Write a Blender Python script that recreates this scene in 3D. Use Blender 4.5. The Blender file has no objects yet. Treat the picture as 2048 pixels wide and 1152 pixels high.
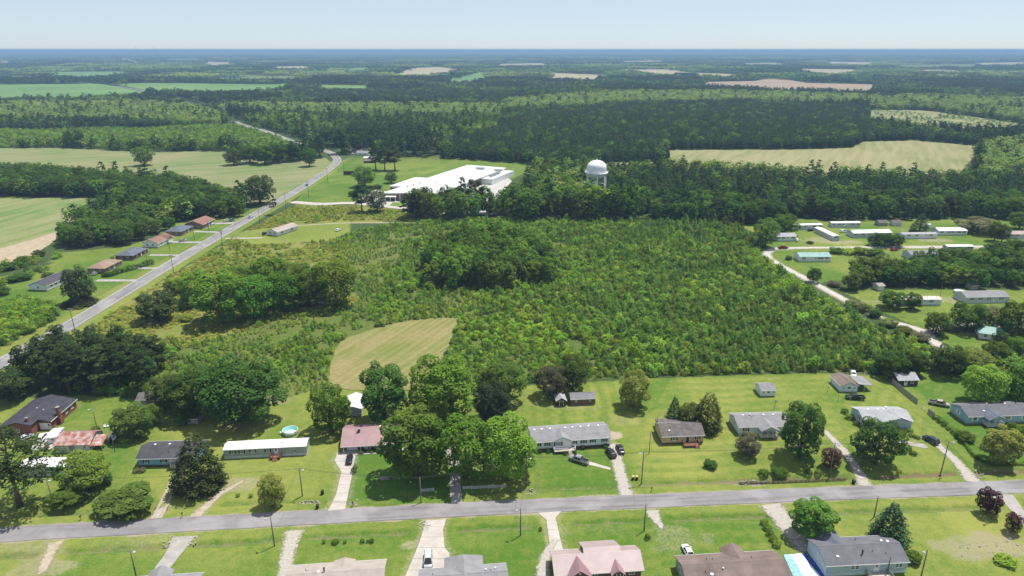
import bpy, bmesh, math, random
import numpy as np
from mathutils import Vector, Matrix

S = bpy.context.scene
COL = S.collection
# ------------------------------------------------------------------ camera
F, HCAM = 1365.0, 110.0                    # focal length in photo pixels, drone height in metres
PITCH = math.atan((576 - 99) / F)
cd = bpy.data.cameras.new('camera'); cam = bpy.data.objects.new('camera', cd); COL.objects.link(cam)
cd.sensor_width = 36; cd.sensor_fit = 'HORIZONTAL'; cd.lens = F / 2048 * 36
cd.clip_start = 1; cd.clip_end = 200000
cam.location = (0, 0, HCAM); cam.rotation_euler = (math.pi / 2 - PITCH, 0, 0)
S.camera = cam
# ------------------------------------------------------------------ sky, sun, exposure
SUN_EL, SUN_AZ = math.radians(69), math.radians(50)
W = bpy.data.worlds.new('World'); S.world = W; W.use_nodes = True
nt = W.node_tree; nt.nodes.clear()
sky = nt.nodes.new('ShaderNodeTexSky'); sky.sky_type = 'NISHITA'; sky.sun_disc = False
sky.sun_elevation = SUN_EL; sky.sun_rotation = SUN_AZ
sky.altitude = 350; sky.air_density = 0.66; sky.dust_density = 0.40; sky.ozone_density = 4.0
bg = nt.nodes.new('ShaderNodeBackground'); bg.inputs['Strength'].default_value = 0.092
wo = nt.nodes.new('ShaderNodeOutputWorld')
veil = nt.nodes.new('ShaderNodeMix'); veil.data_type = 'RGBA'           # thin even overcast veil over the whole sky
veil.inputs['Factor'].default_value = .6; veil.inputs['B'].default_value = (5.1, 5.8, 6.25, 1)
nt.links.new(sky.outputs[0], veil.inputs['A']); nt.links.new(veil.outputs['Result'], bg.inputs[0]); nt.links.new(bg.outputs[0], wo.inputs[0])
sl = bpy.data.lights.new('sun', 'SUN'); sl.energy = 4.3; sl.angle = math.radians(0.53); sl.color = (1, .955, .88)
sun = bpy.data.objects.new('sun', sl); COL.objects.link(sun); sun.location = (0, 200, 300)
sd = Vector((math.sin(SUN_AZ) * math.cos(SUN_EL), math.cos(SUN_AZ) * math.cos(SUN_EL), math.sin(SUN_EL)))
sun.rotation_euler = sd.to_track_quat('Z', 'Y').to_euler()
S.view_settings.view_transform = 'Standard'; S.view_settings.look = 'None'
S.view_settings.exposure = 0.55; S.view_settings.gamma = 1.0
S.view_settings.use_curve_mapping = False
S.render.engine = 'CYCLES'
S.cycles.max_bounces = 4; S.cycles.diffuse_bounces = 2; S.cycles.glossy_bounces = 2
S.cycles.transmission_bounces = 2; S.cycles.transparent_max_bounces = 4; S.cycles.volume_bounces = 0
S.cycles.caustics_reflective = False; S.cycles.caustics_refractive = False
S.cycles.sample_clamp_indirect = 4

# ------------------------------------------------------------------ ground positions measured from the photograph
cP, sP = math.cos(PITCH), math.sin(PITCH)
def G(u, v, z=0.0):
    x, y = (u - 1024) / F, (576 - v) / F
    dy, dz = cP + y * sP, -sP + y * cP
    t = (z - HCAM) / dz
    return (x * t, dy * t)
def GP(pts, z=0.0):
    return [G(p[0], p[1], p[2] if len(p) > 2 else z) for p in pts]
def scale_at(x, y, z=0.0):                       # photo pixels per metre
    return F / (y * cP - (z - HCAM) * sP)
def height_at(u, v0, v1):                        # height of something standing at pixel row v0 and reaching row v1
    gx, gy = G(u, v0)
    t = (576 - v1) / F
    # (dz)*cP + gy*sP = t*(gy*cP - dz*sP)
    dz = (t * gy * cP - gy * sP) / (cP + t * sP)
    return HCAM + dz

def pip(x, y, poly):
    inside = np.zeros(x.shape, bool)
    n = len(poly)
    for i in range(n):
        x0, y0 = poly[i]; x1, y1 = poly[(i + 1) % n]
        if y0 == y1: continue
        c = ((y0 > y) != (y1 > y)) & (x < (x1 - x0) * (y - y0) / (y1 - y0) + x0)
        inside ^= c
    return inside
def pdist(x, y, line):
    d = np.full(x.shape, 1e9)
    for (x0, y0), (x1, y1) in zip(line[:-1], line[1:]):
        dx, dy = x1 - x0, y1 - y0
        t = np.clip(((x - x0) * dx + (y - y0) * dy) / (dx * dx + dy * dy + 1e-9), 0, 1)
        d = np.minimum(d, np.hypot(x - x0 - t * dx, y - y0 - t * dy))
    return d
def spline(pts, step=4.0):                       # Catmull-Rom, chord length steps
    P = [np.array(p, float) for p in pts]
    P = [2 * P[0] - P[1]] + P + [2 * P[-1] - P[-2]]
    out = []
    for i in range(1, len(P) - 2):
        n = max(2, int(np.linalg.norm(P[i + 1] - P[i]) / step))
        for k in range(n):
            t = k / n
            out.append(tuple(.5 * ((2 * P[i]) + (-P[i - 1] + P[i + 1]) * t + (2 * P[i - 1] - 5 * P[i] + 4 * P[i + 1] - P[i + 2]) * t * t + (-P[i - 1] + 3 * P[i] - 3 * P[i + 1] + P[i + 2]) * t ** 3)))
    out.append(tuple(P[-2]))
    return out
def vnoise(x, y, s, seed=0):                      # cheap value noise 0..1
    x = np.asarray(x, float) / s; y = np.asarray(y, float) / s
    xi, yi = np.floor(x).astype(np.int64), np.floor(y).astype(np.int64)
    fx, fy = x - xi, y - yi
    fx = fx * fx * (3 - 2 * fx); fy = fy * fy * (3 - 2 * fy)
    def h(a, b):
        n = (a * 374761393 + b * 668265263 + seed * 974634777) & 0xffffffff
        n = ((n ^ (n >> 13)) * 1274126177) & 0xffffffff
        return ((n ^ (n >> 16)) & 0xffff) / 65535.0
    return (h(xi, yi) * (1 - fx) + h(xi + 1, yi) * fx) * (1 - fy) + (h(xi, yi + 1) * (1 - fx) + h(xi + 1, yi + 1) * fx) * fy

# ------------------------------------------------------------------ materials
MATS = {}
def nodes_of(m):
    m.use_nodes = True
    t = m.node_tree; t.nodes.clear()
    o = t.nodes.new('ShaderNodeOutputMaterial')
    return t, o
def rgb(c): return (c[0], c[1], c[2], 1.0)
def mat(name, col, col2=None, scale=1.0, rough=.8, bump=0.0, bscale=None, metal=0.0, spec=.3, detail=4.0, contrast=(.35, .65),
        stripe=None, coords='Object', seams=None):
    """col/col2 mixed by noise; stripe=(axis, period, strength) adds lap lines as relief"""
    if name in MATS: return MATS[name]
    m = bpy.data.materials.new(name); MATS[name] = m
    t, o = nodes_of(m); N, L = t.nodes, t.links
    b = N.new('ShaderNodeBsdfPrincipled'); L.new(b.outputs[0], o.inputs[0])
    b.inputs['Roughness'].default_value = rough; b.inputs['Metallic'].default_value = metal
    b.inputs['Specular IOR Level'].default_value = spec
    tc = N.new('ShaderNodeTexCoord')
    last = None
    if col2 is None: b.inputs['Base Color'].default_value = rgb(col)
    else:
        n = N.new('ShaderNodeTexNoise'); n.inputs['Scale'].default_value = scale; n.inputs['Detail'].default_value = detail
        n.inputs['Roughness'].default_value = .65
        L.new(tc.outputs[coords], n.inputs['Vector'])
        r = N.new('ShaderNodeMapRange'); r.inputs['From Min'].default_value = contrast[0]; r.inputs['From Max'].default_value = contrast[1]
        L.new(n.outputs['Fac'], r.inputs['Value'])
        mx = N.new('ShaderNodeMix'); mx.data_type = 'RGBA'
        mx.inputs['A'].default_value = rgb(col); mx.inputs['B'].default_value = rgb(col2)
        L.new(r.outputs[0], mx.inputs['Factor']); L.new(mx.outputs['Result'], b.inputs['Base Color'])
    if bump or stripe:
        bp = N.new('ShaderNodeBump'); bp.inputs['Strength'].default_value = bump if bump else .5
        bp.inputs['Distance'].default_value = .03
        if stripe:
            sx = N.new('ShaderNodeSeparateXYZ'); L.new(tc.outputs['Object'], sx.inputs[0])
            mm = N.new('ShaderNodeMath'); mm.operation = 'DIVIDE'; mm.inputs[1].default_value = stripe[1]
            L.new(sx.outputs[stripe[0]], mm.inputs[0])
            fr = N.new('ShaderNodeMath'); fr.operation = 'FRACT'; L.new(mm.outputs[0], fr.inputs[0])
            L.new(fr.outputs[0], bp.inputs['Height']); bp.inputs['Distance'].default_value = stripe[2]
        else:
            n2 = N.new('ShaderNodeTexNoise'); n2.inputs['Scale'].default_value = bscale or scale * 4; n2.inputs['Detail'].default_value = 3
            L.new(tc.outputs[coords], n2.inputs['Vector']); L.new(n2.outputs['Fac'], bp.inputs['Height'])
        L.new(bp.outputs[0], b.inputs['Normal'])
    return m
def loose(m, lo=.50, hi=.95, scale=1.3):
    """loose surface (gravel, sand): scattered grains leave the ground below showing towards the rim"""
    t = m.node_tree; N, L = t.nodes, t.links; o = [n for n in N if n.type == 'OUTPUT_MATERIAL'][0]; b = [n for n in N if n.type == 'BSDF_PRINCIPLED'][0]
    at = N.new('ShaderNodeAttribute'); at.attribute_name = 'rim'; tc = N.new('ShaderNodeTexCoord')
    n = N.new('ShaderNodeTexNoise'); n.inputs['Scale'].default_value = scale; n.inputs['Detail'].default_value = 5; n.inputs['Roughness'].default_value = .7; L.new(tc.outputs['Object'], n.inputs['Vector'])
    ad = N.new('ShaderNodeMath'); ad.operation = 'MULTIPLY_ADD'; ad.inputs[1].default_value = 1.5; L.new(n.outputs['Fac'], ad.inputs[0]); L.new(at.outputs['Fac'], ad.inputs[2])
    r = N.new('ShaderNodeMapRange'); r.inputs['From Min'].default_value = 1.25; r.inputs['From Max'].default_value = 1.6; L.new(ad.outputs[0], r.inputs['Value'])
    tr = N.new('ShaderNodeBsdfTransparent'); ms = N.new('ShaderNodeMixShader'); L.new(r.outputs[0], ms.inputs[0]); L.new(b.outputs[0], ms.inputs[1]); L.new(tr.outputs[0], ms.inputs[2]); L.new(ms.outputs[0], o.inputs[0])
    return m
def asphalt_mat(name, a, b_, ang):
    m = mat(name, a, b_, .5, .9, .25, 9, contrast=(.25, .75)); t = m.node_tree; N, L = t.nodes, t.links; b = [n for n in N if n.type == 'BSDF_PRINCIPLED'][0]
    src = b.inputs['Base Color'].links[0].from_socket; tc = N.new('ShaderNodeTexCoord')
    mp = N.new('ShaderNodeMapping'); mp.inputs['Rotation'].default_value = (0, 0, -math.radians(ang)); L.new(tc.outputs['Object'], mp.inputs['Vector'])
    mp2 = N.new('ShaderNodeMapping'); mp2.inputs['Scale'].default_value = (.035, .75, 0); L.new(mp.outputs[0], mp2.inputs['Vector'])
    cur = src
    for vec, sc, lo, hi, col, amt in ((mp2.outputs[0], 1.0, .5, .62, tuple(x * .74 for x in a), .75), (tc.outputs['Object'], .09, .5, .6, tuple(x * 1.22 for x in b_), .6), (mp2.outputs[0], 3.0, .62, .7, tuple(x * .55 for x in a), .5)):
        n = N.new('ShaderNodeTexNoise'); n.inputs['Scale'].default_value = sc; n.inputs['Detail'].default_value = 5; L.new(vec, n.inputs['Vector'])
        r = N.new('ShaderNodeMapRange'); r.inputs['From Min'].default_value = lo; r.inputs['From Max'].default_value = hi; r.inputs['To Max'].default_value = amt; L.new(n.outputs['Fac'], r.inputs['Value'])
        mx = N.new('ShaderNodeMix'); mx.data_type = 'RGBA'; L.new(r.outputs[0], mx.inputs['Factor']); L.new(cur, mx.inputs['A']); mx.inputs['B'].default_value = rgb(col); cur = mx.outputs['Result']
    L.new(cur, b.inputs['Base Color']); return m
def leafmat(name, c1, c2, c3=None, trans=.3):
    """leaf colour differs from leaf to leaf (attribute lf) and from plant to plant"""
    if name in MATS: return MATS[name]
    m = bpy.data.materials.new(name); MATS[name] = m
    t, o = nodes_of(m); N, L = t.nodes, t.links
    at = N.new('ShaderNodeAttribute'); at.attribute_name = 'lf'
    oi = N.new('ShaderNodeObjectInfo')
    g_ = 1.28 if ('sapling' in name or 'young' in name or 'weeds' in name) else 1.1
    mx = N.new('ShaderNodeMix'); mx.data_type = 'RGBA'; mx.inputs['A'].default_value = rgb([c * g_ for c in c1]); mx.inputs['B'].default_value = rgb([c * g_ for c in c2])
    L.new(at.outputs['Fac'], mx.inputs['Factor'])
    hs = N.new('ShaderNodeHueSaturation')
    L.new(mx.outputs['Result'], hs.inputs['Color'])
    r = N.new('ShaderNodeMapRange'); r.inputs['To Min'].default_value = .62; r.inputs['To Max'].default_value = 1.38
    L.new(oi.outputs['Random'], r.inputs['Value']); L.new(r.outputs[0], hs.inputs['Value'])
    w = N.new('ShaderNodeTexWhiteNoise'); w.noise_dimensions = '1D'; L.new(oi.outputs['Random'], w.inputs['W'])
    r2 = N.new('ShaderNodeMapRange'); r2.inputs['To Min'].default_value = .475; r2.inputs['To Max'].default_value = .52
    L.new(w.outputs['Value'], r2.inputs['Value']); L.new(r2.outputs[0], hs.inputs['Hue'])
    d = N.new('ShaderNodeBsdfDiffuse'); tr = N.new('ShaderNodeBsdfTranslucent'); ms = N.new('ShaderNodeAddShader')
    tcol = N.new('ShaderNodeMix'); tcol.data_type = 'RGBA'; tcol.blend_type = 'MULTIPLY'; tcol.inputs['Factor'].default_value = 1.0
    tcol.inputs['B'].default_value = (trans * 1.5, trans * 1.45, trans * .7, 1); L.new(hs.outputs[0], tcol.inputs['A'])
    L.new(hs.outputs[0], d.inputs[0]); L.new(tcol.outputs['Result'], tr.inputs[0])
    L.new(d.outputs[0], ms.inputs[0]); L.new(tr.outputs[0], ms.inputs[1]); L.new(ms.outputs[0], o.inputs[0])
    return m

# ------------------------------------------------------------------ mesh helpers
class MB:
    def __init__(s): s.v = []; s.f = []; s.sm = []
    def quadbox(s, c):                           # eight corners: bottom 4 ccw, top 4 ccw
        i = len(s.v); s.v += [tuple(p) for p in c]
        for a in ((3, 2, 1, 0), (4, 5, 6, 7), (0, 1, 5, 4), (1, 2, 6, 5), (2, 3, 7, 6), (3, 0, 4, 7)):
            s.f.append([i + k for k in a]); s.sm.append(False)
        return s
    def box(s, x0, x1, y0, y1, z0, z1):
        if x0 > x1: x0, x1 = x1, x0
        if y0 > y1: y0, y1 = y1, y0
        if z0 > z1: z0, z1 = z1, z0
        return s.quadbox([(x0, y0, z0), (x1, y0, z0), (x1, y1, z0), (x0, y1, z0), (x0, y0, z1), (x1, y0, z1), (x1, y1, z1), (x0, y1, z1)])
    def poly(s, pts):
        i = len(s.v); s.v += [tuple(p) for p in pts]; s.f.append(list(range(i, i + len(pts)))); s.sm.append(False); return s
    def prism(s, prof, a, b, axis='x'):          # profile of (p,q) extruded from a to b along axis
        def mk(t, p, q): return (t, p, q) if axis == 'x' else ((p, t, q) if axis == 'y' else (p, q, t))
        n = len(prof); i = len(s.v)
        s.v += [mk(a, *p) for p in prof] + [mk(b, *p) for p in prof]
        for k in range(n):
            s.f.append([i + k, i + (k + 1) % n, i + n + (k + 1) % n, i + n + k]); s.sm.append(False)
        s.f.append([i + k for k in range(n)][::-1]); s.f.append([i + n + k for k in range(n)]); s.sm += [False, False]
        return s
    def tube(s, pts, rad, n=6, cap=True, smooth=True):
        pts = [Vector(p) for p in pts]
        if not isinstance(rad, (list, tuple)): rad = [rad] * len(pts)
        i = len(s.v)
        for k, p in enumerate(pts):
            d = (pts[min(k + 1, len(pts) - 1)] - pts[max(k - 1, 0)]).normalized()
            a = d.orthogonal().normalized() if abs(d.z) < .95 else Vector((1, 0, 0)); a = (a - d * a.dot(d)).normalized(); b = d.cross(a)
            for j in range(n):
                t = 2 * math.pi * j / n
                s.v.append(tuple(p + (a * math.cos(t) + b * math.sin(t)) * rad[k]))
        for k in range(len(pts) - 1):
            for j in range(n):
                s.f.append([i + k * n + j, i + k * n + (j + 1) % n, i + (k + 1) * n + (j + 1) % n, i + (k + 1) * n + j]); s.sm.append(smooth)
        if cap:
            s.f.append([i + j for j in range(n)][::-1]); s.sm.append(False)
            e = i + (len(pts) - 1) * n; s.f.append([e + j for j in range(n)]); s.sm.append(False)
        return s
    def lathe(s, prof, n=24, cx=0, cy=0, smooth=True, ax=1.0, ay=1.0):
        i = len(s.v)
        for r, z in prof:
            for j in range(n):
                t = 2 * math.pi * j / n; s.v.append((cx + ax * r * math.cos(t), cy + ay * r * math.sin(t), z))
        for k in range(len(prof) - 1):
            for j in range(n):
                s.f.append([i + k * n + j, i + k * n + (j + 1) % n, i + (k + 1) * n + (j + 1) % n, i + (k + 1) * n + j]); s.sm.append(smooth)
        s.f.append([i + j for j in range(n)][::-1]); s.sm.append(False)
        e = i + (len(prof) - 1) * n; s.f.append([e + j for j in range(n)]); s.sm.append(False)
        return s
    def xf(s, M):
        s.v = [tuple(M @ Vector(p)) for p in s.v]; return s
    def mesh(s, name, m=None):
        me = bpy.data.meshes.new(name); me.from_pydata(s.v, [], s.f); me.update()
        me.polygons.foreach_set('use_smooth', s.sm)
        bm = bmesh.new(); bm.from_mesh(me); bmesh.ops.recalc_face_normals(bm, faces=bm.faces); bm.to_mesh(me); bm.free()
        if m: me.materials.append(m)
        return me
    def build(s, name, m=None, parent=None):
        o = bpy.data.objects.new(name, s.mesh(name, m)); COL.objects.link(o)
        if parent is not None: o.parent = parent
        return o
def tag(o, label=None, cat=None, group=None, kind=None):
    if label: o['label'] = label
    if cat: o['category'] = cat
    if group: o['group'] = group
    if kind: o['kind'] = kind
    return o
def thing(name, label, cat, loc, rz=0.0, group=None):
    o = bpy.data.objects.new(name, None); COL.objects.link(o); o.empty_display_size = .3
    o.location = (loc[0], loc[1], loc[2] if len(loc) > 2 else 0.0); o.rotation_euler = (0, 0, rz)
    return tag(o, label, cat, group)
def copy_tree(o, parent=None):
    c = o.copy(); COL.objects.link(c); c.parent = parent
    for ch in o.children: copy_tree(ch, c)
    return c
def sheet(name, poly, z, m, kind='structure', parent=None):
    me = bpy.data.meshes.new(name)
    bm = bmesh.new(); vs = [bm.verts.new((p[0], p[1], z)) for p in poly]
    f = bm.faces.new(vs); bmesh.ops.triangulate(bm, faces=[f]); bmesh.ops.recalc_face_normals(bm, faces=bm.faces)
    for f in bm.faces:
        if f.normal.z < 0: f.normal_flip()
    bm.to_mesh(me); bm.free()
    me.materials.append(m)
    o = bpy.data.objects.new(name, me); COL.objects.link(o); o.parent = parent
    if kind: o['kind'] = kind
    return o
def ribbon(line, width, z, jag=0.0, seed=0, crown=0.0):
    """strip following a ground polyline; width number or list"""
    rnd = random.Random(seed); mb = MB(); n = len(line)
    for k, p in enumerate(line):
        a, b = line[max(k - 1, 0)], line[min(k + 1, n - 1)]
        d = Vector((b[0] - a[0], b[1] - a[1])).normalized(); nn = Vector((-d.y, d.x))
        w = (width[k] if isinstance(width, (list, tuple)) else width) / 2
        wl, wr = w + rnd.uniform(-jag, jag), w + rnd.uniform(-jag, jag)
        mb.v += [(p[0] + nn.x * wl, p[1] + nn.y * wl, z), (p[0], p[1], z + crown), (p[0] - nn.x * wr, p[1] - nn.y * wr, z)]
        if k:
            i = 3 * k
            mb.f += [[i - 3, i - 2, i + 1, i], [i - 2, i - 1, i + 2, i + 1]]; mb.sm += [True, True]
    return mb
def add_edge(o, ends=True):
    """how near the rim of a strip a point is: loose gravel thins out into the grass there"""
    n = len(o.data.vertices); a = o.data.attributes.new('rim', 'FLOAT', 'POINT')
    a.data.foreach_set('value', [0.0 if (k % 3 == 1 and not (ends and k >= n - 3)) else 1.0 for k in range(n)]); return o
def flat_up(o):
    me = o.data; bm = bmesh.new(); bm.from_mesh(me)
    for f in bm.faces:
        if f.normal.z < 0: f.normal_flip()
    bm.to_mesh(me); bm.free(); return o
# ================================================================== roads and drives (measured lines)
STREET = spline(GP([(-420, 1094), (0, 1069.5), (512, 1041), (1025, 1014), (1540, 992), (2048, 973), (2500, 957)]), 3)
HW_PX = [(-220, 855), (0, 727), (140, 650), (330, 535), (500, 435), (620, 365), (672, 326), (669, 312), (655, 303), (598, 287), (530, 262), (465, 242), (315, 187), (215, 171), (150, 165)]
HIGHWAY = spline(GP(HW_PX), 6)
LANE = spline(GP([(2300, 492), (2048, 493), (1900, 494), (1700, 495), (1560, 497), (1540, 502), (1535, 512), (1560, 530), (1620, 562), (1690, 600), (1760, 636), (1840, 660), (1870, 685), (1900, 705)]), 3)
LANE2 = spline(GP([(1855, 662), (1900, 650), (1960, 648), (2048, 655), (2150, 660)]), 3)
FACT_DRIVE = spline(GP([(585, 404), (640, 408), (700, 406), (760, 411), (830, 418), (900, 420), (960, 415)]), 3)
TRACK = spline(GP([(585, 452), (700, 446), (835, 446)]), 4)
DRIVES = [  # (kind, label, pixel line, widths)
 ('two_track', [(313, 1037), (330, 1003), (350, 962), (357, 950)], 2.4),
 ('dirt', [(388, 1036), (415, 1010), (445, 985), (495, 958)], [3.4, 2.3, 2.0, .8]),
 ('asphalt', [(914, 1009), (911, 975), (910, 940), (904, 915), (900, 890)], 2.9),
 ('gravel', [(1254, 991), (1243, 955), (1234, 920), (1226, 885)], [4.2, 3.2, 3.4, 3.6]),
 ('gravel', [(1732, 972), (1712, 935), (1690, 905), (1660, 872), (1640, 855)], [4.0, 2.7, 2.5, 2.4, 1.4]),
 ('gravel', [(1948, 964), (1915, 925), (1885, 898), (1868, 880)], [4.2, 3.0, 2.8, 2.0]),
 ('dirt', [(112, 1084), (102, 1104), (88, 1134), (80, 1150)], [3.6, 2.4, 2.6, 1.4]),
 ('pavement', [(368, 1073), (352, 1100), (322, 1140), (285, 1190)], [5.2, 3.8, 3.4, 3.4]),
 ('gravel', [(590, 1061), (580, 1090), (573, 1125), (566, 1180)], [4.6, 3.4, 3.2, 3.2]),
 ('gravel', [(1304, 1021), (1314, 1042), (1328, 1062)], [3.6, 2.4, .8]),
 ('gravel', [(1540, 1009), (1562, 1035), (1590, 1070), (1622, 1104)], [6.4, 5.2, 5.4, 5.2]),
 ('pavement', [(2008, 989), (2030, 1015), (2060, 1052), (2090, 1090)], [4.2, 3.2, 3.0, 3.0]),
 ('pavement', [(193, 561), (235, 561), (276, 561)], 3.4), ('pavement', [(266, 536), (326, 537)], 3.2), ('pavement', [(300, 510), (368, 511)], 3.0),
 ('pavement', [(342, 484), (416, 485)], 3.2), ('pavement', [(388, 463), (450, 465)], 3.2), ('pavement', [(430, 447), (484, 446)], 4.0), ('gravel', [(452, 477), (528, 476)], 3.0),
 ('gravel', [(1112, 1080), (1092, 1112), (1086, 1150), (1090, 1190)], [1.0, 2.6, 3.2, 3.2]),
]
DRIVE_LINES = [spline(GP(d[1]), 1.5) for d in DRIVES]
CONCRETE = [
 [(656, 1022), (690, 1018), (694, 1000), (703, 955), (711, 911), (676, 905), (669, 921), (683, 944), (672, 990)],
 [(852, 1041), (892, 1038), (886, 1060), (889, 1095), (899, 1107), (899, 1190), (790, 1190), (812, 1150), (838, 1088)],
 [(1076, 1026), (1122, 1023), (1111, 1036), (1126, 1100), (1101, 1102), (1093, 1040)]]

# ================================================================== field and cover outlines
T = 13.0          # outlines that end at tree tops are measured at crown height
FIELDS = [  # name, material, outline
 ('crop_field', 'soy', [(-200, 169), (0, 169), (200, 168), (218, 171), (297, 186), (296, 189, 8), (140, 195, 9), (0, 198, 9), (-200, 200, 9)]),
 ('crop_field', 'soy', [(222, 168), (308, 166), (557, 169), (592, 164), (556, 180, 8), (410, 185, 8), (314, 184)]),
 ('crop_field', 'soy', [(96, 144), (260, 143), (260, 150, 9), (147, 157, 9), (103, 153, 9)]),
 ('crop_field', 'scrubgreen', [(403, 155), (533, 158), (598, 163), (461, 165), (395, 160)]),
 ('fallow_field', 'tan', [(-150, 297), (51, 296), (137, 296), (256, 303), (455, 303), (506, 320), (581, 323), (652, 316), (664, 327), (648, 342), (600, 370), (545, 402), (500, 408), (468, 406), (380, 380), (300, 370), (200, 364), (120, 356), (60, 350), (-150, 350)]),
 ('striped_field', 'leftrows', [(-150, 397), (0, 397), (120, 396), (244, 397), (190, 425), (118, 462), (60, 515), (0, 534), (-150, 560)]),
 ('stubble_field', 'stubble', [(1195, 325), (1335, 324), (1332, 300), (1600, 299), (1700, 296), (1728, 283), (1830, 281), (1955, 292), (1948, 325, 6), (1925, 343, 10), (1800, 341, 10), (1560, 332, 10), (1335, 327, 8), (1200, 334, 8)]),
 ('clearcut', 'clearcut', [(1738, 220), (1850, 221), (1960, 236), (2060, 250), (2200, 262), (2100, 268), (1985, 264, 8), (1960, 262, 8), (1738, 240, 8)]),
 ('tan_field', 'fartan', [(1095, 145), (1180, 149), (1247, 154), (1186, 159, 9), (1094, 160, 9)]),
 ('tan_field', 'fartan', [(827, 136), (880, 134), (936, 142), (860, 152, 10), (783, 151, 10), (800, 145)]),
 ('crop_field', 'soy', [(955, 145), (983, 144), (988, 155, 8), (940, 164, 10), (895, 164, 10), (905, 157)]),
 ('tan_field', 'fartan', [(1206, 139), (1343, 139), (1400, 148), (1385, 152, 10), (1290, 147, 10)]),
 ('ploughed_field', 'pinksoil', [(1416, 164), (1510, 162), (1540, 157), (1575, 159), (1615, 166), (1751, 169), (1741, 186, 8), (1587, 181, 8), (1450, 176, 8), (1400, 170, 8)]),
 ('tan_field', 'fartan', [(1587, 138), (1700, 139), (1758, 142), (1690, 148, 10), (1600, 144, 10)]),
 ('tan_field', 'fartan', [(1649, 123), (1772, 125), (1735, 131, 8), (1650, 129, 8)]),
 ('tan_field', 'fartan', [(1830, 140), (1920, 140), (1925, 145, 8), (1835, 146, 8)]),
 ('tan_field', 'fartan', [(405, 123), (470, 125), (478, 131, 8), (395, 131, 8)]),
 ('tan_field', 'fartan', [(0, 123), (30, 122), (32, 127, 9), (-20, 128, 9)]),
 ('tan_field', 'fartan', [(232, 112), (246, 113), (292, 131), (284, 134, 9), (250, 121)]),
 ('tan_field', 'fartan', [(530, 134), (610, 132), (640, 138, 9), (540, 140, 9)]),
 ('crop_field', 'scrubgreen', [(470, 149), (600, 153), (640, 160, 9), (500, 158, 9)]),
 ('crop_field', 'scrubgreen', [(1780, 130), (1960, 128), (1990, 134, 9), (1800, 136, 9)]),
 ('tan_field', 'fartan', [(1000, 128), (1090, 126), (1110, 131, 9), (1000, 132, 9)]),
 ('crop_field', 'soy', [(330, 118), (400, 117), (410, 121, 8), (320, 122, 8)]),
 ('tan_field', 'fartan', [(1240, 122), (1330, 121), (1340, 125, 8), (1240, 126, 8)]),
 ('crop_field', 'scrubgreen', [(60, 152), (0, 151), (0, 157, 8), (90, 158, 8)]),
 ('tan_field', 'fartan', [(1480, 127), (1560, 126), (1580, 130, 8), (1480, 131, 8)]),
 ('crop_field', 'soy', [(690, 136), (740, 135), (745, 141, 8), (680, 143, 8)]),
 ('crop_field', 'soy', [(640, 170), (735, 171), (735, 177, 9), (640, 176, 9)]),
 ('tan_field', 'fartan', [(1350, 145), (1490, 149), (1495, 155, 8), (1340, 152, 8)]),
 ('tan_field', 'fartan', [(1950, 126), (2060, 124), (2060, 130, 8), (1950, 131, 8)]),
]
BARE = [(-150, 545), (0, 498), (60, 481), (118, 463), (108, 484), (60, 514), (0, 533), (-150, 560)]
HAYFIELD = [(655, 772), (664, 722), (683, 684), (735, 662), (800, 645), (885, 635), (916, 638), (906, 665), (896, 700), (872, 738), (846, 776), (780, 782), (700, 780)]
LAWNS = [
 [(-500, 1290), (-400, 850), (-120, 830), (0, 800), (140, 790), (300, 800), (330, 830), (540, 803), (640, 778), (830, 778), (960, 792), (1045, 772), (1300, 757), (1640, 746), (1780, 752), (1880, 742), (2060, 780), (2300, 800), (2700, 1290)],
 [(592, 403), (640, 352), (690, 323), (700, 306), (760, 310), (1070, 328), (1060, 340), (900, 420), (760, 409)],
 [(525, 424), (430, 436), (335, 447), (322, 470), (250, 494), (118, 506), (95, 540), (-100, 585), (-100, 670), (110, 655), (170, 630), (300, 548), (480, 442)],
 [(455, 465), (700, 440), (700, 480), (500, 490)],
 [(1520, 505), (1540, 480), (1480, 452), (1600, 440), (1800, 440), (2100, 440), (2100, 500), (1990, 510), (1800, 540), (1690, 560), (1640, 565), (1560, 530)],
 [(1690, 585), (1760, 578), (2100, 580), (2100, 640), (2000, 650), (1900, 650), (1850, 660), (1780, 630)],
 [(1865, 685), (1885, 668), (1950, 665), (2010, 695), (1985, 710), (1905, 708)],
 [(0, 395), (240, 397), (240, 400), (0, 404)],
]
MEADOW = [(-100, 800), (0, 745), (70, 712), (200, 636), (360, 540), (470, 474), (560, 425), (600, 407), (760, 413), (860, 428), (900, 440), (700, 446), (700, 480), (690, 560), (720, 600), (690, 618), (560, 640), (480, 665), (350, 700), (320, 690), (230, 672), (100, 740), (-50, 810)]
MEADOW2 = [(-100, 620), (0, 590), (60, 580), (120, 620), (180, 610), (250, 580), (200, 625), (120, 665), (0, 720), (-100, 780)]
REGROWTH = [(335, 768), (352, 700), (480, 663), (560, 628), (690, 612), (728, 596), (700, 560), (690, 520), (640, 490), (700, 466), (830, 440), (1000, 436), (1290, 441), (1480, 455), (1525, 492), (1545, 532), (1612, 580), (1690, 628), (1775, 670), (1850, 700), (1890, 735), (1780, 745), (1640, 742), (1300, 752), (1050, 766), (960, 786), (900, 770), (846, 776), (780, 782), (655, 776), (560, 796)]
YOUNG_LEFT = [(-150, 265), (180, 260), (330, 258), (470, 250), (560, 280), (640, 300), (580, 318), (500, 316), (455, 300), (256, 300), (137, 293), (0, 296), (-150, 298)]
FACTORY_LOT = [(760, 415), (780, 370), (930, 322), (1040, 330), (1075, 345), (1040, 385), (1000, 425), (900, 428)]

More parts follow.
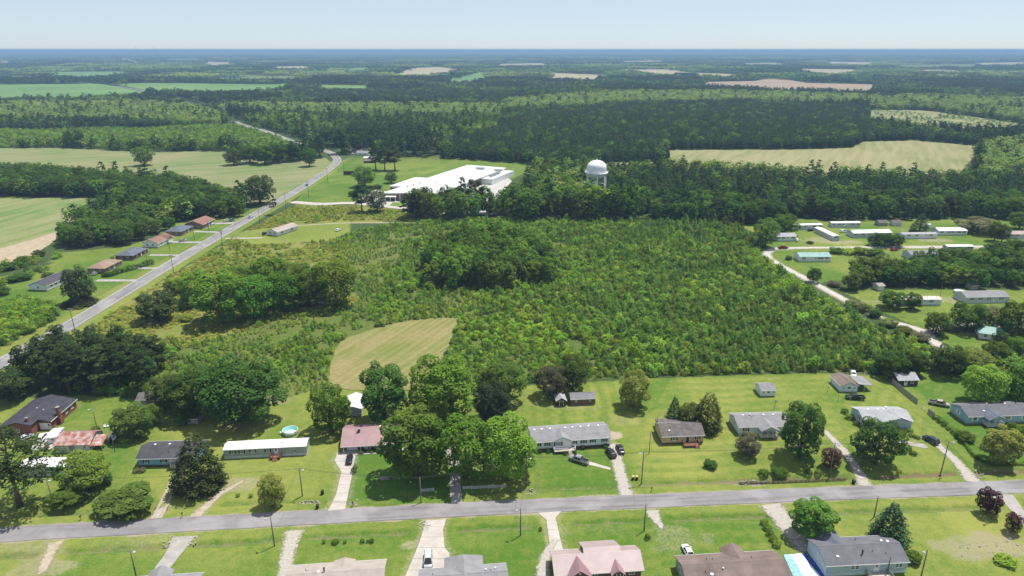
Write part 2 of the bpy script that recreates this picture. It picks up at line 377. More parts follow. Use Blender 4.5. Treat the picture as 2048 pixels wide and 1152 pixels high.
# ================================================================== ground sheet
def build_ground():
    near_x = np.arange(-236, 262, .8)
    xl = np.concatenate([[-70000, -40000, -20000, -10000, -6000, -3500, -2200, -1500, -1100, -800, -650, -550], np.arange(-480, -236, 4), near_x, np.arange(264, 520, 4), [560, 650, 800, 1100, 1500, 2200, 3500, 6000, 10000, 20000, 40000, 70000]])
    ys = [-200, -60, 20, 60, 85, 100]; y = 108.0
    while y < 262: ys.append(y); y += .75
    st = .9
    while y < 700: ys.append(y); y += st; st = min(5, st * 1.022)
    ys += [760, 830, 920, 1050, 1250, 1500, 1900, 2500, 3500, 5000, 8000, 13000, 22000, 40000, 70000]
    yl = np.array(ys)
    X, Y = np.meshgrid(xl, yl); nx, ny = len(xl), len(yl)
    x, yv = X.ravel(), Y.ravel(); n = x.size
    Z = np.zeros(n)
    loc = (yv > 90) & (yv < 720) & (np.abs(x) < 520)
    idx = np.nonzero(loc)[0]; lx, ly = x[idx], yv[idx]
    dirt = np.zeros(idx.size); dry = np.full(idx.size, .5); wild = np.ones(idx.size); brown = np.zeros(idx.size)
    n1, n2, n3 = vnoise(lx, ly, 23, 1), vnoise(lx, ly, 7, 2), vnoise(lx, ly, 2.6, 3)
    lawn = np.zeros(idx.size, bool)
    for p in LAWNS: lawn |= pip(lx, ly, GP(p))
    mead = pip(lx, ly, GP(MEADOW)) | pip(lx, ly, GP(MEADOW2))
    wild[mead] = .5; wild[lawn] = 0
    reg = pip(lx, ly, GP(REGROWTH)) & ~lawn
    wild[reg] = .62 + .1 * n2[reg]
    dry[:] = .12 + .55 * n1 + .25 * (n2 - .5)
    dry[mead] = .35 + .5 * n1[mead]
    # lots: (outline, dryness, mowing stripes (period m, angle))
    for poly, dv, stripes in (
        ([(690, 910), (880, 905), (905, 1008), (690, 1012)], .08, None),
        ([(1055, 900), (1210, 905), (1245, 985), (1040, 1000)], .22, None),
        ([(890, 1040), (1078, 1032), (1095, 1100), (1100, 1200), (900, 1200)], .05, None),
        ([(1325, 1030), (1520, 1012), (1570, 1075), (1590, 1120), (1320, 1130)], .28, (2.2, 0)),
        ([(1020, 775), (1260, 760), (1280, 850), (1030, 860)], .55, (2.6, 90)),
        ([(1130, 1030), (1290, 1025), (1330, 1150), (1130, 1150)], .45, None),
        ([(590, 1065), (840, 1050), (850, 1130), (580, 1140)], .42, None),
        ([(1660, 1010), (2060, 985), (2060, 1160), (1700, 1160)], .7, None),
        ([(1340, 760), (1640, 748), (1720, 960), (1260, 985), (1290, 850)], .55, (2.4, 4)),
        ([(1040, 780), (1140, 770), (1140, 850), (1040, 860)], .4, (2.2, 90)),
        ([(1700, 860), (1880, 885), (1930, 960), (1720, 960)], .66, None),
        ([(1640, 750), (1760, 752), (1960, 960), (1880, 900), (1700, 830)], .5, (2.0, 52)),
        ([(1830, 770), (1960, 740), (2100, 820), (2100, 930), (1960, 930)], .12, None),
        ([(240, 830), (440, 830), (700, 800), (680, 1000), (330, 1030)], .58, None),
        ([(592, 403), (690, 325), (800, 340), (760, 409)], .2, None),
        ([(-50, 600), (120, 560), (280, 500), (500, 430), (480, 445), (170, 630), (-50, 680)], .2, None)):
        k = pip(lx, ly, GP(poly)) & lawn
        dry[k] = dv + .5 * (n1[k] - .5) + .35 * (n2[k] - .5)
        if stripes:
            a = math.radians(stripes[1]); q = (-lx * math.sin(a) + ly * math.cos(a) + 3.5 * n1 + .5 * n3) / stripes[0]
            dry[k] += .11 * np.where(np.floor(q[k]) % 2 == 0, 1, -1) * (.4 + n1[k])
    # worn and bare places
    for u, v, rx, ry, s, b in ((1985, 1095, 12, 5, .55, .3), (1930, 1090, 8, 3, .4, .2), (480, 968, 8, 3, .5, .2), (1222, 872, 3.4, 2.6, .9, 0),
                               (700, 900, 3, 5, .25, .3), (1150, 815, 8, 2, .35, .4), (1240, 840, 7, 3, .3, .3), (1505, 966, 5, 1.5, .7, .2),
                               (545, 800, 6, 3, .6, .7), (480, 845, 8, 5, .5, .8), (270, 1085, 10, 3, .3, .1), (60, 1100, 8, 5, .4, .3), (90, 1130, 9, 4, .45, .1),
                               (1200, 1060, 9, 3, .25, .5), (1350, 1075, 8, 5, .35, .2), (440, 475, 6, 3, .4, .2), (1740, 760, 4, 2, .4, .3),
                               (1030, 850, 3, 7, .35, .2), (820, 1090, 3, 2, .5, 0), (1960, 760, 6, 4, .5, .2), (430, 455, 7, 2, .3, 0),
                               (1820, 460, 8, 5, .3, 0), (1640, 480, 14, 6, .45, 0), (1870, 480, 10, 5, .5, 0), (1690, 485, 12, 4, .5, 0),
                               (1790, 605, 14, 5, .4, .3), (1900, 600, 8, 5, .4, 0), (1000, 405, 40, 20, 0, 0)):
        gx, gy = G(u, v)
        e = np.clip(1.25 - np.hypot((lx - gx) / rx, (ly - gy) / ry) + .9 * (n3 - .5) + .5 * (n2 - .5), 0, 1)
        dirt = np.maximum(dirt, s * np.clip(e * 2, 0, 1)); brown = np.where(e > 0, np.maximum(brown, b), brown)
    # ditches on both sides of the street, filled where a drive crosses
    ds = pdist(lx, ly, STREET)
    near_drive = np.full(idx.size, 1e9)
    for ln in DRIVE_LINES: near_drive = np.minimum(near_drive, pdist(lx, ly, ln))
    for c in CONCRETE:
        g = GP(c); near_drive = np.minimum(near_drive, pdist(lx, ly, g + [g[0]]))
        near_drive[pip(lx, ly, g)] = 0
    open_ = np.clip((near_drive - 2.2) / 1.5, 0, 1)
    cy = np.interp(lx, [p[0] for p in STREET], [p[1] for p in STREET]); north = ly > cy
    off = np.where(north, 7.2, 7.6) + .5 * (n1 - .5)
    prof = np.exp(-((ds - off) / .95) ** 2) * open_ * (ds < 14)
    uN = np.interp(lx, [G(u, 970)[0] for u in (0, 250, 700, 880, 1010, 1060, 1240, 1480, 1700, 1880, 2040)], [.45, .55, .3, .55, .5, .6, .55, 1.0, 1.0, .8, .9])
    depth = np.where(north, .75 * uN, .5)
    Z[idx] = -1.5 * depth * prof - .04 + .05 * (n2 - .5) * (ds > 5)
    bank = np.clip(prof * 1.6 - .35 + .9 * (n3 - .5), 0, 1)
    rightN = north & (lx > G(1480, 960)[0])
    dirt = np.maximum(dirt, np.where(north, np.where(rightN, .85, .75 * uN), .45) * bank)
    brown = np.where(bank > .05, np.where(rightN, 1.0, .75), brown)
    dry = np.where((prof < .3) & (ds > 2.5) & (ds < 6.2), dry * .6 + .3, dry)
    dry = np.where(prof > .35, dry * .5, dry)
    sh = np.clip((3.5 - ds) / .8 + 1.1 * (n3 - .55), 0, 1) * (ds < 4.2)
    dirt = np.maximum(dirt, sh * .85); brown = np.where(sh > .1, .15, brown)
    dg = np.clip(1 - (near_drive - 1.1) / .9 + 1.0 * (n3 - .5), 0, 1) * .38
    dirt = np.maximum(dirt, dg); brown = np.where(dg > .15, .1, brown)
    # highway verge
    dh = pdist(lx, ly, [p for p in HIGHWAY if p[1] < 900])
    vg = (dh < 9) & (dh > 3); wild[vg] = 0; dry[vg] = .5 + .5 * (n1[vg] - .5)
    sh = np.clip((5.3 - dh) / .8 + .8 * (n3 - .5), 0, 1) * (dh < 6.2)
    dirt = np.maximum(dirt, sh * .55); brown = np.where(sh > .1, .3, brown)
    for ln, w in ((LANE, 3.4), (LANE2, 3.0), (FACT_DRIVE, 4)):
        dl = pdist(lx, ly, ln); sh = np.clip((w - dl) / 1.2 + .8 * (n3 - .5), 0, 1) * (dl < w + 1.5); dirt = np.maximum(dirt, sh * .7)
    dl = pdist(lx, ly, [G(700, 610), G(720, 590), G(735, 560)]); 
    fx = pip(lx, ly, GP(FACTORY_LOT)); dry[fx] = .3
    # meadow bare patches and brown grass
    m2 = mead & (n1 > .62); dirt[m2] = np.maximum(dirt[m2], .35 * n2[m2]); brown[m2] = 1.0
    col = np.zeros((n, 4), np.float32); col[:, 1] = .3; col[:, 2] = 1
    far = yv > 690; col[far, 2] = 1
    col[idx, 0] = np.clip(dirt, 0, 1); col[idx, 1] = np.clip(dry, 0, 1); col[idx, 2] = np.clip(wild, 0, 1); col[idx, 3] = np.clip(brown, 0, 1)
    V = np.stack([x, yv, Z], 1)
    i = (np.arange(ny - 1)[:, None] * nx + np.arange(nx - 1)[None, :]).ravel()
    Q = np.stack([i, i + 1, i + nx + 1, i + nx], 1)
    me = np_mesh('ground', V, Q)
    a = me.color_attributes.new('zone', 'FLOAT_COLOR', 'POINT'); a.data.foreach_set('color', col.ravel())
    me.polygons.foreach_set('use_smooth', np.ones(len(Q), bool))
    me.materials.append(ground_mat())
    o = bpy.data.objects.new('ground', me); COL.objects.link(o); o['kind'] = 'structure'
    return o
def np_mesh(name, V, Q):
    me = bpy.data.meshes.new(name); k = Q.shape[1]
    me.vertices.add(len(V)); me.vertices.foreach_set('co', V.astype(np.float32).ravel())
    me.loops.add(Q.size); me.loops.foreach_set('vertex_index', Q.astype(np.int32).ravel())
    me.polygons.add(len(Q)); me.polygons.foreach_set('loop_start', np.arange(0, Q.size, k, dtype=np.int32))
    me.polygons.foreach_set('loop_total', np.full(len(Q), k, np.int32))
    me.update(calc_edges=True); return me
def ground_mat():
    m = bpy.data.materials.new('grass_and_soil'); t, o = nodes_of(m); N, L = t.nodes, t.links
    b = N.new('ShaderNodeBsdfPrincipled'); b.inputs['Roughness'].default_value = .95; b.inputs['Specular IOR Level'].default_value = .1
    L.new(b.outputs[0], o.inputs[0])
    at = N.new('ShaderNodeVertexColor'); at.layer_name = 'zone'
    sp = N.new('ShaderNodeSeparateColor'); L.new(at.outputs['Color'], sp.inputs[0])
    tc = N.new('ShaderNodeTexCoord')
    def noise(sc, det=3.0, ro=.6):
        n = N.new('ShaderNodeTexNoise'); n.inputs['Scale'].default_value = sc; n.inputs['Detail'].default_value = det; n.inputs['Roughness'].default_value = ro
        L.new(tc.outputs['Object'], n.inputs['Vector']); return n.outputs['Fac']
    def math_(op, a, b_, clamp=False):
        n = N.new('ShaderNodeMath'); n.operation = op; n.use_clamp = clamp
        for i, q in enumerate((a, b_)):
            if isinstance(q, (int, float)): n.inputs[i].default_value = q
            else: L.new(q, n.inputs[i])
        return n.outputs[0]
    def mix(f, a, b_):
        n = N.new('ShaderNodeMix'); n.data_type = 'RGBA'
        if isinstance(f, (int, float)): n.inputs['Factor'].default_value = f
        else: L.new(f, n.inputs['Factor'])
        for k, q in (('A', a), ('B', b_)):
            if isinstance(q, tuple): n.inputs[k].default_value = rgb(q)
            else: L.new(q, n.inputs[k])
        return n.outputs['Result']
    fine, mid, big = noise(2.2, 4), noise(.45, 4), noise(.05, 3)
    fd = math_('ADD', sp.outputs['Green'], math_('MULTIPLY', math_('SUBTRACT', fine, .5), 1.25))
    fd = math_('ADD', fd, math_('MULTIPLY', math_('SUBTRACT', big, .5), .7))
    fd = math_('ADD', fd, math_('MULTIPLY', math_('SUBTRACT', mid, .5), 1.2), True)
    lawn = mix(fd, (.066, .136, .017), (.228, .238, .057))
    lawn = mix(math_('MULTIPLY', math_('SUBTRACT', noise(.9, 5), .56), 4.0, True), lawn, (.095, .150, .024))
    meadow = mix(fd, (.075, .125, .02), (.20, .20, .052))
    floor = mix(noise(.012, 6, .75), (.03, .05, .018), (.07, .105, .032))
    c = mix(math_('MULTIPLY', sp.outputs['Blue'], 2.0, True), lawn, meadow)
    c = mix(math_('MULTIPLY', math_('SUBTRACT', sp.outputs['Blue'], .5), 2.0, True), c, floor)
    soil = mix(at.outputs['Alpha'], (.36, .31, .24), (.15, .105, .058))
    soil = mix(math_('MULTIPLY', fine, .45), soil, (.22, .19, .12))
    dd = math_('MULTIPLY', math_('SUBTRACT', math_('ADD', sp.outputs['Red'], math_('MULTIPLY', math_('SUBTRACT', noise(1.4, 4), .5), 1.1)), .22), 1.8, True)
    dd = math_('MULTIPLY', dd, math_('MULTIPLY', sp.outputs['Red'], 6, True))
    c = mix(dd, c, soil)
    L.new(c, b.inputs['Base Color'])
    bp = N.new('ShaderNodeBump'); bp.inputs['Strength'].default_value = .5; bp.inputs['Distance'].default_value = .12
    L.new(noise(3.5, 3), bp.inputs['Height']); L.new(bp.outputs[0], b.inputs['Normal'])
    return m
GROUND = build_ground()

# ================================================================== fields
def field_mat(name, a, b_, row_period, row_angle, rowcol, patch=.02, rowamt=.5, fine=.3):
    m = bpy.data.materials.new(name); MATS[name] = m; t, o = nodes_of(m); N, L = t.nodes, t.links
    b = N.new('ShaderNodeBsdfPrincipled'); b.inputs['Roughness'].default_value = .95; b.inputs['Specular IOR Level'].default_value = .1
    L.new(b.outputs[0], o.inputs[0]); tc = N.new('ShaderNodeTexCoord')
    def noise(sc, vec=None, det=4):
        n = N.new('ShaderNodeTexNoise'); n.inputs['Scale'].default_value = sc; n.inputs['Detail'].default_value = det
        L.new(vec or tc.outputs['Object'], n.inputs['Vector']); return n.outputs['Fac']
    def mr(x, lo, hi):
        r = N.new('ShaderNodeMapRange'); r.inputs['From Min'].default_value = lo; r.inputs['From Max'].default_value = hi; L.new(x, r.inputs['Value']); return r.outputs[0]
    def mix(f, p, q):
        n = N.new('ShaderNodeMix'); n.data_type = 'RGBA'; L.new(f, n.inputs['Factor'])
        for k, c in (('A', p), ('B', q)):
            if isinstance(c, tuple): n.inputs[k].default_value = rgb(c)
            else: L.new(c, n.inputs[k])
        return n.outputs['Result']
    c = mix(mr(noise(patch), .38, .62), a, b_)
    mp = N.new('ShaderNodeMapping'); mp.inputs['Rotation'].default_value = (0, 0, -math.radians(row_angle)); L.new(tc.outputs['Object'], mp.inputs['Vector'])
    mp2 = N.new('ShaderNodeMapping'); mp2.inputs['Scale'].default_value = (.012, 1.0 / row_period, 0); L.new(mp.outputs[0], mp2.inputs['Vector'])
    r = mr(noise(1.0, mp2.outputs[0], 3), .42, .62)
    k = N.new('ShaderNodeMath'); k.operation = 'MULTIPLY'; k.inputs[1].default_value = rowamt; L.new(r, k.inputs[0])
    c = mix(k.outputs[0], c, rowcol)
    k2 = N.new('ShaderNodeMath'); k2.operation = 'MULTIPLY'; k2.inputs[1].default_value = fine; L.new(mr(noise(fine and .6), .35, .65), k2.inputs[0])
    c = mix(k2.outputs[0], c, tuple(x * .6 for x in a))
    L.new(c, b.inputs['Base Color']); return m
field_mat('soy', (.10, .20, .06), (.14, .25, .075), 20, 5, (.2, .27, .1), .004, .3)
field_mat('scrubgreen', (.08, .13, .04), (.14, .19, .07), 20, 5, (.2, .24, .1), .01, .3)
field_mat('tan', (.125, .185, .055), (.215, .215, .10), 7, 28, (.30, .26, .155), .014, .5)
field_mat('leftrows', (.11, .19, .045), (.20, .22, .085), 9, 78, (.33, .28, .17), .02, .5)
field_mat('stubble', (.18, .195, .075), (.25, .235, .115), 7, 62, (.33, .29, .17), .010, .6)
field_mat('clearcut', (.12, .17, .05), (.26, .25, .13), 9, -20, (.33, .28, .19), .03, .4)
field_mat('fartan', (.30, .27, .16), (.38, .31, .21), 30, 20, (.36, .36, .2), .003, .4)
field_mat('pinksoil', (.29, .21, .155), (.34, .25, .19), 30, 60, (.25, .23, .14), .004, .5)
field_mat('hay', (.15, .175, .045), (.235, .20, .085), 1.6, 64, (.33, .265, .14), .06, .45)
names = {'soy': 'crop_field', 'fartan': 'fallow_field'}
for i, (nm, mt, poly) in enumerate(FIELDS):
    sheet(nm, GP(poly), .35 if G(*poly[0][:2])[1] > 1200 else .12, MATS[mt])
def jagged(poly, step, amp, seed):
    rnd = random.Random(seed); out = []
    for (x0, y0), (x1, y1) in zip(poly, poly[1:] + poly[:1]):
        n = max(1, int(math.hypot(x1 - x0, y1 - y0) / step))
        for k in range(n):
            t = k / n; out.append((x0 + (x1 - x0) * t + rnd.uniform(-amp, amp), y0 + (y1 - y0) * t + rnd.uniform(-amp, amp)))
    return out
sheet('bare_soil', jagged(GP(BARE), 3, .5, 9), .13, mat('dry_soil', (.30, .24, .16), (.38, .31, .22), .3, .95))
sheet('mown_field', jagged(spline(GP(HAYFIELD + HAYFIELD[:1]), 4)[:-1], 2, .35, 5), .1, MATS['hay'])

# ================================================================== roads
asphalt = asphalt_mat('street_asphalt', (.185, .172, .178), (.235, .22, .225), 4.7)
hwasph = asphalt_mat('highway_asphalt', (.185, .18, .18), (.235, .23, .225), 89)
gravel = loose(mat('gravel', (.29, .26, .225), (.42, .385, .34), 1.6, .95, .6, 8, contrast=(.3, .68)))
sandy = loose(mat('sandy_dirt', (.30, .25, .18), (.40, .345, .26), .8, .95, .5, 6))
concrete = mat('concrete', (.37, .33, .30), (.46, .42, .38), .35, .85, .15, 5)
worn = mat('worn_pavement', (.27, .25, .235), (.36, .335, .31), .6, .9, .3, 8)
whitep = mat('white_paint', (.70, .70, .68), (.55, .55, .54), 2, .7)
yellowp = mat('yellow_paint', (.62, .50, .22), (.50, .44, .26), 2, .7)
street = ribbon(STREET, 5.5, .05, .08, 3, .05).build('street', asphalt); flat_up(street)['kind'] = 'structure'
highway = ribbon(HIGHWAY, 8.4, .08, .03, 4, .05).build('highway', hwasph); flat_up(highway)['kind'] = 'structure'
def offset(line, d):
    out = []
    for k, p in enumerate(line):
        a, b = line[max(k - 1, 0)], line[min(k + 1, len(line) - 1)]
        v = Vector((b[0] - a[0], b[1] - a[1])).normalized(); out.append((p[0] - v.y * d, p[1] + v.x * d))
    return out
vis = [p for p in HIGHWAY if p[1] < 2600]
for s in (-1, 1):
    flat_up(ribbon(offset(vis, 3.55 * s), .2, .128).build('edge_line', whitep, highway))
acc = 0; run = []
for a, b in zip(vis[:-1], vis[1:]):
    run.append(a); acc += math.hypot(b[0] - a[0], b[1] - a[1])
hl = np.array(vis); seg = np.hypot(*np.diff(hl, axis=0).T); cum = np.concatenate([[0], np.cumsum(seg)])
def on_hw(s): return (float(np.interp(s, cum, hl[:, 0])), float(np.interp(s, cum, hl[:, 1])))
sl_ = 0
while on_hw(sl_)[1] < 690:
    p = [on_hw(sl_ + k * 1.5) for k in range(3)]
    flat_up(ribbon(p, .17, .145).build('centre_dash', yellowp, highway)); sl_ += 12.2
s0 = cum[np.argmin(np.abs(hl[:, 1] - 640))]; s1 = cum[np.argmin(np.abs(hl[:, 1] - 1300))]
for s in (-.14, .14): flat_up(ribbon(offset([on_hw(s0 + k * 6) for k in range(int((s1 - s0) / 6))], s), .12, .145).build('centre_line', yellowp, highway))
gl = ribbon(LANE, 5.8, .06, .35, 6, .05).build('gravel_lane', loose(mat('pale_gravel', (.36, .33, .295), (.47, .44, .40), .7, .95, .5, 6))); add_edge(flat_up(gl), False)['kind'] = 'structure'
gl = ribbon(LANE2, 4.6, .05, .3, 7, .04).build('gravel_lane', MATS['pale_gravel']); add_edge(flat_up(gl), False)['kind'] = 'structure'
fd_ = ribbon(FACT_DRIVE, 7.5, .06, .2, 8).build('factory_drive', concrete); flat_up(fd_)['kind'] = 'structure'
fd_ = ribbon(TRACK, 3.0, .05, .3, 8).build('dirt_track', sandy); add_edge(flat_up(fd_))['kind'] = 'structure'
DM = {'two_track': sandy, 'dirt': sandy, 'asphalt': worn, 'gravel': gravel, 'pavement': worn}
for i, (d, ln) in enumerate(zip(DRIVES, DRIVE_LINES)):
    kind, px, w = d
    if isinstance(w, list):
        t0 = np.linspace(0, 1, len(w)); w = [float(np.interp(k / (len(ln) - 1), t0, w)) for k in range(len(ln))]
    if kind == 'two_track':
        dr = ribbon(offset(ln, .95), 1.2, .035, .16, i).build('driveway', DM[kind]); add_edge(flat_up(dr))['kind'] = 'structure'
        d2 = ribbon(offset(ln, -.95), 1.2, .035, .16, i + 50).build('wheel_track', DM[kind], dr); add_edge(flat_up(d2))
        d3 = ribbon(ln[:4], 4.2, .03, .3, i + 70).build('apron', gravel, dr); add_edge(flat_up(d3))
    else:
        dr = ribbon(ln, [q * (1.35 if kind in ('gravel', 'dirt') else 1) for q in (w if isinstance(w, list) else [w] * len(ln))], .035 + .002 * i, .22 if kind != 'pavement' else .06, i).build('driveway', DM[kind]); add_edge(flat_up(dr), kind in ('gravel', 'dirt'))['kind'] = 'structure'
# concrete drives are slabs with joints
def inset(poly, d):
    cx = sum(p[0] for p in poly) / len(poly); cy = sum(p[1] for p in poly) / len(poly)
    return poly
def clip(poly, a, b, c):                        # keep ax+by<=c
    out = []
    for (x0, y0), (x1, y1) in zip(poly, poly[1:] + poly[:1]):
        d0, d1 = a * x0 + b * y0 - c, a * x1 + b * y1 - c
        if d0 <= 0: out.append((x0, y0))
        if (d0 < 0 < d1) or (d1 < 0 < d0):
            t = d0 / (d0 - d1); out.append((x0 + (x1 - x0) * t, y0 + (y1 - y0) * t))
    return out
for ci, c in enumerate(CONCRETE):
    poly = GP(c); ymin = min(p[1] for p in poly); ymax = max(p[1] for p in poly)
    base = sheet('driveway', poly, .03, mat('joint_dirt', (.22, .2, .17), (.3, .27, .23), 2))
    y = ymin
    while y < ymax - .3:
        q = clip(clip(poly, 0, 1, y + 3.6), 0, -1, -(y + .07))
        if len(q) > 2:
            mb = MB(); top = [(p[0], p[1], .055) for p in q]; mb.prism([(p[0], p[1]) for p in q], .028, .06, 'z')
            mb.build('slab', concrete, base)
        y += 3.66
# ================================================================== plants: leaf clouds and trunks
def leaf_mesh(name, C, Nn, size, m, rng, aspect=1.0, attr=None):
    """one bent quad per leaf spray at C facing roughly Nn"""
    n = len(C)
    Nn = Nn / (np.linalg.norm(Nn, axis=1, keepdims=True) + 1e-9) + np.array([0, 0, 1.15])
    Nn = Nn / (np.linalg.norm(Nn, axis=1, keepdims=True) + 1e-9)
    r = rng.normal(size=(n, 3)); a = np.cross(Nn, r); a /= np.linalg.norm(a, axis=1, keepdims=True) + 1e-9
    b = np.cross(Nn, a)
    s = (size * rng.uniform(.6, 1.35, n))[:, None]
    a = a * s * aspect; b = b * s / aspect
    bend = Nn * s * rng.uniform(-.22, .08, (n, 1))
    V = np.stack([C - a * .5, C - b * .38 + bend, C + a * .5, C + b * .38 + bend], 1).reshape(-1, 3)
    me = np_mesh(name, V, np.arange(n * 4).reshape(n, 4))
    lf = np.repeat(np.clip(rng.normal(.5, .25, n) if attr is None else attr, 0, 1), 4).astype(np.float32)
    at = me.attributes.new('lf', 'FLOAT', 'POINT'); at.data.foreach_set('value', lf)
    me.materials.append(m); return me
def sphere_pts(rng, n, up=-.35):
    out = []
    while sum(len(o) for o in out) < n:
        p = rng.normal(size=(n * 2, 3)); p /= np.linalg.norm(p, axis=1, keepdims=True); out.append(p[p[:, 2] > up])
    return np.concatenate(out)[:n]
def lobes_cloud(rng, lobes, n, jitter=.07, up=-.55, tilt=.34):
    """leaves on the outside of a set of lobes (cx,cy,cz,rx,rz)"""
    L = np.array(lobes); area = L[:, 3] ** 2; cnt = np.maximum(6, (n * area / area.sum()).astype(int))
    C, Nn, A = [], [], []
    for l, k in zip(L, cnt):
        d = sphere_pts(rng, k, up); rad = 1 + rng.normal(0, jitter, (k, 1)) - .25 * (rng.random((k, 1)) < .22) * rng.random((k, 1)) * 2
        p = d * rad * np.array([l[3], l[3], l[4]]) + l[:3]
        C.append(p); Nn.append(d * np.array([1, 1, 1.2]) + rng.normal(0, tilt, (k, 3))); A.append(np.clip(rng.normal(.5, .22, k) + rng.normal(0, .12), 0, 1))
    C, Nn, A = map(np.concatenate, (C, Nn, A))
    # drop leaves buried deep inside other lobes
    keep = np.ones(len(C), bool)
    for l in L:
        q = (C - l[:3]) / np.array([l[3], l[3], l[4]]); keep &= (q ** 2).sum(1) > .55
    return C[keep], Nn[keep], A[keep]
def tree_deciduous(seed, m, H=10., R=4., clear=.05, nl=16, n=4200, leaf=.42, lobe=.40, spread=1.0, flat=.85):
    rng = np.random.default_rng(seed); lobes = []; cz = H * (clear + 1) / 2; hz = H * (1 - clear) / 2
    ga = 2.399
    for i in range(nl):
        t = (i + .5) / nl; zz = -0.92 + 1.80 * t; a = i * ga + rng.uniform(-.5, .5)
        rr = math.sqrt(max(0, 1 - min(1, abs(zz)) ** 2.2)) * rng.uniform(.55, .82) * spread
        r = lobe * R * rng.uniform(.72, 1.2) * (1.0 if zz < .6 else .8)
        lobes.append((rr * R * math.cos(a), rr * R * math.sin(a), cz + zz * (hz - r * .75), r, r * flat))
    lobes.append((0, 0, cz, R * .55, hz * .7))
    C, Nn, A = lobes_cloud(rng, lobes, n)
    return leaf_mesh('crown', C, Nn, leaf, m, rng, attr=A)
def trunk_mesh(seed, m, H=10., r=.28, limbs=7, spread=2.6, clear=.2, lean=.3, top=.8):
    rnd = random.Random(seed); mb = MB()
    pts = [(0, 0, -.1)] + [(rnd.uniform(-lean, lean) * k / 4, rnd.uniform(-lean, lean) * k / 4, H * top * k / 4) for k in range(1, 5)]
    mb.tube(pts, [r * 1.35] + [r * (1 - .2 * k) for k in range(1, 4)] + [r * .15], 7)
    for i in range(limbs):
        z = H * (clear + (top - clear) * rnd.uniform(.05, .8)); a = rnd.uniform(0, 6.28); l = spread * rnd.uniform(.6, 1.1)
        p = Vector((0, 0, z)); q = p + Vector((math.cos(a) * l * .5, math.sin(a) * l * .5, l * .35)); e = p + Vector((math.cos(a) * l, math.sin(a) * l, l * .9))
        mb.tube([p, q, e], [r * .42, r * .28, r * .07], 5)
    return mb.mesh('trunk', m)
def tree_pine(seed, m, H=16., R=3.6, clear=.5, n=2600, leaf=.5, whorls=9):
    """loblolly: bare stem, layered uneven tufts towards the top"""
    rng = np.random.default_rng(seed); lobes = []
    for i in range(whorls):
        t = i / (whorls - 1); z = H * (clear + (1 - clear) * (.06 + .88 * t)); L = R * (1 - .72 * t ** 1.6) * (.6 + .4 * min(1, t * 4))
        k = 5 if t < .75 else 3
        for j in range(k):
            a = rng.uniform(0, 6.28); l = L * rng.uniform(.45, 1.0); r = R * rng.uniform(.20, .33) * (1 - .3 * t)
            lobes.append((math.cos(a) * l, math.sin(a) * l, z + l * .12 + rng.uniform(-.4, .4), r, r * .62))
    lobes.append((0, 0, H * .96, R * .22, R * .3))
    C, Nn, A = lobes_cloud(rng, lobes, n, .16, -.6, .55)
    return leaf_mesh('crown', C, Nn, leaf, m, rng, 1.45, A)
def tree_cone(seed, m, H=9., R=2.4, n=3400, leaf=.36, power=.8, base=.04, rag=.2, tiers=0):
    rng = np.random.default_rng(seed)
    t = 1 - np.sqrt(1 - rng.random(n) * .995); a = rng.uniform(0, 6.283, n)
    lob = 1 + rag * np.sin(a * 5 + 3 * np.sin(t * 9 + seed)) * np.sin(t * 23 + a * 2) + rng.normal(0, .09, n)
    if tiers: lob *= 1 + .22 * ((t * tiers) % 1.0 < .5) - .1
    rr = R * (1 - t) ** power * lob * np.where(t < .12, .7 + 2.5 * t, 1)
    z = H * (base + (1 - base) * t) + rng.normal(0, .12, n)
    C = np.stack([rr * np.cos(a), rr * np.sin(a), z], 1)
    Nn = np.stack([np.cos(a), np.sin(a), np.full(n, .6)], 1) + rng.normal(0, .38, (n, 3))
    return leaf_mesh('crown', C, Nn, leaf, m, rng, 1.25)
def bush(seed, m, R=1., H=1.5, n=700, leaf=.22, nl=8):
    rng = np.random.default_rng(seed); lobes = [(0, 0, H * .45, R * .72, H * .5)]
    for i in range(nl):
        a = i * 2.399; rr = R * rng.uniform(.35, .62); r = R * rng.uniform(.32, .48)
        lobes.append((rr * math.cos(a), rr * math.sin(a), max(r * .5, H * rng.uniform(.25, .72)), r, r * .9))
    C, Nn, A = lobes_cloud(rng, lobes, n, .1, -.5)
    C[:, 2] = np.maximum(C[:, 2], .03)
    return leaf_mesh('foliage', C, Nn, leaf, m, rng, attr=A)

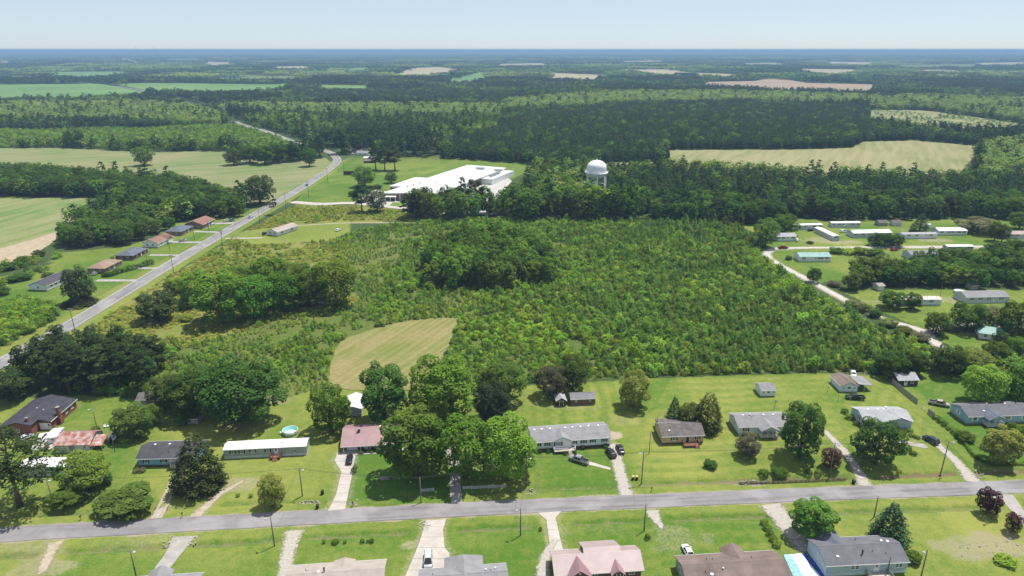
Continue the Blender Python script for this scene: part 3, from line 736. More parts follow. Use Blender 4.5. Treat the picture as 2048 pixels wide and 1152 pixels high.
bark = mat('bark', (.085, .068, .052), (.16, .135, .11), 3, .95, .6, 12)
pinebark = mat('pine_bark', (.10, .07, .05), (.17, .13, .10), 3, .95, .6, 12)
LM = {
 'oak': leafmat('oak_leaves', (.022, .046, .010), (.062, .108, .020)),
 'maple': leafmat('maple_leaves', (.040, .090, .012), (.108, .190, .022), trans=.32),
 'mid': leafmat('hardwood_leaves', (.034, .072, .012), (.090, .150, .022)),
 'lime': leafmat('bright_leaves', (.062, .11, .012), (.135, .20, .025), trans=.32),
 'olive': leafmat('olive_leaves', (.060, .082, .018), (.135, .160, .036)),
 'pine': leafmat('pine_needles', (.018, .034, .012), (.050, .078, .024), trans=.15),
 'plantpine': leafmat('plantation_needles', (.016, .032, .012), (.046, .074, .022), trans=.15),
 'cedar': leafmat('cedar_sprays', (.024, .034, .012), (.062, .072, .022), trans=.15),
 'spruce': leafmat('blue_green_sprays', (.016, .036, .016), (.048, .082, .034), trans=.15),
 'purple': leafmat('purple_leaves', (.030, .012, .014), (.075, .030, .032)),
 'bronze': leafmat('bronze_leaves', (.052, .056, .032), (.120, .120, .064)),
 'gum': leafmat('sapling_leaves', (.052, .112, .012), (.150, .245, .026), trans=.32),
 'gum2': leafmat('yellow_sapling_leaves', (.072, .122, .014), (.185, .252, .034), trans=.32),
 'ypine': leafmat('young_pine_needles', (.038, .076, .016), (.104, .170, .032), trans=.2),
 'weed': leafmat('tall_weeds', (.090, .115, .018), (.215, .215, .045), trans=.32),
 'light': leafmat('light_forest_leaves', (.085, .140, .032), (.175, .230, .060)),
 'grey': leafmat('grey_twigs', (.12, .11, .09), (.22, .20, .17), trans=.05),
}
for k in LM: MATS[LM[k].name] = LM[k]
# ---- prototypes: kind -> list of (crown mesh, trunk mesh, design height, design radius)
PROTO = {}
def proto(kind, crowns, H, R, tk): PROTO[kind] = [(c, t, H, R) for c, t in zip(crowns, tk)]
_tr = [trunk_mesh(s, bark) for s in (1, 2, 3)]
_tb = [trunk_mesh(s, bark, 10, .42, 10, 3.6, .15) for s in (4, 5)]
_tp = [trunk_mesh(s, pinebark, 16, .26, 9, 2.0, .55, .25, .95) for s in (6, 7, 8)]
_ts = [trunk_mesh(9, bark, 9, .16, 0, 1, .2, .1, .9)] * 3
for k in ('oak', 'maple', 'mid', 'lime', 'olive', 'purple', 'bronze'):
    proto(k, [tree_deciduous(11 + 7 * i + 31 * len(PROTO), LM[k], nl=(24, 30, 20)[i], lobe=(.36, .31, .40)[i], n=(10500, 11000, 10000)[i], leaf=.34) for i in range(3)], 10, 4, _tr)
proto('bigoak', [tree_deciduous(71 + i, LM['oak'], 10, 5.4, .03, 44, 15000, .34, .25, 1.02, .85) for i in range(2)], 10, 5.4, _tb)
proto('bluemid', [tree_deciduous(181 + i, LM['spruce'], 10, 4, .04, 28, 9500, .34, .32) for i in range(2)], 10, 4, _tr)
proto('roundpine', [tree_deciduous(171 + i, LM['pine'], 10, 4, .06, 26, 9500, .36, .33) for i in range(3)], 10, 4, _tr)
proto('pine', [tree_pine(81 + i, LM['pine'], 16, 3.6, .30, 5200, .42, 12) for i in range(3)], 16, 3.6, _tp)
proto('longpine', [tree_pine(86, LM['pine'], 16, 5.2, .34, 4200, .42, 8)], 16, 5.2, [trunk_mesh(16, pinebark, 16, .3, 14, 4.2, .36, .5, .95)])
proto('cedar', [tree_cone(91 + i, LM['cedar'], 9, 2.9, 5200, .30, .62, .02, .26) for i in range(2)], 9, 2.9, _ts)
proto('spruce', [tree_cone(95 + i, LM['spruce'], 9, 2.4, 3200, .32, .85, .03, .2, 7) for i in range(2)], 9, 2.4, _ts)
# trees of the woods, seen from farther off: coarser sprays
proto('woodoak', [tree_deciduous(111 + i, LM['oak'], 14, 4.6, .03, 20, 1900, .8, .36) for i in range(3)], 14, 4.6, _tr)
proto('woodmid', [tree_deciduous(121 + i, LM['mid'], 14, 4.4, .03, 20, 1900, .8, .36) for i in range(3)], 14, 4.4, _tr)
proto('woodlime', [tree_deciduous(131 + i, LM['maple'], 13, 4.2, .03, 20, 2000, .72, .36) for i in range(3)], 13, 4.2, _tr)
proto('woodpine', [tree_pine(141 + i, LM['pine'], 16, 4.0, .25, 1800, .8, 9) for i in range(3)], 16, 4.0, _tp)
_cnt = {}
def plant(kind, u, v, vtop=None, w=None, label=None, name=None, cat='tree', group=None, H=None, R=None, xy=None):
    """a tree standing at photo pixel (u,v) reaching row vtop, w pixels wide"""
    x, y = xy if xy else G(u, v)
    if H is None: H = height_at(u, v, vtop)
    if R is None: R = w / 2 / scale_at(x, y, H / 2)
    i = _cnt.get(kind, 0); _cnt[kind] = i + 1
    c, t, h0, r0 = PROTO[kind][i % len(PROTO[kind])]
    rnd = random.Random(i * 7 + int(x * 3 + y))
    o = thing(name or {'pine': 'pine_tree', 'roundpine': 'pine_tree', 'longpine': 'pine_tree', 'woodpine': 'pine_tree', 'cedar': 'cedar_tree', 'spruce': 'conifer_tree'}.get(kind, 'tree'), label, cat, (x, y, 0), rnd.uniform(0, 6.28), group)
    o.scale = (R / r0, R / r0, H / h0)
    for nm, me in (('crown', c), ('trunk', t)):
        q = bpy.data.objects.new(nm, me); COL.objects.link(q); q.parent = o
    return o
BUSH = {k: [bush(200 + 5 * i + j, LM[k]) for j in range(3)] for i, k in enumerate(('oak', 'mid', 'lime', 'olive', 'purple', 'bronze', 'cedar', 'gum', 'gum2'))}
STEM = MB().tube([(0, 0, -.05), (.02, 0, .4), (0, .03, .8)], [.06, .05, .02], 5).tube([(0, 0, .2), (.25, .1, .7)], [.04, .02], 5).tube([(0, 0, .2), (-.2, -.2, .7)], [.04, .02], 5).mesh('stem', bark)
def shrub(kind, u, v, w, h, label, name='shrub', group=None, sy=1.0, cat='shrub'):
    x, y = G(u, v); R = w / 2 / scale_at(x, y, .5)
    i = _cnt.get('b' + kind, 0); _cnt['b' + kind] = i + 1
    if R > 1.9 and kind in PROTO:
        o = plant(kind, u, v, label=label, name=name, cat=cat, group=group, H=h, R=R)
        return o
    o = thing(name, label, cat, (x, y, 0), (i * 2.1) % 6.28 if sy == 1 else 0, group); o.scale = (R, R * sy, h / 1.5)
    for nm, me in (('foliage', BUSH[kind][i % 3]), ('stem', STEM)):
        q = bpy.data.objects.new(nm, me); COL.objects.link(q); q.parent = o
    return o

# ================================================================== scatter: one object per mass of plants
def proto_collection(name, meshes):
    c = bpy.data.collections.new(name)
    for i, me in enumerate(meshes):
        c.objects.link(bpy.data.objects.new('%s_%02d' % (name, i), me))
    return c
def scatter(name, label, cat, pts, scl, rot, vid, coll):
    """pts (n,3); scl (n,3); rot (n); vid (n) index into the collection"""
    me = bpy.data.meshes.new(name); me.vertices.add(len(pts)); me.vertices.foreach_set('co', pts.astype(np.float32).ravel())
    for nm, ty, key, a in (('scl', 'FLOAT_VECTOR', 'vector', scl), ('rz', 'FLOAT', 'value', rot), ('vid', 'INT', 'value', vid)):
        t = me.attributes.new(nm, ty, 'POINT'); t.data.foreach_set(key, (a.astype(np.int32) if ty == 'INT' else a.astype(np.float32)).ravel())
    o = bpy.data.objects.new(name, me); COL.objects.link(o)
    g = bpy.data.node_groups.new('scatter_' + name, 'GeometryNodeTree')
    g.interface.new_socket('Geometry', in_out='INPUT', socket_type='NodeSocketGeometry'); g.interface.new_socket('Geometry', in_out='OUTPUT', socket_type='NodeSocketGeometry')
    N, L = g.nodes, g.links
    gi, go = N.new('NodeGroupInput'), N.new('NodeGroupOutput'); ip = N.new('GeometryNodeInstanceOnPoints')
    ci = N.new('GeometryNodeCollectionInfo'); ci.inputs['Collection'].default_value = coll; ci.inputs['Separate Children'].default_value = True; ci.inputs['Reset Children'].default_value = True
    def attr(nm, ty):
        a = N.new('GeometryNodeInputNamedAttribute'); a.data_type = ty; a.inputs['Name'].default_value = nm; return a.outputs['Attribute']
    cx = N.new('ShaderNodeCombineXYZ'); L.new(attr('rz', 'FLOAT'), cx.inputs['Z'])
    er = N.new('FunctionNodeEulerToRotation'); L.new(cx.outputs[0], er.inputs[0])
    L.new(gi.outputs[0], ip.inputs['Points']); L.new(ci.outputs[0], ip.inputs['Instance']); ip.inputs['Pick Instance'].default_value = True
    L.new(attr('vid', 'INT'), ip.inputs['Instance Index']); L.new(er.outputs[0], ip.inputs['Rotation']); L.new(attr('scl', 'FLOAT_VECTOR'), ip.inputs['Scale'])
    L.new(ip.outputs[0], go.inputs[0])
    md = o.modifiers.new('scatter', 'NODES'); md.node_group = g
    tag(o, label, cat, kind='stuff'); return o
def jgrid(x0, x1, y0, y1, s, seed, amp=.48):
    rng = np.random.default_rng(seed); X, Y = np.meshgrid(np.arange(x0, x1, s), np.arange(y0, y1, s))
    x, y = X.ravel(), Y.ravel(); return x + rng.uniform(-amp, amp, x.size) * s, y + rng.uniform(-amp, amp, x.size) * s, rng
# ================================================================== masses of plants
def smalls(kind):
    return {'gum': [tree_deciduous(301 + i, LM['gum'], 3.2, 1.25, .03, 8, 330, .36, .46) for i in range(3)],
            'gum2': [tree_deciduous(311 + i, LM['gum2'], 3.0, 1.25, .03, 8, 330, .36, .46) for i in range(3)],
            'pine': [tree_cone(321 + i, LM['ypine'], 3.6, 1.25, 330, .38, .8, .02, .25) for i in range(3)],
            'weed': [bush(331 + i, LM['weed'], .8, .8, 140, .28, 4) for i in range(3)],
            'olive': [bush(341 + i, LM['olive'], 1.2, 2.0, 260, .34, 6) for i in range(3)]}[kind]
SAPL = proto_collection('sapling_kinds', smalls('gum') + smalls('gum2') + smalls('pine') + smalls('weed') + smalls('olive'))
def ok_roads(x, y, extra=1.0):
    k = np.ones(x.shape, bool)
    for ln, w in ((HIGHWAY[::2], 5.5), (LANE, 3.2), (LANE2, 2.6), (FACT_DRIVE, 5), (TRACK, 1.6), (STREET, 4)):
        k &= pdist(x, y, ln) > w + extra
    return k
COPSE = [(842, 572), (850, 535), (880, 508), (960, 490), (1060, 505), (1102, 538), (1110, 574), (1000, 580), (900, 578)]
CLUMP = [(400, 638), (352, 598), (375, 578), (480, 572), (600, 562), (685, 575), (700, 603), (640, 612), (590, 614), (500, 636), (440, 640)]
PINESTAND = [(48, 752), (120, 726), (250, 716), (318, 742), (316, 786), (200, 796), (100, 788), (52, 784)]
# ---- young regrowth
def regrowth():
    gp = GP(REGROWTH); xs = [p[0] for p in gp]; ys = [p[1] for p in gp]
    x, y, rng = jgrid(min(xs), max(xs), min(ys), max(ys), 1.42, 41)
    k = pip(x, y, gp) & ~pip(x, y, GP(HAYFIELD)) & ~pip(x, y, GP(LAWNS[0])) & ok_roads(x, y)
    gap = vnoise(x, y, 5, 61) * .6 + vnoise(x, y, 14, 62) * .4
    rows = np.abs(((x * .94 + y * .34 + 3 * vnoise(x, y, 11, 67)) / 3.6) % 1.0 - .5); k &= (gap > .27 + .09 * (x < G(820, 700)[0])) & ((rows > .07) | (vnoise(x, y, 40, 66) > .5))
    x, y = x[k], y[k]; n = x.size
    # kinds follow the photograph: yellow-green to the west and north, pine and olive thicket to the east
    east = np.clip((x + 20) / 110, 0, 1); nn = vnoise(x, y, 18, 63); r = rng.random(n)
    limeband = pip(x, y, GP([(1500, 500), (1560, 530), (1700, 600), (1760, 660), (1640, 640), (1530, 560), (1480, 500)]))
    ppine = np.clip(.34 + .22 * east + .6 * (nn - .5), .05, .85); polive = .04 + .26 * east
    kind = np.where(r < ppine, 2, np.where(r < ppine + polive, 4, np.where(rng.random(n) < .26 + .7 * (vnoise(x, y, 30, 64) - .5), 1, 0)))
    kind = np.where(limeband & (rng.random(n) < .75), np.where(rng.random(n) < .5, 1, 0), kind)
    h = (.40 + .52 * vnoise(x, y, 26, 65) + .34 * east) * rng.uniform(.55, 1.3, n); tall = rng.random(n) < .035; h = np.where(tall, h * 1.7, h); kind = np.where(tall & (rng.random(n) < .6), 2, kind)
    west = x < G(700, 700)[0]; h = np.where(west, h * .72, h)
    nearlawn = pdist(x, y, GP(LAWNS[0][6:16])) < 7; h = np.where(nearlawn, h * .9, h)
    sw = h * rng.uniform(.7, 1.3, n); scl = np.stack([sw, sw * rng.uniform(.8, 1.2, n), h * rng.uniform(.8, 1.25, n)], 1)
    scatter('young_regrowth', 'dense young regrowth of sweetgum and pine saplings filling the open field', 'saplings', np.stack([x, y, np.zeros(n)], 1), scl, rng.uniform(0, 6.28, n), kind * 3 + rng.integers(0, 3, n), SAPL)
regrowth()
def weeds():
    out = []
    for poly, s in ((MEADOW, 1.5), (MEADOW2, 1.7)):
        gp = GP(poly); xs = [p[0] for p in gp]; ys = [p[1] for p in gp]
        x, y, rng = jgrid(min(xs), max(xs), min(ys), max(ys), s, 51)
        k = pip(x, y, gp) & ok_roads(x, y, 4.2) & ~pip(x, y, GP(HAYFIELD)) & (vnoise(x, y, 9, 71) + .35 * vnoise(x, y, 3, 72) > .52)
        for p in LAWNS: k &= ~pip(x, y, GP(p))
        out.append((x[k], y[k]))
    x = np.concatenate([o[0] for o in out]); y = np.concatenate([o[1] for o in out]); rng = np.random.default_rng(52); n = x.size
    big = rng.random(n) < .07 + .12 * (vnoise(x, y, 30, 73) > .6)
    kind = np.where(big, rng.choice([0, 1, 2], n), 3); h = np.where(big, rng.uniform(.35, .75, n), rng.uniform(.5, 1.2, n))
    scatter('meadow_weeds', 'tall yellow-green weeds in the rough meadow beside the highway', 'weeds', np.stack([x, y, np.zeros(n)], 1), np.stack([h * 1.2, h * 1.2, h], 1), rng.uniform(0, 6.28, n), kind * 3 + rng.integers(0, 3, n), SAPL)
weeds()
SCRUB_NEAR = [(-90, 660), (-60, 620), (0, 606), (55, 600), (98, 608), (122, 626), (88, 655), (0, 694), (-90, 735)]
def scrub(name, label, poly, s, hmin, hmax, seed, mixp=(.4, .2, .25, 0, .15), thin=.2):
    gp = GP(poly); xs = [p[0] for p in gp]; ys = [p[1] for p in gp]
    x, y, rng = jgrid(min(xs), max(xs), min(ys), max(ys), s, seed)
    k = pip(x, y, gp) & ok_roads(x, y, 5) & (vnoise(x, y, s * 4, seed) > thin); x, y = x[k], y[k]; n = x.size
    kind = rng.choice(5, n, p=mixp); h = rng.uniform(hmin, hmax, n) * (.7 + .6 * vnoise(x, y, s * 9, seed + 1)) / 3.2
    scatter(name, label, 'scrub', np.stack([x, y, np.zeros(n)], 1), np.stack([h * 1.1, h * 1.1, h], 1), rng.uniform(0, 6.28, n), kind * 3 + rng.integers(0, 3, n), SAPL)
scrub('roadside_scrub', 'waist-high to tall green scrub left of the highway, at the photo edge', SCRUB_NEAR, 1.7, 2.2, 4.6, 81, thin=.12)
scrub('young_plantation', 'low young plantation and scrub behind the fallow field', YOUNG_LEFT, 3.4, 2.6, 6.5, 83, (.3, .15, .4, 0, .15), .1)
scrub('clearcut_scrub', 'sparse regrowth dotting the pale clearcut', FIELDS[7][2], 9, 2, 5, 85, (.3, .2, .2, 0, .3), .45)
scrub('factory_meadow_scrub', 'rough scrub in the meadow south of the factory drive', [(560, 432), (610, 412), (760, 416), (850, 428), (860, 440), (700, 444)], 2.4, .8, 2.2, 87, (.15, .3, .05, .3, .2), .4)

scrub('thicket', 'shady undergrowth between the pine stand and the big dark tree', [(150, 786), (180, 770), (318, 745), (322, 692), (352, 700), (335, 768), (322, 800), (300, 798)], 1.8, 2.0, 5.0, 88, (.35, .05, .2, 0, .4), .1)
scrub('thicket', 'tangled thicket around the lane end at the right edge', [(1880, 744), (1893, 716), (1990, 714), (2010, 700), (2200, 690), (2200, 800), (2062, 778), (1960, 742)], 2.0, 2.4, 6.0, 89, (.35, .05, .2, 0, .4), .15)
scrub('thicket', 'leafy thicket right of the teal hip roof', [(2012, 694), (1995, 672), (1950, 662), (1905, 656), (1960, 652), (2200, 664), (2200, 690)], 2.0, 2.4, 6.0, 90, (.35, .1, .2, 0, .35), .15)
scrub('thicket', 'brushy strip between the striped field and the highway yards', [(-100, 600), (-100, 556), (60, 520), (115, 500), (130, 508), (100, 540), (30, 565)], 2.6, 1.6, 4.0, 91, (.35, .1, .1, .1, .35), .4)
# ---- far and middle forest
def lowtree(kind, i):
    if kind == 'pine': return tree_cone(401 + i, LM['plantpine'], 14, 3.5, 170, 1.7, .6, .08, .15)
    if kind == 'bigpine': return tree_pine(411 + i, LM['pine'], 17, 4.2, .35, 210, 1.8, 6)
    return tree_deciduous(421 + 10 * ('mid', 'oak', 'light').index(kind) + i, LM[kind], 14, 4.8, .05, 9, 210, 1.75, .45)
FOR = proto_collection('forest_kinds', [lowtree(k, i) for k in ('pine', 'bigpine', 'mid', 'oak', 'light') for i in range(3)])
def px_of(x, y, z):
    d = y * cP - (z - HCAM) * sP
    return 1024 + F * x / d, 576 - F * (y * sP + (z - HCAM) * cP) / d
PINE_Z = [[(1060, 215), (1250, 200), (1500, 196), (1745, 206), (1745, 250), (1960, 266), (1970, 285), (1740, 284), (1600, 300), (1330, 318), (1000, 318), (880, 300), (900, 265), (1000, 245)],
          [(1195, 340), (1335, 327), (1800, 342), (1940, 345), (2060, 320), (2060, 420), (1290, 420), (1195, 390)],
          [(-100, 245), (330, 240), (460, 246), (440, 258), (-100, 266)],
          [(600, 170), (1050, 178), (1000, 196), (700, 196), (560, 190)]]
LIGHT_Z = [[(440, 203), (700, 202), (1010, 205), (1000, 224), (800, 226), (560, 218), (440, 215)],
           [(1010, 195), (1200, 180), (1400, 178), (1760, 186), (1760, 203), (1500, 196), (1250, 198), (1020, 212)],
           [(-100, 198), (300, 200), (450, 212), (460, 238), (300, 236), (-100, 226)],
           [(1740, 192), (1850, 186), (2100, 196), (2100, 248), (1960, 236), (1850, 218), (1740, 218)],
           [(1975, 275), (2100, 262), (2100, 335), (1960, 335)]]
IND = {'A': [(-120, 352), (60, 352), (120, 358), (200, 366), (300, 372), (380, 382), (468, 408), (490, 436), (330, 442), (292, 424), (245, 394), (-120, 392)],
       'B': [(116, 500), (125, 480), (190, 455), (292, 442), (318, 468), (250, 491)],
       'F': [(810, 438), (835, 425), (1000, 424), (1290, 416), (1290, 443), (1000, 437), (860, 444)],
       'R': [(1290, 412), (2140, 418), (2140, 440), (1980, 436), (1700, 436), (1500, 448), (1290, 443)],
       'E': [(1700, 580), (1716, 546), (1800, 547), (1990, 516), (2140, 510), (2140, 574), (1990, 578), (1760, 577)]}
def excluded(x, y):
    k = np.zeros(x.shape, bool)
    for p in LAWNS + [MEADOW, MEADOW2, REGROWTH, YOUNG_LEFT, FACTORY_LOT] + list(IND.values()): k |= pip(x, y, GP(p))
    for f in FIELDS: k |= pip(x, y, GP(f[2]))
    return k
def species(x, y, rng):
    u, v = px_of(x, y, 12); n = x.size
    pz = np.zeros(n, bool); lz = np.zeros(n, bool)
    for p in PINE_Z: pz |= pip(u, v, [(a[0], a[1]) for a in p])
    for p in LIGHT_Z: lz |= pip(u, v, [(a[0], a[1]) for a in p])
    nn = vnoise(x, y, 160, 91); n2 = vnoise(x, y, 45, 92); r = rng.random(n)
    mixk = np.where(r < .15 + .7 * (nn > .55), 1, np.where(r < .8, np.where(n2 > .5, 2, 3), np.where(n2 > .72, 4, 2)))
    k = np.where(pz, np.where(r < .93, 0, 2), np.where(lz, np.where(r < .85 + .3 * (n2 - .5), 4, np.where(r < .95, 2, 1)), mixk))
    return k
def forest():
    for name, label, y0, y1, s in (('woodland', 'dark mixed woodland and pine plantation behind the factory and water tower', 440, 1330, 5.6),
                                   ('far_woodland', 'wooded country stretching away between the far fields', 1330, 2750, 9.5)):
        x, y, rng = jgrid(-.80 * y1 - 90, .80 * y1 + 90, y0, y1, s, int(y0))
        k = (np.abs(x) < .79 * y + 90); x, y = x[k], y[k]
        k = ~excluded(x, y) & ok_roads(x, y, 7 if y0 < 1000 else 14); x, y = x[k], y[k]; n = x.size
        kd = species(x, y, rng); edge = rng.random(n)
        keep = (kd == 0) | (edge < (.62 if y0 < 1000 else .8)); x, y, kd = x[keep], y[keep], kd[keep]; n = x.size
        h = np.where(kd == 0, rng.uniform(.86, .98, n), rng.uniform(.80, 1.12, n)) * (.88 + .24 * vnoise(x, y, 70, 93))
        wd = h * (1.0 if y0 < 1000 else 1.45) * np.where(kd == 0, .95, 1.0)
        scatter(name, label, 'forest', np.stack([x, y, np.zeros(n)], 1), np.stack([wd, wd, h], 1), rng.uniform(0, 6.28, n), kd * 3 + rng.integers(0, 3, n), FOR)
forest()
def tile(seed, m, size=96, n=34):
    rng = np.random.default_rng(seed); cx = rng.uniform(-size / 2, size / 2, (n, 2)); C, Nn, A = [], [], []
    for i in range(n):
        k = 18; d = sphere_pts(rng, k, -.2); r = rng.uniform(5.5, 10); h = rng.uniform(11, 17)
        C.append(d * np.array([r, r, r * .75]) + np.array([cx[i, 0], cx[i, 1], h - r * .7])); Nn.append(d + rng.normal(0, .35, (k, 3))); A.append(np.full(k, np.clip(rng.normal(.5, .3), 0, 1)))
    return leaf_mesh('canopy', np.concatenate(C), np.concatenate(Nn), 6.5, m, rng, attr=np.concatenate(A))
TILES = proto_collection('canopy_kinds', [tile(500 + i, LM[k]) for k in ('pine', 'mid', 'oak', 'light') for i in range(2)])
def far_forest():
    s = 88; x, y, rng = jgrid(-11500, 11500, 2750, 14500, s, 97, .3)
    k = np.abs(x) < .79 * y + 100; x, y = x[k], y[k]
    k = np.zeros(x.shape, bool)
    for f in FIELDS: k |= pip(x, y, GP(f[2]))
    # unnamed small openings among the far woods
    k |= (vnoise(x, y, 700, 98) > .80) & (vnoise(x * .4, y, 260, 99) > .55)
    far_hw = pdist(x, y, [G(240, 118), G(282, 128)]) < 70
    x, y = x[~k & ~far_hw], y[~k & ~far_hw]; n = x.size
    nn = vnoise(x, y, 420, 94); r = rng.random(n)
    lz = vnoise(x, y, 520, 95) > .6
    kd = np.where(nn > .58, 0, np.where(lz & (r < .7), 3, np.where(r < .5, 1, np.where(r < .9, 2, 3))))
    h = rng.uniform(.75, 1.2, n)
    scatter('distant_forest', 'blue-green forest running out to the hazy horizon', 'forest', np.stack([x, y, np.zeros(n)], 1), np.stack([np.ones(n) * 1.05, np.ones(n) * 1.05, h], 1), rng.choice([0, 1.57, 3.14, 4.71], n), kd * 2 + rng.integers(0, 2, n), TILES)
far_forest()

# ---- woods whose trees can be told apart: individual trees
WOODC = proto_collection('wood_kinds', [PROTO[k][i][0] for k in ('woodoak', 'woodmid', 'woodlime', 'woodpine') for i in range(3)])
def fill_wood(poly, kinds, s, hr, rr, label, group, seed, limit=300, inner=''):
    gp = GP(poly); xs = [p[0] for p in gp]; ys = [p[1] for p in gp]
    x, y, rng = jgrid(min(xs), max(xs), min(ys), max(ys), s, seed, .36); k = pip(x, y, gp) & ok_roads(x, y, 2)
    x, y = x[k], y[k]; o = np.argsort(y); rest = o[limit:]; o = o[:limit]
    if len(rest):
        n = len(rest); h = rng.uniform(hr[0], hr[1], n) / 14; w = rng.uniform(rr[0], rr[1], n) / 4.4
        kid = np.array([('woodoak', 'woodmid', 'woodlime', 'woodpine').index(kinds[i]) for i in rng.integers(0, len(kinds), n)])
        scatter('wood_interior', 'inner tree crowns of the wood: ' + inner, 'woods', np.stack([x[rest], y[rest], np.zeros(n)], 1), np.stack([w, w, h], 1), rng.uniform(0, 6.28, n), kid * 3 + rng.integers(0, 3, n), WOODC)
    for a, b in zip(x[o], y[o]):
        plant(kinds[rng.integers(0, len(kinds))], 0, 0, xy=(float(a), float(b)), H=float(rng.uniform(*hr)), R=float(rng.uniform(*rr)), label=label, group=group)
fill_wood(IND['A'], ['woodoak', 'woodoak', 'woodmid', 'woodoak'], 7.6, (12, 16.5), (4.4, 6.0), 'tall tree in the dark wood between the fallow field and the striped field', 'trees of the wood left of the highway', 101, 55, 'left of the highway')
fill_wood(IND['B'], ['woodoak', 'woodmid', 'woodmid', 'woodoak'], 6.2, (10, 13.5), (3.8, 5.2), 'leafy tree in the wood behind the row of highway houses', 'trees of the wood behind the highway houses', 102, 32, 'behind the highway houses')
fill_wood(PINESTAND, ['pine'], 6.0, (13, 17), (4.2, 5.6), 'pine in the dense dark stand behind the brick house near the highway', 'pines of the stand behind the brick house', 103)
fill_wood(COPSE, ['woodlime', 'woodmid', 'woodmid', 'woodoak', 'woodmid'], 6.4, (13, 18), (4.0, 5.4), 'broadleaf tree in the round copse at the middle of the regrowth', 'trees of the central copse', 104, 46, 'central copse')
fill_wood(IND['F'], ['woodmid', 'woodoak', 'woodmid', 'woodpine', 'woodlime'], 8.0, (15, 23), (4.6, 6.4), 'tree in the row between the factory yard and the regrowth', 'trees screening the factory', 105, 36, 'in front of the factory')
fill_wood(IND['R'], ['woodoak', 'woodoak', 'woodmid', 'woodpine'], 8.2, (12, 16.5), (4.6, 6.2), 'tree at the dark wood edge behind the mobile homes', 'trees of the wood edge behind the mobile homes', 106, 48, 'behind the mobile homes')
fill_wood(IND['E'], ['woodoak', 'woodmid', 'woodoak', 'woodmid'], 6.8, (8, 13), (3.6, 5.2), 'tree in the belt of woods between the two rows of mobile homes', 'trees of the belt between the mobile homes', 107, 40, 'belt between the mobile homes')
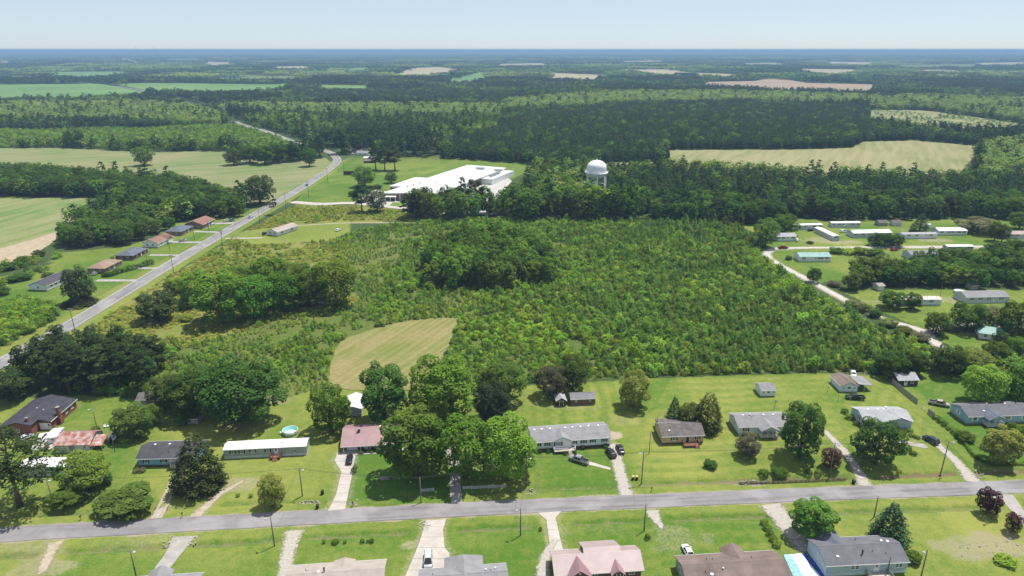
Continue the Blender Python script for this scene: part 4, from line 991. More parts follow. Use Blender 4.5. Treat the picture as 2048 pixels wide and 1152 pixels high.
# ================================================================== buildings
def shingle(name, a, b, sc=.5):
    return mat(name, a, b, sc, .9, .35, 7, detail=6, contrast=(.32, .68), spec=.2)
def siding(name, c, c2=None, per=.2):
    return mat(name, c, c2 or tuple(x * .86 for x in c), .7, .65, .5, stripe=(2, per, .035), spec=.3)
BM = {
 'dark': shingle('charcoal_shingles', (.050, .050, .058), (.085, .085, .095)), 'black': shingle('black_shingles', (.034, .034, .046), (.060, .060, .075)),
 'grey': shingle('grey_shingles', (.190, .185, .195), (.260, .255, .265)), 'lgrey': shingle('light_grey_shingles', (.27, .275, .295), (.36, .365, .385)),
 'brownroof': shingle('brown_shingles', (.125, .095, .085), (.215, .165, .145), .25), 'weathered': shingle('weathered_shingles', (.085, .075, .075), (.17, .15, .145), .6),
 'tanroof': shingle('tan_shingles', (.30, .255, .225), (.38, .33, .295)), 'orange': shingle('orange_brown_shingles', (.215, .15, .11), (.30, .215, .16)),
 'redroof': shingle('red_brown_shingles', (.19, .10, .082), (.26, .145, .115)), 'slate': shingle('slate_blue_shingles', (.085, .095, .12), (.14, .15, .185)),
 'pink': mat('rose_painted_metal', (.36, .275, .27), (.42, .325, .32), .3, .42, spec=.5), 'mauve': mat('mauve_painted_metal', (.27, .165, .175), (.33, .205, .215), .4, .5, spec=.5),
 'whitemetal': mat('white_metal', (.66, .66, .67), (.50, .50, .50), .35, .5, spec=.4, detail=6, contrast=(.42, .75)), 'membrane': mat('white_membrane', (.60, .60, .60), (.46, .46, .455), .05, .7, detail=7, contrast=(.4, .72)), 'seam': mat('membrane_seam', (.40, .40, .40), None),
 'teal': mat('teal_painted_metal', (.13, .27, .25), (.18, .33, .305), .5, .5), 'rust': mat('rusted_tin', (.46, .40, .38), (.30, .105, .075), .8, .75, .4, 5, detail=7, contrast=(.36, .58)),
 'rustwhite': mat('rust_streaked_tin', (.62, .60, .58), (.34, .17, .12), .9, .7, detail=6, contrast=(.45, .62)),
 'white': siding('white_siding', (.76, .78, .79)), 'skyblue': siding('sky_blue_siding', (.23, .42, .60)), 'paleblue': siding('pale_blue_siding', (.64, .75, .82)),
 'bluegrey': siding('blue_grey_siding', (.42, .52, .60)), 'midblue': siding('dusty_blue_siding', (.30, .47, .58)), 'char2': shingle('blue_charcoal_shingles', (.105, .105, .12), (.15, .15, .17)), 'sage': siding('grey_green_siding', (.33, .37, .36)), 'tan': siding('tan_siding', (.55, .41, .24)),
 'greyside': siding('grey_siding', (.50, .52, .54)), 'offwhite': mat('weathered_white_boards', (.66, .67, .67), (.50, .50, .48), 1.5, .8, .5, stripe=(2, .25, .03)),
 'brownwood': mat('brown_board_siding', (.135, .082, .055), (.185, .12, .085), 2, .8, .4, stripe=(0, .3, .03)), 'darkwood': mat('dark_brown_siding', (.055, .035, .03), (.085, .055, .045), 2, .8),
 'greywood': mat('grey_weathered_wood', (.23, .215, .20), (.34, .32, .30), 2.5, .9, .5, 6), 'brick': mat('red_brick', (.18, .062, .046), (.26, .10, .075), 3, .9, .4, 10), 'dbrick': mat('dark_brick', (.12, .065, .052), (.18, .10, .08), 3, .9, .4, 10),
 'tbrick': mat('brown_brick', (.185, .125, .095), (.25, .18, .14), 2, .9, .4, 8), 'block': mat('foundation_block', (.20, .185, .17), (.28, .26, .24), 2, .9, .3, 6), 'dblock': mat('dark_brick_foundation', (.075, .05, .045), (.12, .085, .075), 3, .9),
 'skirt': mat('vinyl_skirting', (.60, .66, .69), (.50, .55, .58), 1.2, .6, .5, stripe=(0, .25, .02)), 'trim': mat('white_trim', (.78, .78, .77), None, rough=.55), 'shutter': mat('black_shutters', (.018, .02, .03), None, rough=.6),
 'glass': mat('window_glass', (.035, .045, .05), (.09, .10, .10), .9, .08, spec=.6), 'door': mat('white_door', (.70, .72, .74), None, rough=.5), 'ddoor': mat('dark_door', (.06, .04, .035), None, rough=.5),
 'deck': mat('red_stained_deck', (.20, .085, .06), (.28, .13, .095), 3, .8, .3, 8), 'deckgrey': mat('pale_deck_boards', (.42, .36, .30), (.52, .46, .39), 3, .85, .3, 8), 'pipe': mat('dark_vent_pipe', (.03, .03, .032), None, rough=.5),
 'galv': mat('galvanised_metal', (.48, .49, .50), (.38, .39, .40), 2, .45, metal=.5), 'bluecurtain': mat('drawn_blind', (.48, .50, .50), (.40, .42, .43), 2, .7),
}
def fp(face, L, D):
    """local frame of a wall face: maps (s along, d outward, z) to house coordinates"""
    return {'f': lambda s, d, z: (s, -d, z), 'b': lambda s, d, z: (L - s, D + d, z), 'l': lambda s, d, z: (-d, D - s, z), 'r': lambda s, d, z: (L + d, s, z)}[face]
def fbox(mb, f, s0, s1, d0, d1, z0, z1):
    c = [f(s0, d0, z0), f(s1, d0, z0), f(s1, d1, z0), f(s0, d1, z0), f(s0, d0, z1), f(s1, d0, z1), f(s1, d1, z1), f(s0, d1, z1)]
    return mb.quadbox(c)
def window(par, f, s, z, w=1.0, h=1.3, shutters=True, blind=False, d=0.0, mull=1, shut='shutter'):
    fr = MB(); t = .075
    fbox(fr, f, s - w / 2, s - w / 2 + t, d, d + .06, z, z + h); fbox(fr, f, s + w / 2 - t, s + w / 2, d, d + .06, z, z + h)
    fbox(fr, f, s - w / 2 + t, s + w / 2 - t, d, d + .06, z, z + t); fbox(fr, f, s - w / 2 + t, s + w / 2 - t, d, d + .06, z + h - t, z + h)
    for k in range(mull):
        m = s - w / 2 + w * (k + 1) / (mull + 1)
        if mull > 1: fbox(fr, f, m - .04, m + .04, d, d + .055, z + t, z + h - t)
    fbox(fr, f, s - w / 2 + t, s + w / 2 - t, d, d + .052, z + h / 2 - .03, z + h / 2 + .03)
    o = fr.build('window', BM['trim'], par)
    p = MB(); fbox(p, f, s - w / 2 + t, s + w / 2 - t, d - .02, d + .025, z + t, z + h - t); p.build('pane', BM['glass'], o)
    if blind:
        p = MB(); fbox(p, f, s - w / 2 + t, s + w / 2 - t, d + .026, d + .034, z + h * .55, z + h - t); p.build('blind', BM['bluecurtain'], o)
    sl_ = MB(); fbox(sl_, f, s - w / 2 - .06, s + w / 2 + .06, d, d + .1, z - .06, z); sl_.build('sill', BM['trim'], o)
    if shutters:
        for q in (-1, 1):
            m = MB(); c = s + q * (w / 2 + .24); fbox(m, f, c - .2, c + .2, d, d + .04, z - .02, z + h + .02); m.build('shutter', BM[shut], o)
    return o
def door(par, f, s, z, w=.95, h=2.05, m='door', d=0.0):
    q = MB(); fbox(q, f, s - w / 2, s + w / 2, d, d + .045, z, z + h); o = q.build('door', BM[m], par)
    q = MB()
    for a, b, c, e in ((s - w / 2 - .09, s - w / 2, z, z + h + .09), (s + w / 2, s + w / 2 + .09, z, z + h + .09), (s - w / 2, s + w / 2, z + h, z + h + .09)): fbox(q, f, a, b, d, d + .06, c, e)
    q.build('door_frame', BM['trim'], o)
    q = MB(); fbox(q, f, s - w * .28, s + w * .28, d + .045, d + .055, z + 1.15, z + h - .15); q.build('pane', BM['glass'], o)
    q = MB(); fbox(q, f, s + w / 2 - .14, s + w / 2 - .08, d + .045, d + .11, z + .95, z + 1.05); q.build('handle', BM['pipe'], o)
    return o
def steps(par, f, s, w, z, d0, m, n=None, name='steps'):
    n = n or max(2, int(z / .18)); mb = MB()
    for i in range(n): fbox(mb, f, s - w / 2, s + w / 2, d0 + .28 * i, d0 + .28 * (i + 1), max(0, z - (i + 1) * z / n - .06), z - (i + 1) * z / n + .0001 + z / n * .0)
    for q in (-1, 1):
        c = s + q * w / 2
        mb.quadbox([f(c - .04, d0, z - .3), f(c + .04, d0, z - .3), f(c + .04, d0 + .28 * n, 0), f(c - .04, d0 + .28 * n, 0), f(c - .04, d0, z + .02), f(c + .04, d0, z + .02), f(c + .04, d0 + .28 * n, .2), f(c - .04, d0 + .28 * n, .2)])
    return mb.build(name, m, par)
def railing(par, f, path, z, m, h=.95, name='railing'):
    mb = MB()
    for (s0, d0), (s1, d1) in zip(path[:-1], path[1:]):
        n = max(1, int(round(math.hypot(s1 - s0, d1 - d0) / .22)))
        for k in range(n + 1):
            t = k / n; s, d = s0 + (s1 - s0) * t, d0 + (d1 - d0) * t; r = .05 if k in (0, n) else .022
            fbox(mb, f, s - r, s + r, d - r, d + r, z, z + h + (.06 if r > .03 else 0))
        for zz, th in ((z + h, .04), (z + .12, .03)):
            if abs(s1 - s0) > abs(d1 - d0): fbox(mb, f, min(s0, s1), max(s0, s1), d0 - .04, d0 + .04, zz - th, zz + th)
            else: fbox(mb, f, s0 - .04, s0 + .04, min(d0, d1), max(d0, d1), zz - th, zz + th)
    return mb.build(name, m, par)
def deck(par, f, s0, s1, d0, d1, z, m, rail=True, gap=None, step=None, rm=None, stepname='steps'):
    mb = MB(); fbox(mb, f, s0, s1, d0, d1, z - .16, z - .05)
    for a in (s0 + .1, s1 - .1):
        for b in (d0 + .15, d1 - .15): fbox(mb, f, a - .06, a + .06, b - .06, b + .06, 0, z - .16)
    o = mb.build('deck', m, par); n = max(2, int((d1 - d0) / .3)); q = (d1 - d0) / n
    for k in range(n):
        b = MB(); fbox(b, f, s0, s1, d0 + q * k + .015, d0 + q * (k + 1) - .015, z - .05, z); b.build('plank', m, o)
    if rail:
        if gap: paths = [[(s0, d0), (s0, d1), (gap[0], d1)], [(gap[1], d1), (s1, d1), (s1, d0)]]
        else: paths = [[(s0, d0), (s0, d1), (s1, d1), (s1, d0)]]
        for p in paths: railing(o, f, p, z, rm or m)
    if step: steps(o, f, step, (gap[1] - gap[0]) if gap else 1.1, z, d1, m)
    return o
def lat(v0, v1, t): return v0 + (v1 - v0) * t
def gable_prof(a, b, ridge, e, r, o, t=.14):
    """profile (p,z): from eave a to eave b with ridge position; overhang o follows the slope"""
    s1 = (r - e) / (ridge - a); s2 = (r - e) / (b - ridge)
    return [(a - o, e - o * s1), (ridge, r), (b + o, e - o * s2), (b + o, e - o * s2 - t), (ridge, r - t), (a - o, e - o * s1 - t)]
def ribs(par, prof, a, b, axis, m, sp=.45):
    mb = MB(); pos = a + .1
    def mk(t, p, z): return (t, p, z) if axis == 'x' else (p, t, z)
    while pos < b:
        for (p0, z0), (p1, z1) in ((prof[0], prof[1]), (prof[1], prof[2])):
            c = [mk(pos, p0, z0), mk(pos + .06, p0, z0), mk(pos + .06, p1, z1), mk(pos, p1, z1)]
            mb.quadbox([(x, y, z - .01) for x, y, z in c] + [(x, y, z + .055) for x, y, z in c])
        pos += sp
    o = mb.build('roof_rib', m, par); o['kind'] = 'stuff'; return o
def house(name, label, p0, rot, L, D, hw=2.45, base=.55, rise=1.3, wall='white', roof='grey', found='block', over=.35, axis='x', ridge=.5,
          f=(), l=(), r=(), b=(), vents=(), rib=False, cat='house', group=None, hip=0.0, of=None, cap=True, trim=True, gend=None, capm=None):
    """windows/doors per face: ('w', s, z, w, h, shutters) or ('d', s, ...)"""
    root = thing(name, label, cat, (p0[0], p0[1], 0), math.radians(rot), group); e = base + hw; rr = e + rise
    if base > .05: MB().box(.04, L - .04, .04, D - .04, -.5, base).build('foundation', BM[found], root)
    w = MB()
    if axis == 'x': w.prism([(0, base), (D, base), (D, e), (D * ridge, rr - .02 if not hip else e), (0, e)] if not hip else [(0, base), (D, base), (D, e), (0, e)], 0, L, 'x')
    else: w.prism([(0, base), (L, base), (L, e), (L * ridge, rr - .02), (0, e)] if not hip else [(0, base), (L, base), (L, e), (0, e)], 0, D, 'y')
    w.build('wall', BM[wall], root)
    ofr = over if of is None else of
    if hip:
        mb = MB(); x0, x1, y0, y1 = -over, L + over, -ofr, D + over; z0 = e - .1
        if axis == 'x': top = [(x0 + hip, D * ridge, rr), (x1 - hip, D * ridge, rr)]
        else: top = [(L * ridge, y0 + hip, rr), (L * ridge, y1 - hip, rr)]
        i = len(mb.v); mb.v += [(x0, y0, z0), (x1, y0, z0), (x1, y1, z0), (x0, y1, z0), (x0, y0, z0 - .15), (x1, y0, z0 - .15), (x1, y1, z0 - .15), (x0, y1, z0 - .15)] + top
        fs = [[0, 1, 9, 8], [2, 3, 8, 9], [1, 2, 9], [3, 0, 8]] if axis == 'x' else [[1, 2, 9, 8], [3, 0, 8, 9], [0, 1, 8], [2, 3, 9]]
        mb.f += fs + [[7, 6, 5, 4], [0, 4, 5, 1], [1, 5, 6, 2], [2, 6, 7, 3], [3, 7, 4, 0]]; mb.sm += [False] * 9
        ro = mb.build('roof', BM[roof], root); prof = None
    else:
        if axis == 'x':
            pr = gable_prof(0, D, D * ridge, e, rr + .12, over)
            if of is not None:
                s1 = (rr - e) / (D * ridge); pr[0] = (-of, e + .12 - of * s1); pr[5] = (-of, e - .02 - of * s1)
            ro = MB().prism(pr, -over, L + over, 'x').build('roof', BM[roof], root)
        else:
            pr = gable_prof(0, L, L * ridge, e, rr + .12, over); ro = MB().prism(pr, -ofr, D + over, 'y').build('roof', BM[roof], root)
        prof = pr
        if rib: ribs(ro, pr, -over if axis == 'x' else -ofr, (L if axis == 'x' else D) + over, axis, BM[roof])
        if cap:
            q = MB(); c = pr[1]; pq = [(c[0] - .18, c[1] - .05), (c[0], c[1] + .035), (c[0] + .18, c[1] - .05), (c[0], c[1] - .12)]
            q.prism(pq, (-over if axis == 'x' else -ofr), (L if axis == 'x' else D) + over, axis); q.build('ridge_cap', BM[capm or roof], ro)
        if trim:
            q = MB()
            for k in (0, 2):
                p, z = pr[k]; sg = -1 if k == 0 else 1
                if axis == 'x': q.box(-over - .01, L + over + .01, p + sg * .005, p + sg * .05, z - .18, z + .02)
                else: q.box(p + sg * .005, p + sg * .05, -ofr - .01, D + over + .01, z - .18, z + .02)
            q.build('fascia', BM['trim'], ro)
    for face, items in (('f', f), ('l', l), ('r', r), ('b', b)):
        fn = fp(face, L, D)
        for it in items:
            if it[0] == 'w': window(root, fn, it[1], base + (it[2] if len(it) > 2 else .85), *(it[3:] if len(it) > 3 else ()))
            elif it[0] == 'd': door(root, fn, it[1], base, *(it[2:] if len(it) > 2 else ()))
            elif it[0] == 'g':
                gd = MB(); fbox(gd, fn, it[1] - it[2] / 2, it[1] + it[2] / 2, 0, .05, .05 if base < .3 else base, 2.2); g = gd.build('garage_door', BM[it[3] if len(it) > 3 else 'trim'], root)
                for k in range(4):
                    gg = MB(); fbox(gg, fn, it[1] - it[2] / 2 + .06, it[1] + it[2] / 2 - .06, .05, .07, .12 + k * .5, .56 + k * .5); gg.build('panel', BM[it[3] if len(it) > 3 else 'trim'], g)
    def roofz(x, y):
        q = y if axis == 'x' else x; rp = (D if axis == 'x' else L) * ridge; full = (D if axis == 'x' else L)
        return e + .12 + rise * (q / rp if q < rp else (full - q) / (full - rp))
    for x, y, k in vents:
        z = roofz(x, y); v = MB()
        if k == 'p': v.tube([(x, y, z - .1), (x, y, z + .4)], .07, 8); v.build('vent_pipe', BM['pipe'], ro)
        elif k == 'w': v.tube([(x, y, z - .1), (x, y, z + .3)], .12, 8); v.lathe([(.22, z + .28), (.2, z + .4), (.02, z + .46)], 10, x, y); v.build('roof_vent', BM['trim'], ro)
        elif k == 's': v.box(x - .25, x + .25, y - .25, y + .25, z - .15, z + .14); v.build('roof_vent', BM['trim'], ro)
        elif k == 'c':
            v.box(x - .35, x + .35, y - .3, y + .3, z - .6, z + 1.0); c = v.build('chimney', BM['dbrick'], ro); MB().box(x - .42, x + .42, y - .37, y + .37, z + 1.0, z + 1.1).build('chimney_cap', BM['block'], c)
        elif k == 'k':
            v.tube([(x, y, z - .1), (x, y, z + .9)], .16, 10); c = v.build('flue', BM['pipe'], ro); MB().lathe([(.24, z + .9), (.24, z + 1.0), (.05, z + 1.1)], 10, x, y).build('flue_cap', BM['pipe'], c)
        elif k == 'a':
            v.tube([(x, y, z - .1), (x, y, z + .5)], .03, 6); v.lathe([(.02, z + .45), (.3, z + .55), (.36, z + .62)], 12, x, y); v.build('satellite_dish', BM['trim'], ro)
    root_info[root.name] = dict(L=L, D=D, e=e, rr=rr, base=base, roof=ro, over=over, rise=rise, ridge=ridge)
    return root
root_info = {}
def cross(root, s, w, proj, roof, wall, rise=None, porch=False, back=False, rail=True, zdrop=0.0, rib=False, steps_at=None, vent=True):
    """gable running across the main roof; porch: open on posts, otherwise walled"""
    I = root_info[root.name]; e = I['e'] - zdrop; sl_ = I['rise'] / (I['D'] * I['ridge']); rise = rise or w / 2 * .42
    f = fp('b' if back else 'f', I['L'], I['D'])
    depth = (e + rise - I['e'] + .05) / sl_ + .3
    pr = gable_prof(s - w / 2, s + w / 2, s, e, e + rise + .13, .3)
    mb = MB(); n = len(pr); i = len(mb.v); mb.v += [f(p, proj + .35, z) for p, z in pr] + [f(p, -depth, z) for p, z in pr]
    for k in range(n): mb.f.append([i + k, i + (k + 1) % n, i + n + (k + 1) % n, i + n + k]); mb.sm.append(False)
    mb.f += [[i + k for k in range(n)], [i + n + k for k in range(n)]]; mb.sm += [False, False]
    g = mb.build('cross_gable', BM[roof], root)
    if rib:
        q = MB(); d = -depth + .3
        while d < proj + .3:
            for (p0, z0), (p1, z1) in ((pr[0], pr[1]), (pr[1], pr[2])):
                c = [f(p0, d, z0), f(p0, d + .06, z0), f(p1, d + .06, z1), f(p1, d, z1)]; q.quadbox([(x, y, z - .01) for x, y, z in c] + [(x, y, z + .055) for x, y, z in c])
            d += .45
        q.build('roof_rib', BM[roof], g)['kind'] = 'stuff'
    q = MB(); zb = I['base'] if not porch else e - .12
    pts = [(s - w / 2 + .02, zb), (s + w / 2 - .02, zb), (s + w / 2 - .02, e), (s, e + rise - .02), (s - w / 2 + .02, e)]
    j = len(q.v); q.v += [f(p, proj, z) for p, z in pts] + [f(p, -.5, z) for p, z in pts]
    for k in range(5): q.f.append([j + k, j + (k + 1) % 5, j + 5 + (k + 1) % 5, j + 5 + k]); q.sm.append(False)
    q.f += [[j + k for k in range(5)], [j + 5 + k for k in range(5)]]; q.sm += [False, False]
    q.build('gable_wall', BM[wall], g)
    if vent:
        q = MB(); fbox(q, f, s - .2, s + .2, proj, proj + .04, e + rise * .3, e + rise * .3 + .4); q.build('gable_vent', BM['trim'], g)
    if porch:
        deck(root, f, s - w / 2, s + w / 2, 0.02, proj, I['base'], BM['deckgrey'], rail, gap=((steps_at - .6, steps_at + .6) if steps_at else None), step=steps_at, rm=BM['trim'])
        for p in (s - w / 2 + .1, s + w / 2 - .1, s - w * .12, s + w * .18):
            q = MB(); fbox(q, f, p - .07, p + .07, proj - .17, proj - .03, I['base'], e - .1); q.build('post', BM['trim'], root)
    elif I['base'] > .05:
        q = MB(); fbox(q, f, s - w / 2 + .06, s + w / 2 - .06, -.3, proj - .04, -.3, I['base']); q.build('foundation', BM['block'], root)
    return g
W_ = lambda *a: ('w',) + a
def mobile(label, p0, rot, L, wall='white', roof='whitemetal', D=4.3, wins=None, doors=(), group=None, name='mobile_home', found='skirt', base=.7, hw=2.3, rise=.42, axis='x', **kw):
    span = L if axis == 'x' else D
    wins = wins if wins is not None else [lat(1.6, span - 1.6, t) for t in ((.0, .22, .42, .78, 1.0) if span > 16 else (.05, .5, .95))]
    items = [W_(s, .9, .95, 1.05, True) for s in wins] + [('d', s) for s in doors]
    return house(name, label, p0, rot, L, D, hw, base, rise, wall, roof, found, .12, axis, f=items if axis == 'x' else [W_(L / 2, .9, 1.4, 1.0, True)], r=() if axis == 'x' else items, cat='mobile home', group=group, cap=False, vents=[(L * .3, D * .4, 'p'), (L * .7, D * .4, 'w')] if axis == 'x' else [(L * .4, D * .5, 'w')], **kw)

# ---- north side of the street, west to east
def brick_house():
    t = thing('brick_house', 'red brick house with black roof and tall end chimney, at the left edge', 'house', (-154.1, 179.4, 0), math.radians(2)); D = 17; e = 2.9; rz = 4.6
    w = MB(); w.prism([(0, 0), (9.6, 0), (9.6, e + .85), (5.7, rz - .03), (0, e)], 0, D, 'y'); w.box(9.62, 13.2, 3.4, D - .02, 0, e); w.build('wall', BM['brick'], t)
    zr = lambda x: rz + .14 - (x - 5.7) * (rz - e) / 7.5; zl = lambda x: rz + .14 - (5.7 - x) * (rz - e) / 5.7
    def pr(x1): return [(-.45, zl(-.45)), (5.7, rz + .14), (x1, zr(x1)), (x1, zr(x1) - .16), (5.7, rz - .02), (-.45, zl(-.45) - .16)]
    ro = MB().prism(pr(13.65), 3.0, D + .4, 'y').build('roof', BM['black'], t); MB().prism(pr(10.0), -.45, 2.995, 'y').build('roof_wing', BM['black'], ro)
    MB().box(13.66, 13.7, 3.0, D + .4, zr(13.65) - .18, zr(13.65) + .02).build('fascia', BM['trim'], ro)
    c = MB().box(13.3, 14.3, 6.4, 8.0, 0, 2.4).box(13.3, 14.2, 6.7, 7.7, 2.4, 5.6).build('chimney', BM['brick'], t); MB().box(13.2, 14.3, 6.6, 7.8, 5.6, 5.75).build('chimney_cap', BM['block'], c)
    c = MB().box(7.6, 8.3, 1.0, 1.7, 3.4, 5.3).build('chimney', BM['brick'], t); MB().box(7.55, 8.35, .95, 1.75, 5.3, 5.4).build('chimney_cap', BM['block'], c)
    f = fp('f', 13.2, D); window(t, f, 1.9, 1.2, 1.7, 1.1, False); window(t, f, 5.6, 1.2, .8, 1.1, False)
    fg = lambda s, d, z: (s, 3.4 - d, z)
    g = MB(); fbox(g, fg, 9.8, 12.0, 0, .05, .05, 2.3); go = g.build('garage_door', BM['trim'], t)
    for k in range(4): q = MB(); fbox(q, fg, 9.9, 11.9, .05, .07, .12 + k * .54, .6 + k * .54); q.build('panel', BM['trim'], go)
    door(t, fg, 12.6, .05); r = fp('r', 13.2, D); window(t, r, 11.5, 1.1, 1.2, 1.1, False); window(t, r, 14.5, 1.1, 1.2, 1.1, False)
    for x, y in ((6.6, 8.5), (8.6, 8.2)): v = MB(); z = zr(x); v.tube([(x, y, z - .1), (x, y, z + .35)], .1, 8); v.build('vent_pipe', BM['trim'], ro)
brick_house()
house('metal_shed', 'small flat-roofed white shed between the white suv and the rusty barn', G(97, 888), 14, 2.7, 5.2, 2.1, .05, .25, 'white', 'whitemetal', over=.2, f=[W_(1.3, .9, .9, .7, False)], cat='shed', cap=False)
rb = house('barn', 'white barn with a rusted tin roof, right of the brick house', (-131.6, 170.4), 3, 9.6, 7.6, 2.7, .05, 1.7, 'offwhite', 'rust', over=.4, rib=True, f=[('g', 4.6, 1.6, 'greywood'), W_(8.2, 1.1, .8, .9, False)], l=[('d', 3.5)], cat='barn', trim=False)
q = MB().prism([(-.3, 2.2), (4.0, 3.4), (4.0, 3.3), (-.3, 2.1)], 9.9, 13.2, 'x').build('lean_to_roof', BM['rust'], rb)
for x, y, h in ((13, .0, 2.1), (13, 3.6, 3.1), (10.3, .0, 2.1)): MB().box(x - .07, x + .07, y - .07, y + .07, 0, h).build('post', BM['greywood'], rb)
mobile('white trailer home half hidden behind the tall foreground pine', G(44, 951), -1, 12.5, 'greyside', wins=[9.2, 10.8, 3], doors=(6,))
h = house('blue_house', 'sky blue house with charcoal roof behind a big cedar', (-104.1, 163.3), 3, 16, 8.4, 2.35, .55, 1.35, 'skyblue', 'dark', 'dblock', .4, f=[W_(2.2, .75, .85, 1.25), W_(7.0, .75, .85, 1.25), ('d', 11.2, .95, 2.05, 'ddoor'), W_(14, .75, .9, 1.2)],
      vents=[(3.2, 4.6, 's'), (7.2, 4.6, 's'), (11, 4.6, 's'), (12.6, 4.4, 'c'), (8, 1.6, 'p')])
f = fp('f', 16, 8.4); deck(h, f, 9.3, 13.2, .02, 1.6, .5, BM['deckgrey'], True, (10.6, 11.8), 11.2, BM['trim'])
MB().prism([(-1.95, 2.55), (.6, 2.86), (.6, 2.74), (-1.95, 2.43)], 9.1, 13.4, 'x').build('porch_roof', BM['dark'], h)
for x in (9.4, 10.6, 11.8, 13.1): MB().box(x - .06, x + .06, -1.6, -1.48, .5, 2.5).build('post', BM['trim'], h)
h = mobile('long grey-green single-wide with white roof and red-brown steps', (-81.8, 167.3), 5.1, 23, 'sage', wins=[2.5, 5.0, 12.2], doors=(14.5,))
f = fp('f', 23, 4.3); window(h, f, 8.0, 1.9, 1.0, .6, True); deck(h, f, 13.1, 15.9, .05, 1.7, .72, BM['deck'], True, (14.0, 15.1), 14.5)
MB().box(19.4, 20.0, -.5, -.1, 1.0, 1.45).build('air_conditioner', BM['galv'], h)
h = house('ranch_house', 'brick ranch house with a mauve metal roof and white garage door', (-49.0, 171.6), 5.2, 17.2, 9.4, 2.5, .25, 1.75, 'dbrick', 'mauve', 'dblock', .5, f=[('g', 2.6, 3.0), ('d', 6.6, .95, 2.05, 'door'), W_(9.6, .5, 2.2, 1.45, True, False, 0, 3), W_(14.2, .8, 1.2, 1.2)], rib=True, of=1.7, vents=[(4.4, 3.2, 'c'), (4.8, 5.6, 'k'), (10.4, 5.0, 's')])
for x in (.4, 5.2, 7.9): MB().box(x - .07, x + .07, -1.5, -1.36, 0, 2.35).build('post', BM['trim'], h)
MB().box(-.2, 17.4, -2.6, -.02, -.2, .1).build('porch_slab', concrete, h)
house('garage', 'detached garage with a bright white roof between two backyard trees', G(689, 833), 5, 5.4, 9, 2.4, .1, 1.0, 'greyside', 'whitemetal', over=.3, axis='y', f=[('g', 3.3, 3.0, 'bluecurtain'), ], cat='garage')
h = house('manufactured_home', 'white double-wide with grey roof, black shutters and white front deck', (6.0, 171.1), 7.3, 22.9, 8.3, 2.4, .75, 1.25, 'white', 'grey', 'dblock', .35,
          f=[W_(1.6, .85, .9, 1.1), W_(4.3, .85, .9, 1.1), W_(12.1, .85, 1.0, 1.1), W_(15.0, .85, 1.0, 1.1), W_(17.7, .85, 1.0, 1.1), W_(21.2, .85, 1.0, 1.1), ('d', 10.0, 1.0)], vents=[(x, 4.6, 's') for x in (1.2, 3.4, 5.8, 10.4, 12.6, 15.0, 17.4, 20.4)] + [(5, 5.2, 'w'), (17.8, 5.4, 'w'), (8.5, 1.4, 'p')])
cross(h, 8.6, 5.6, .35, 'grey', 'white', 1.25); f = fp('f', 22.9, 8.3)
window(h, f, 7.4, 1.55, 1.7, 1.25, True, False, .36, 2); deck(h, f, 6.0, 12.2, .4, 2.2, .78, BM['deckgrey'], True, (10.1, 11.3), 10.7, BM['trim'])
house('garden_shed', 'small charcoal gable-front shed left of the brown shed', G(1113.5, 813), 6, 3.1, 4.4, 2.0, .1, .9, 'darkwood', 'lgrey', over=.2, axis='y', f=[('d', 1.5, 1.2, 1.8, 'ddoor')], cat='shed')
house('storage_shed', 'long brown wooden shed with a grey roof on the back lawn', G(1141, 811), 5, 8.2, 3.8, 2.2, .15, 1.2, 'brownwood', 'grey', over=.15, f=[W_(1.8, 1.2, .6, .6, False), W_(6.4, 1.2, .7, .7, True)], cat='shed')
h = house('small_house', 'tan house with dark weathered roof and red-brown deck', (44.2, 174.8), 4, 12.4, 7.4, 2.35, .55, 1.5, 'tan', 'weathered', 'dblock', .35, f=[W_(3.6, .8, 1.1, 1.1), ('d', 7.6, .95, 2.05, 'ddoor'), W_(10.6, .8, .8, 1.1, True)], vents=[(2.4, 1.6, 's'), (3, 4.6, 'p'), (7, 4.5, 'p')])
f = fp('f', 12.4, 7.4); deck(h, f, 6.0, 10.6, .05, 2.2, .55, BM['deck'], True, (9.4, 10.5), 9.9)
MB().prism([(7.2, 2.75), (11.0, 2.3), (11.0, 2.15), (7.2, 2.6)], .6, 9.0, 'x').build('rear_roof', BM['weathered'], h); MB().box(.8, 8.8, 7.4, 10.7, .0, 2.2).build('rear_wall', BM['tan'], h)
h = house('manufactured_home', 'light blue home with grey roof behind the dark round tree and the bronze tree', (68.3, 180.1), 2.7, 16.5, 8.0, 2.4, .5, 1.35, 'paleblue', 'grey', 'block', .35, f=[W_(2.3, .8, 1.1, 1.3), W_(14.6, .8, 1.1, 1.2)], l=[W_(4.4, .9, .7, 1.1, False)], vents=[(2.6, 4.2, 's'), (4.6, 4.0, 'w'), (5.0, 3.2, 'p'), (9.0, 4.2, 's'), (12, 4.2, 's')])
cross(h, 8.6, 5.2, 2.6, 'grey', 'paleblue', 1.15, True, rail=True, steps_at=10.4)
house('storage_shed', 'white shed with grey roof alone on the back lawn', G(1521, 793), 2, 5.0, 5.2, 2.2, .15, 1.0, 'white', 'grey', over=.25, f=[('d', 2.5, 1.5, 1.9), W_(.9, 1.1, .6, .7, False), W_(4.1, 1.1, .6, .7, False)], cat='shed')
h = house('manufactured_home', 'pale grey-roofed white home behind the large round front-yard tree', (108.0, 183.6), 0, 14.4, 8.6, 2.4, .4, 1.3, 'bluegrey', 'lgrey', 'block', .35, f=[W_(10.2, .8, 1.4, 1.2, False, False, 0, 2), W_(13.0, .8, 1.1, 1.2, False), W_(4, .8, 1.1, 1.2, False)], l=[W_(5, .9, .5, 1.1, True)], vents=[(3, 4.9, 's'), (6, 4.9, 's'), (8, 4.9, 's'), (11, 4.8, 'w'), (9.4, 6.4, 'a')])
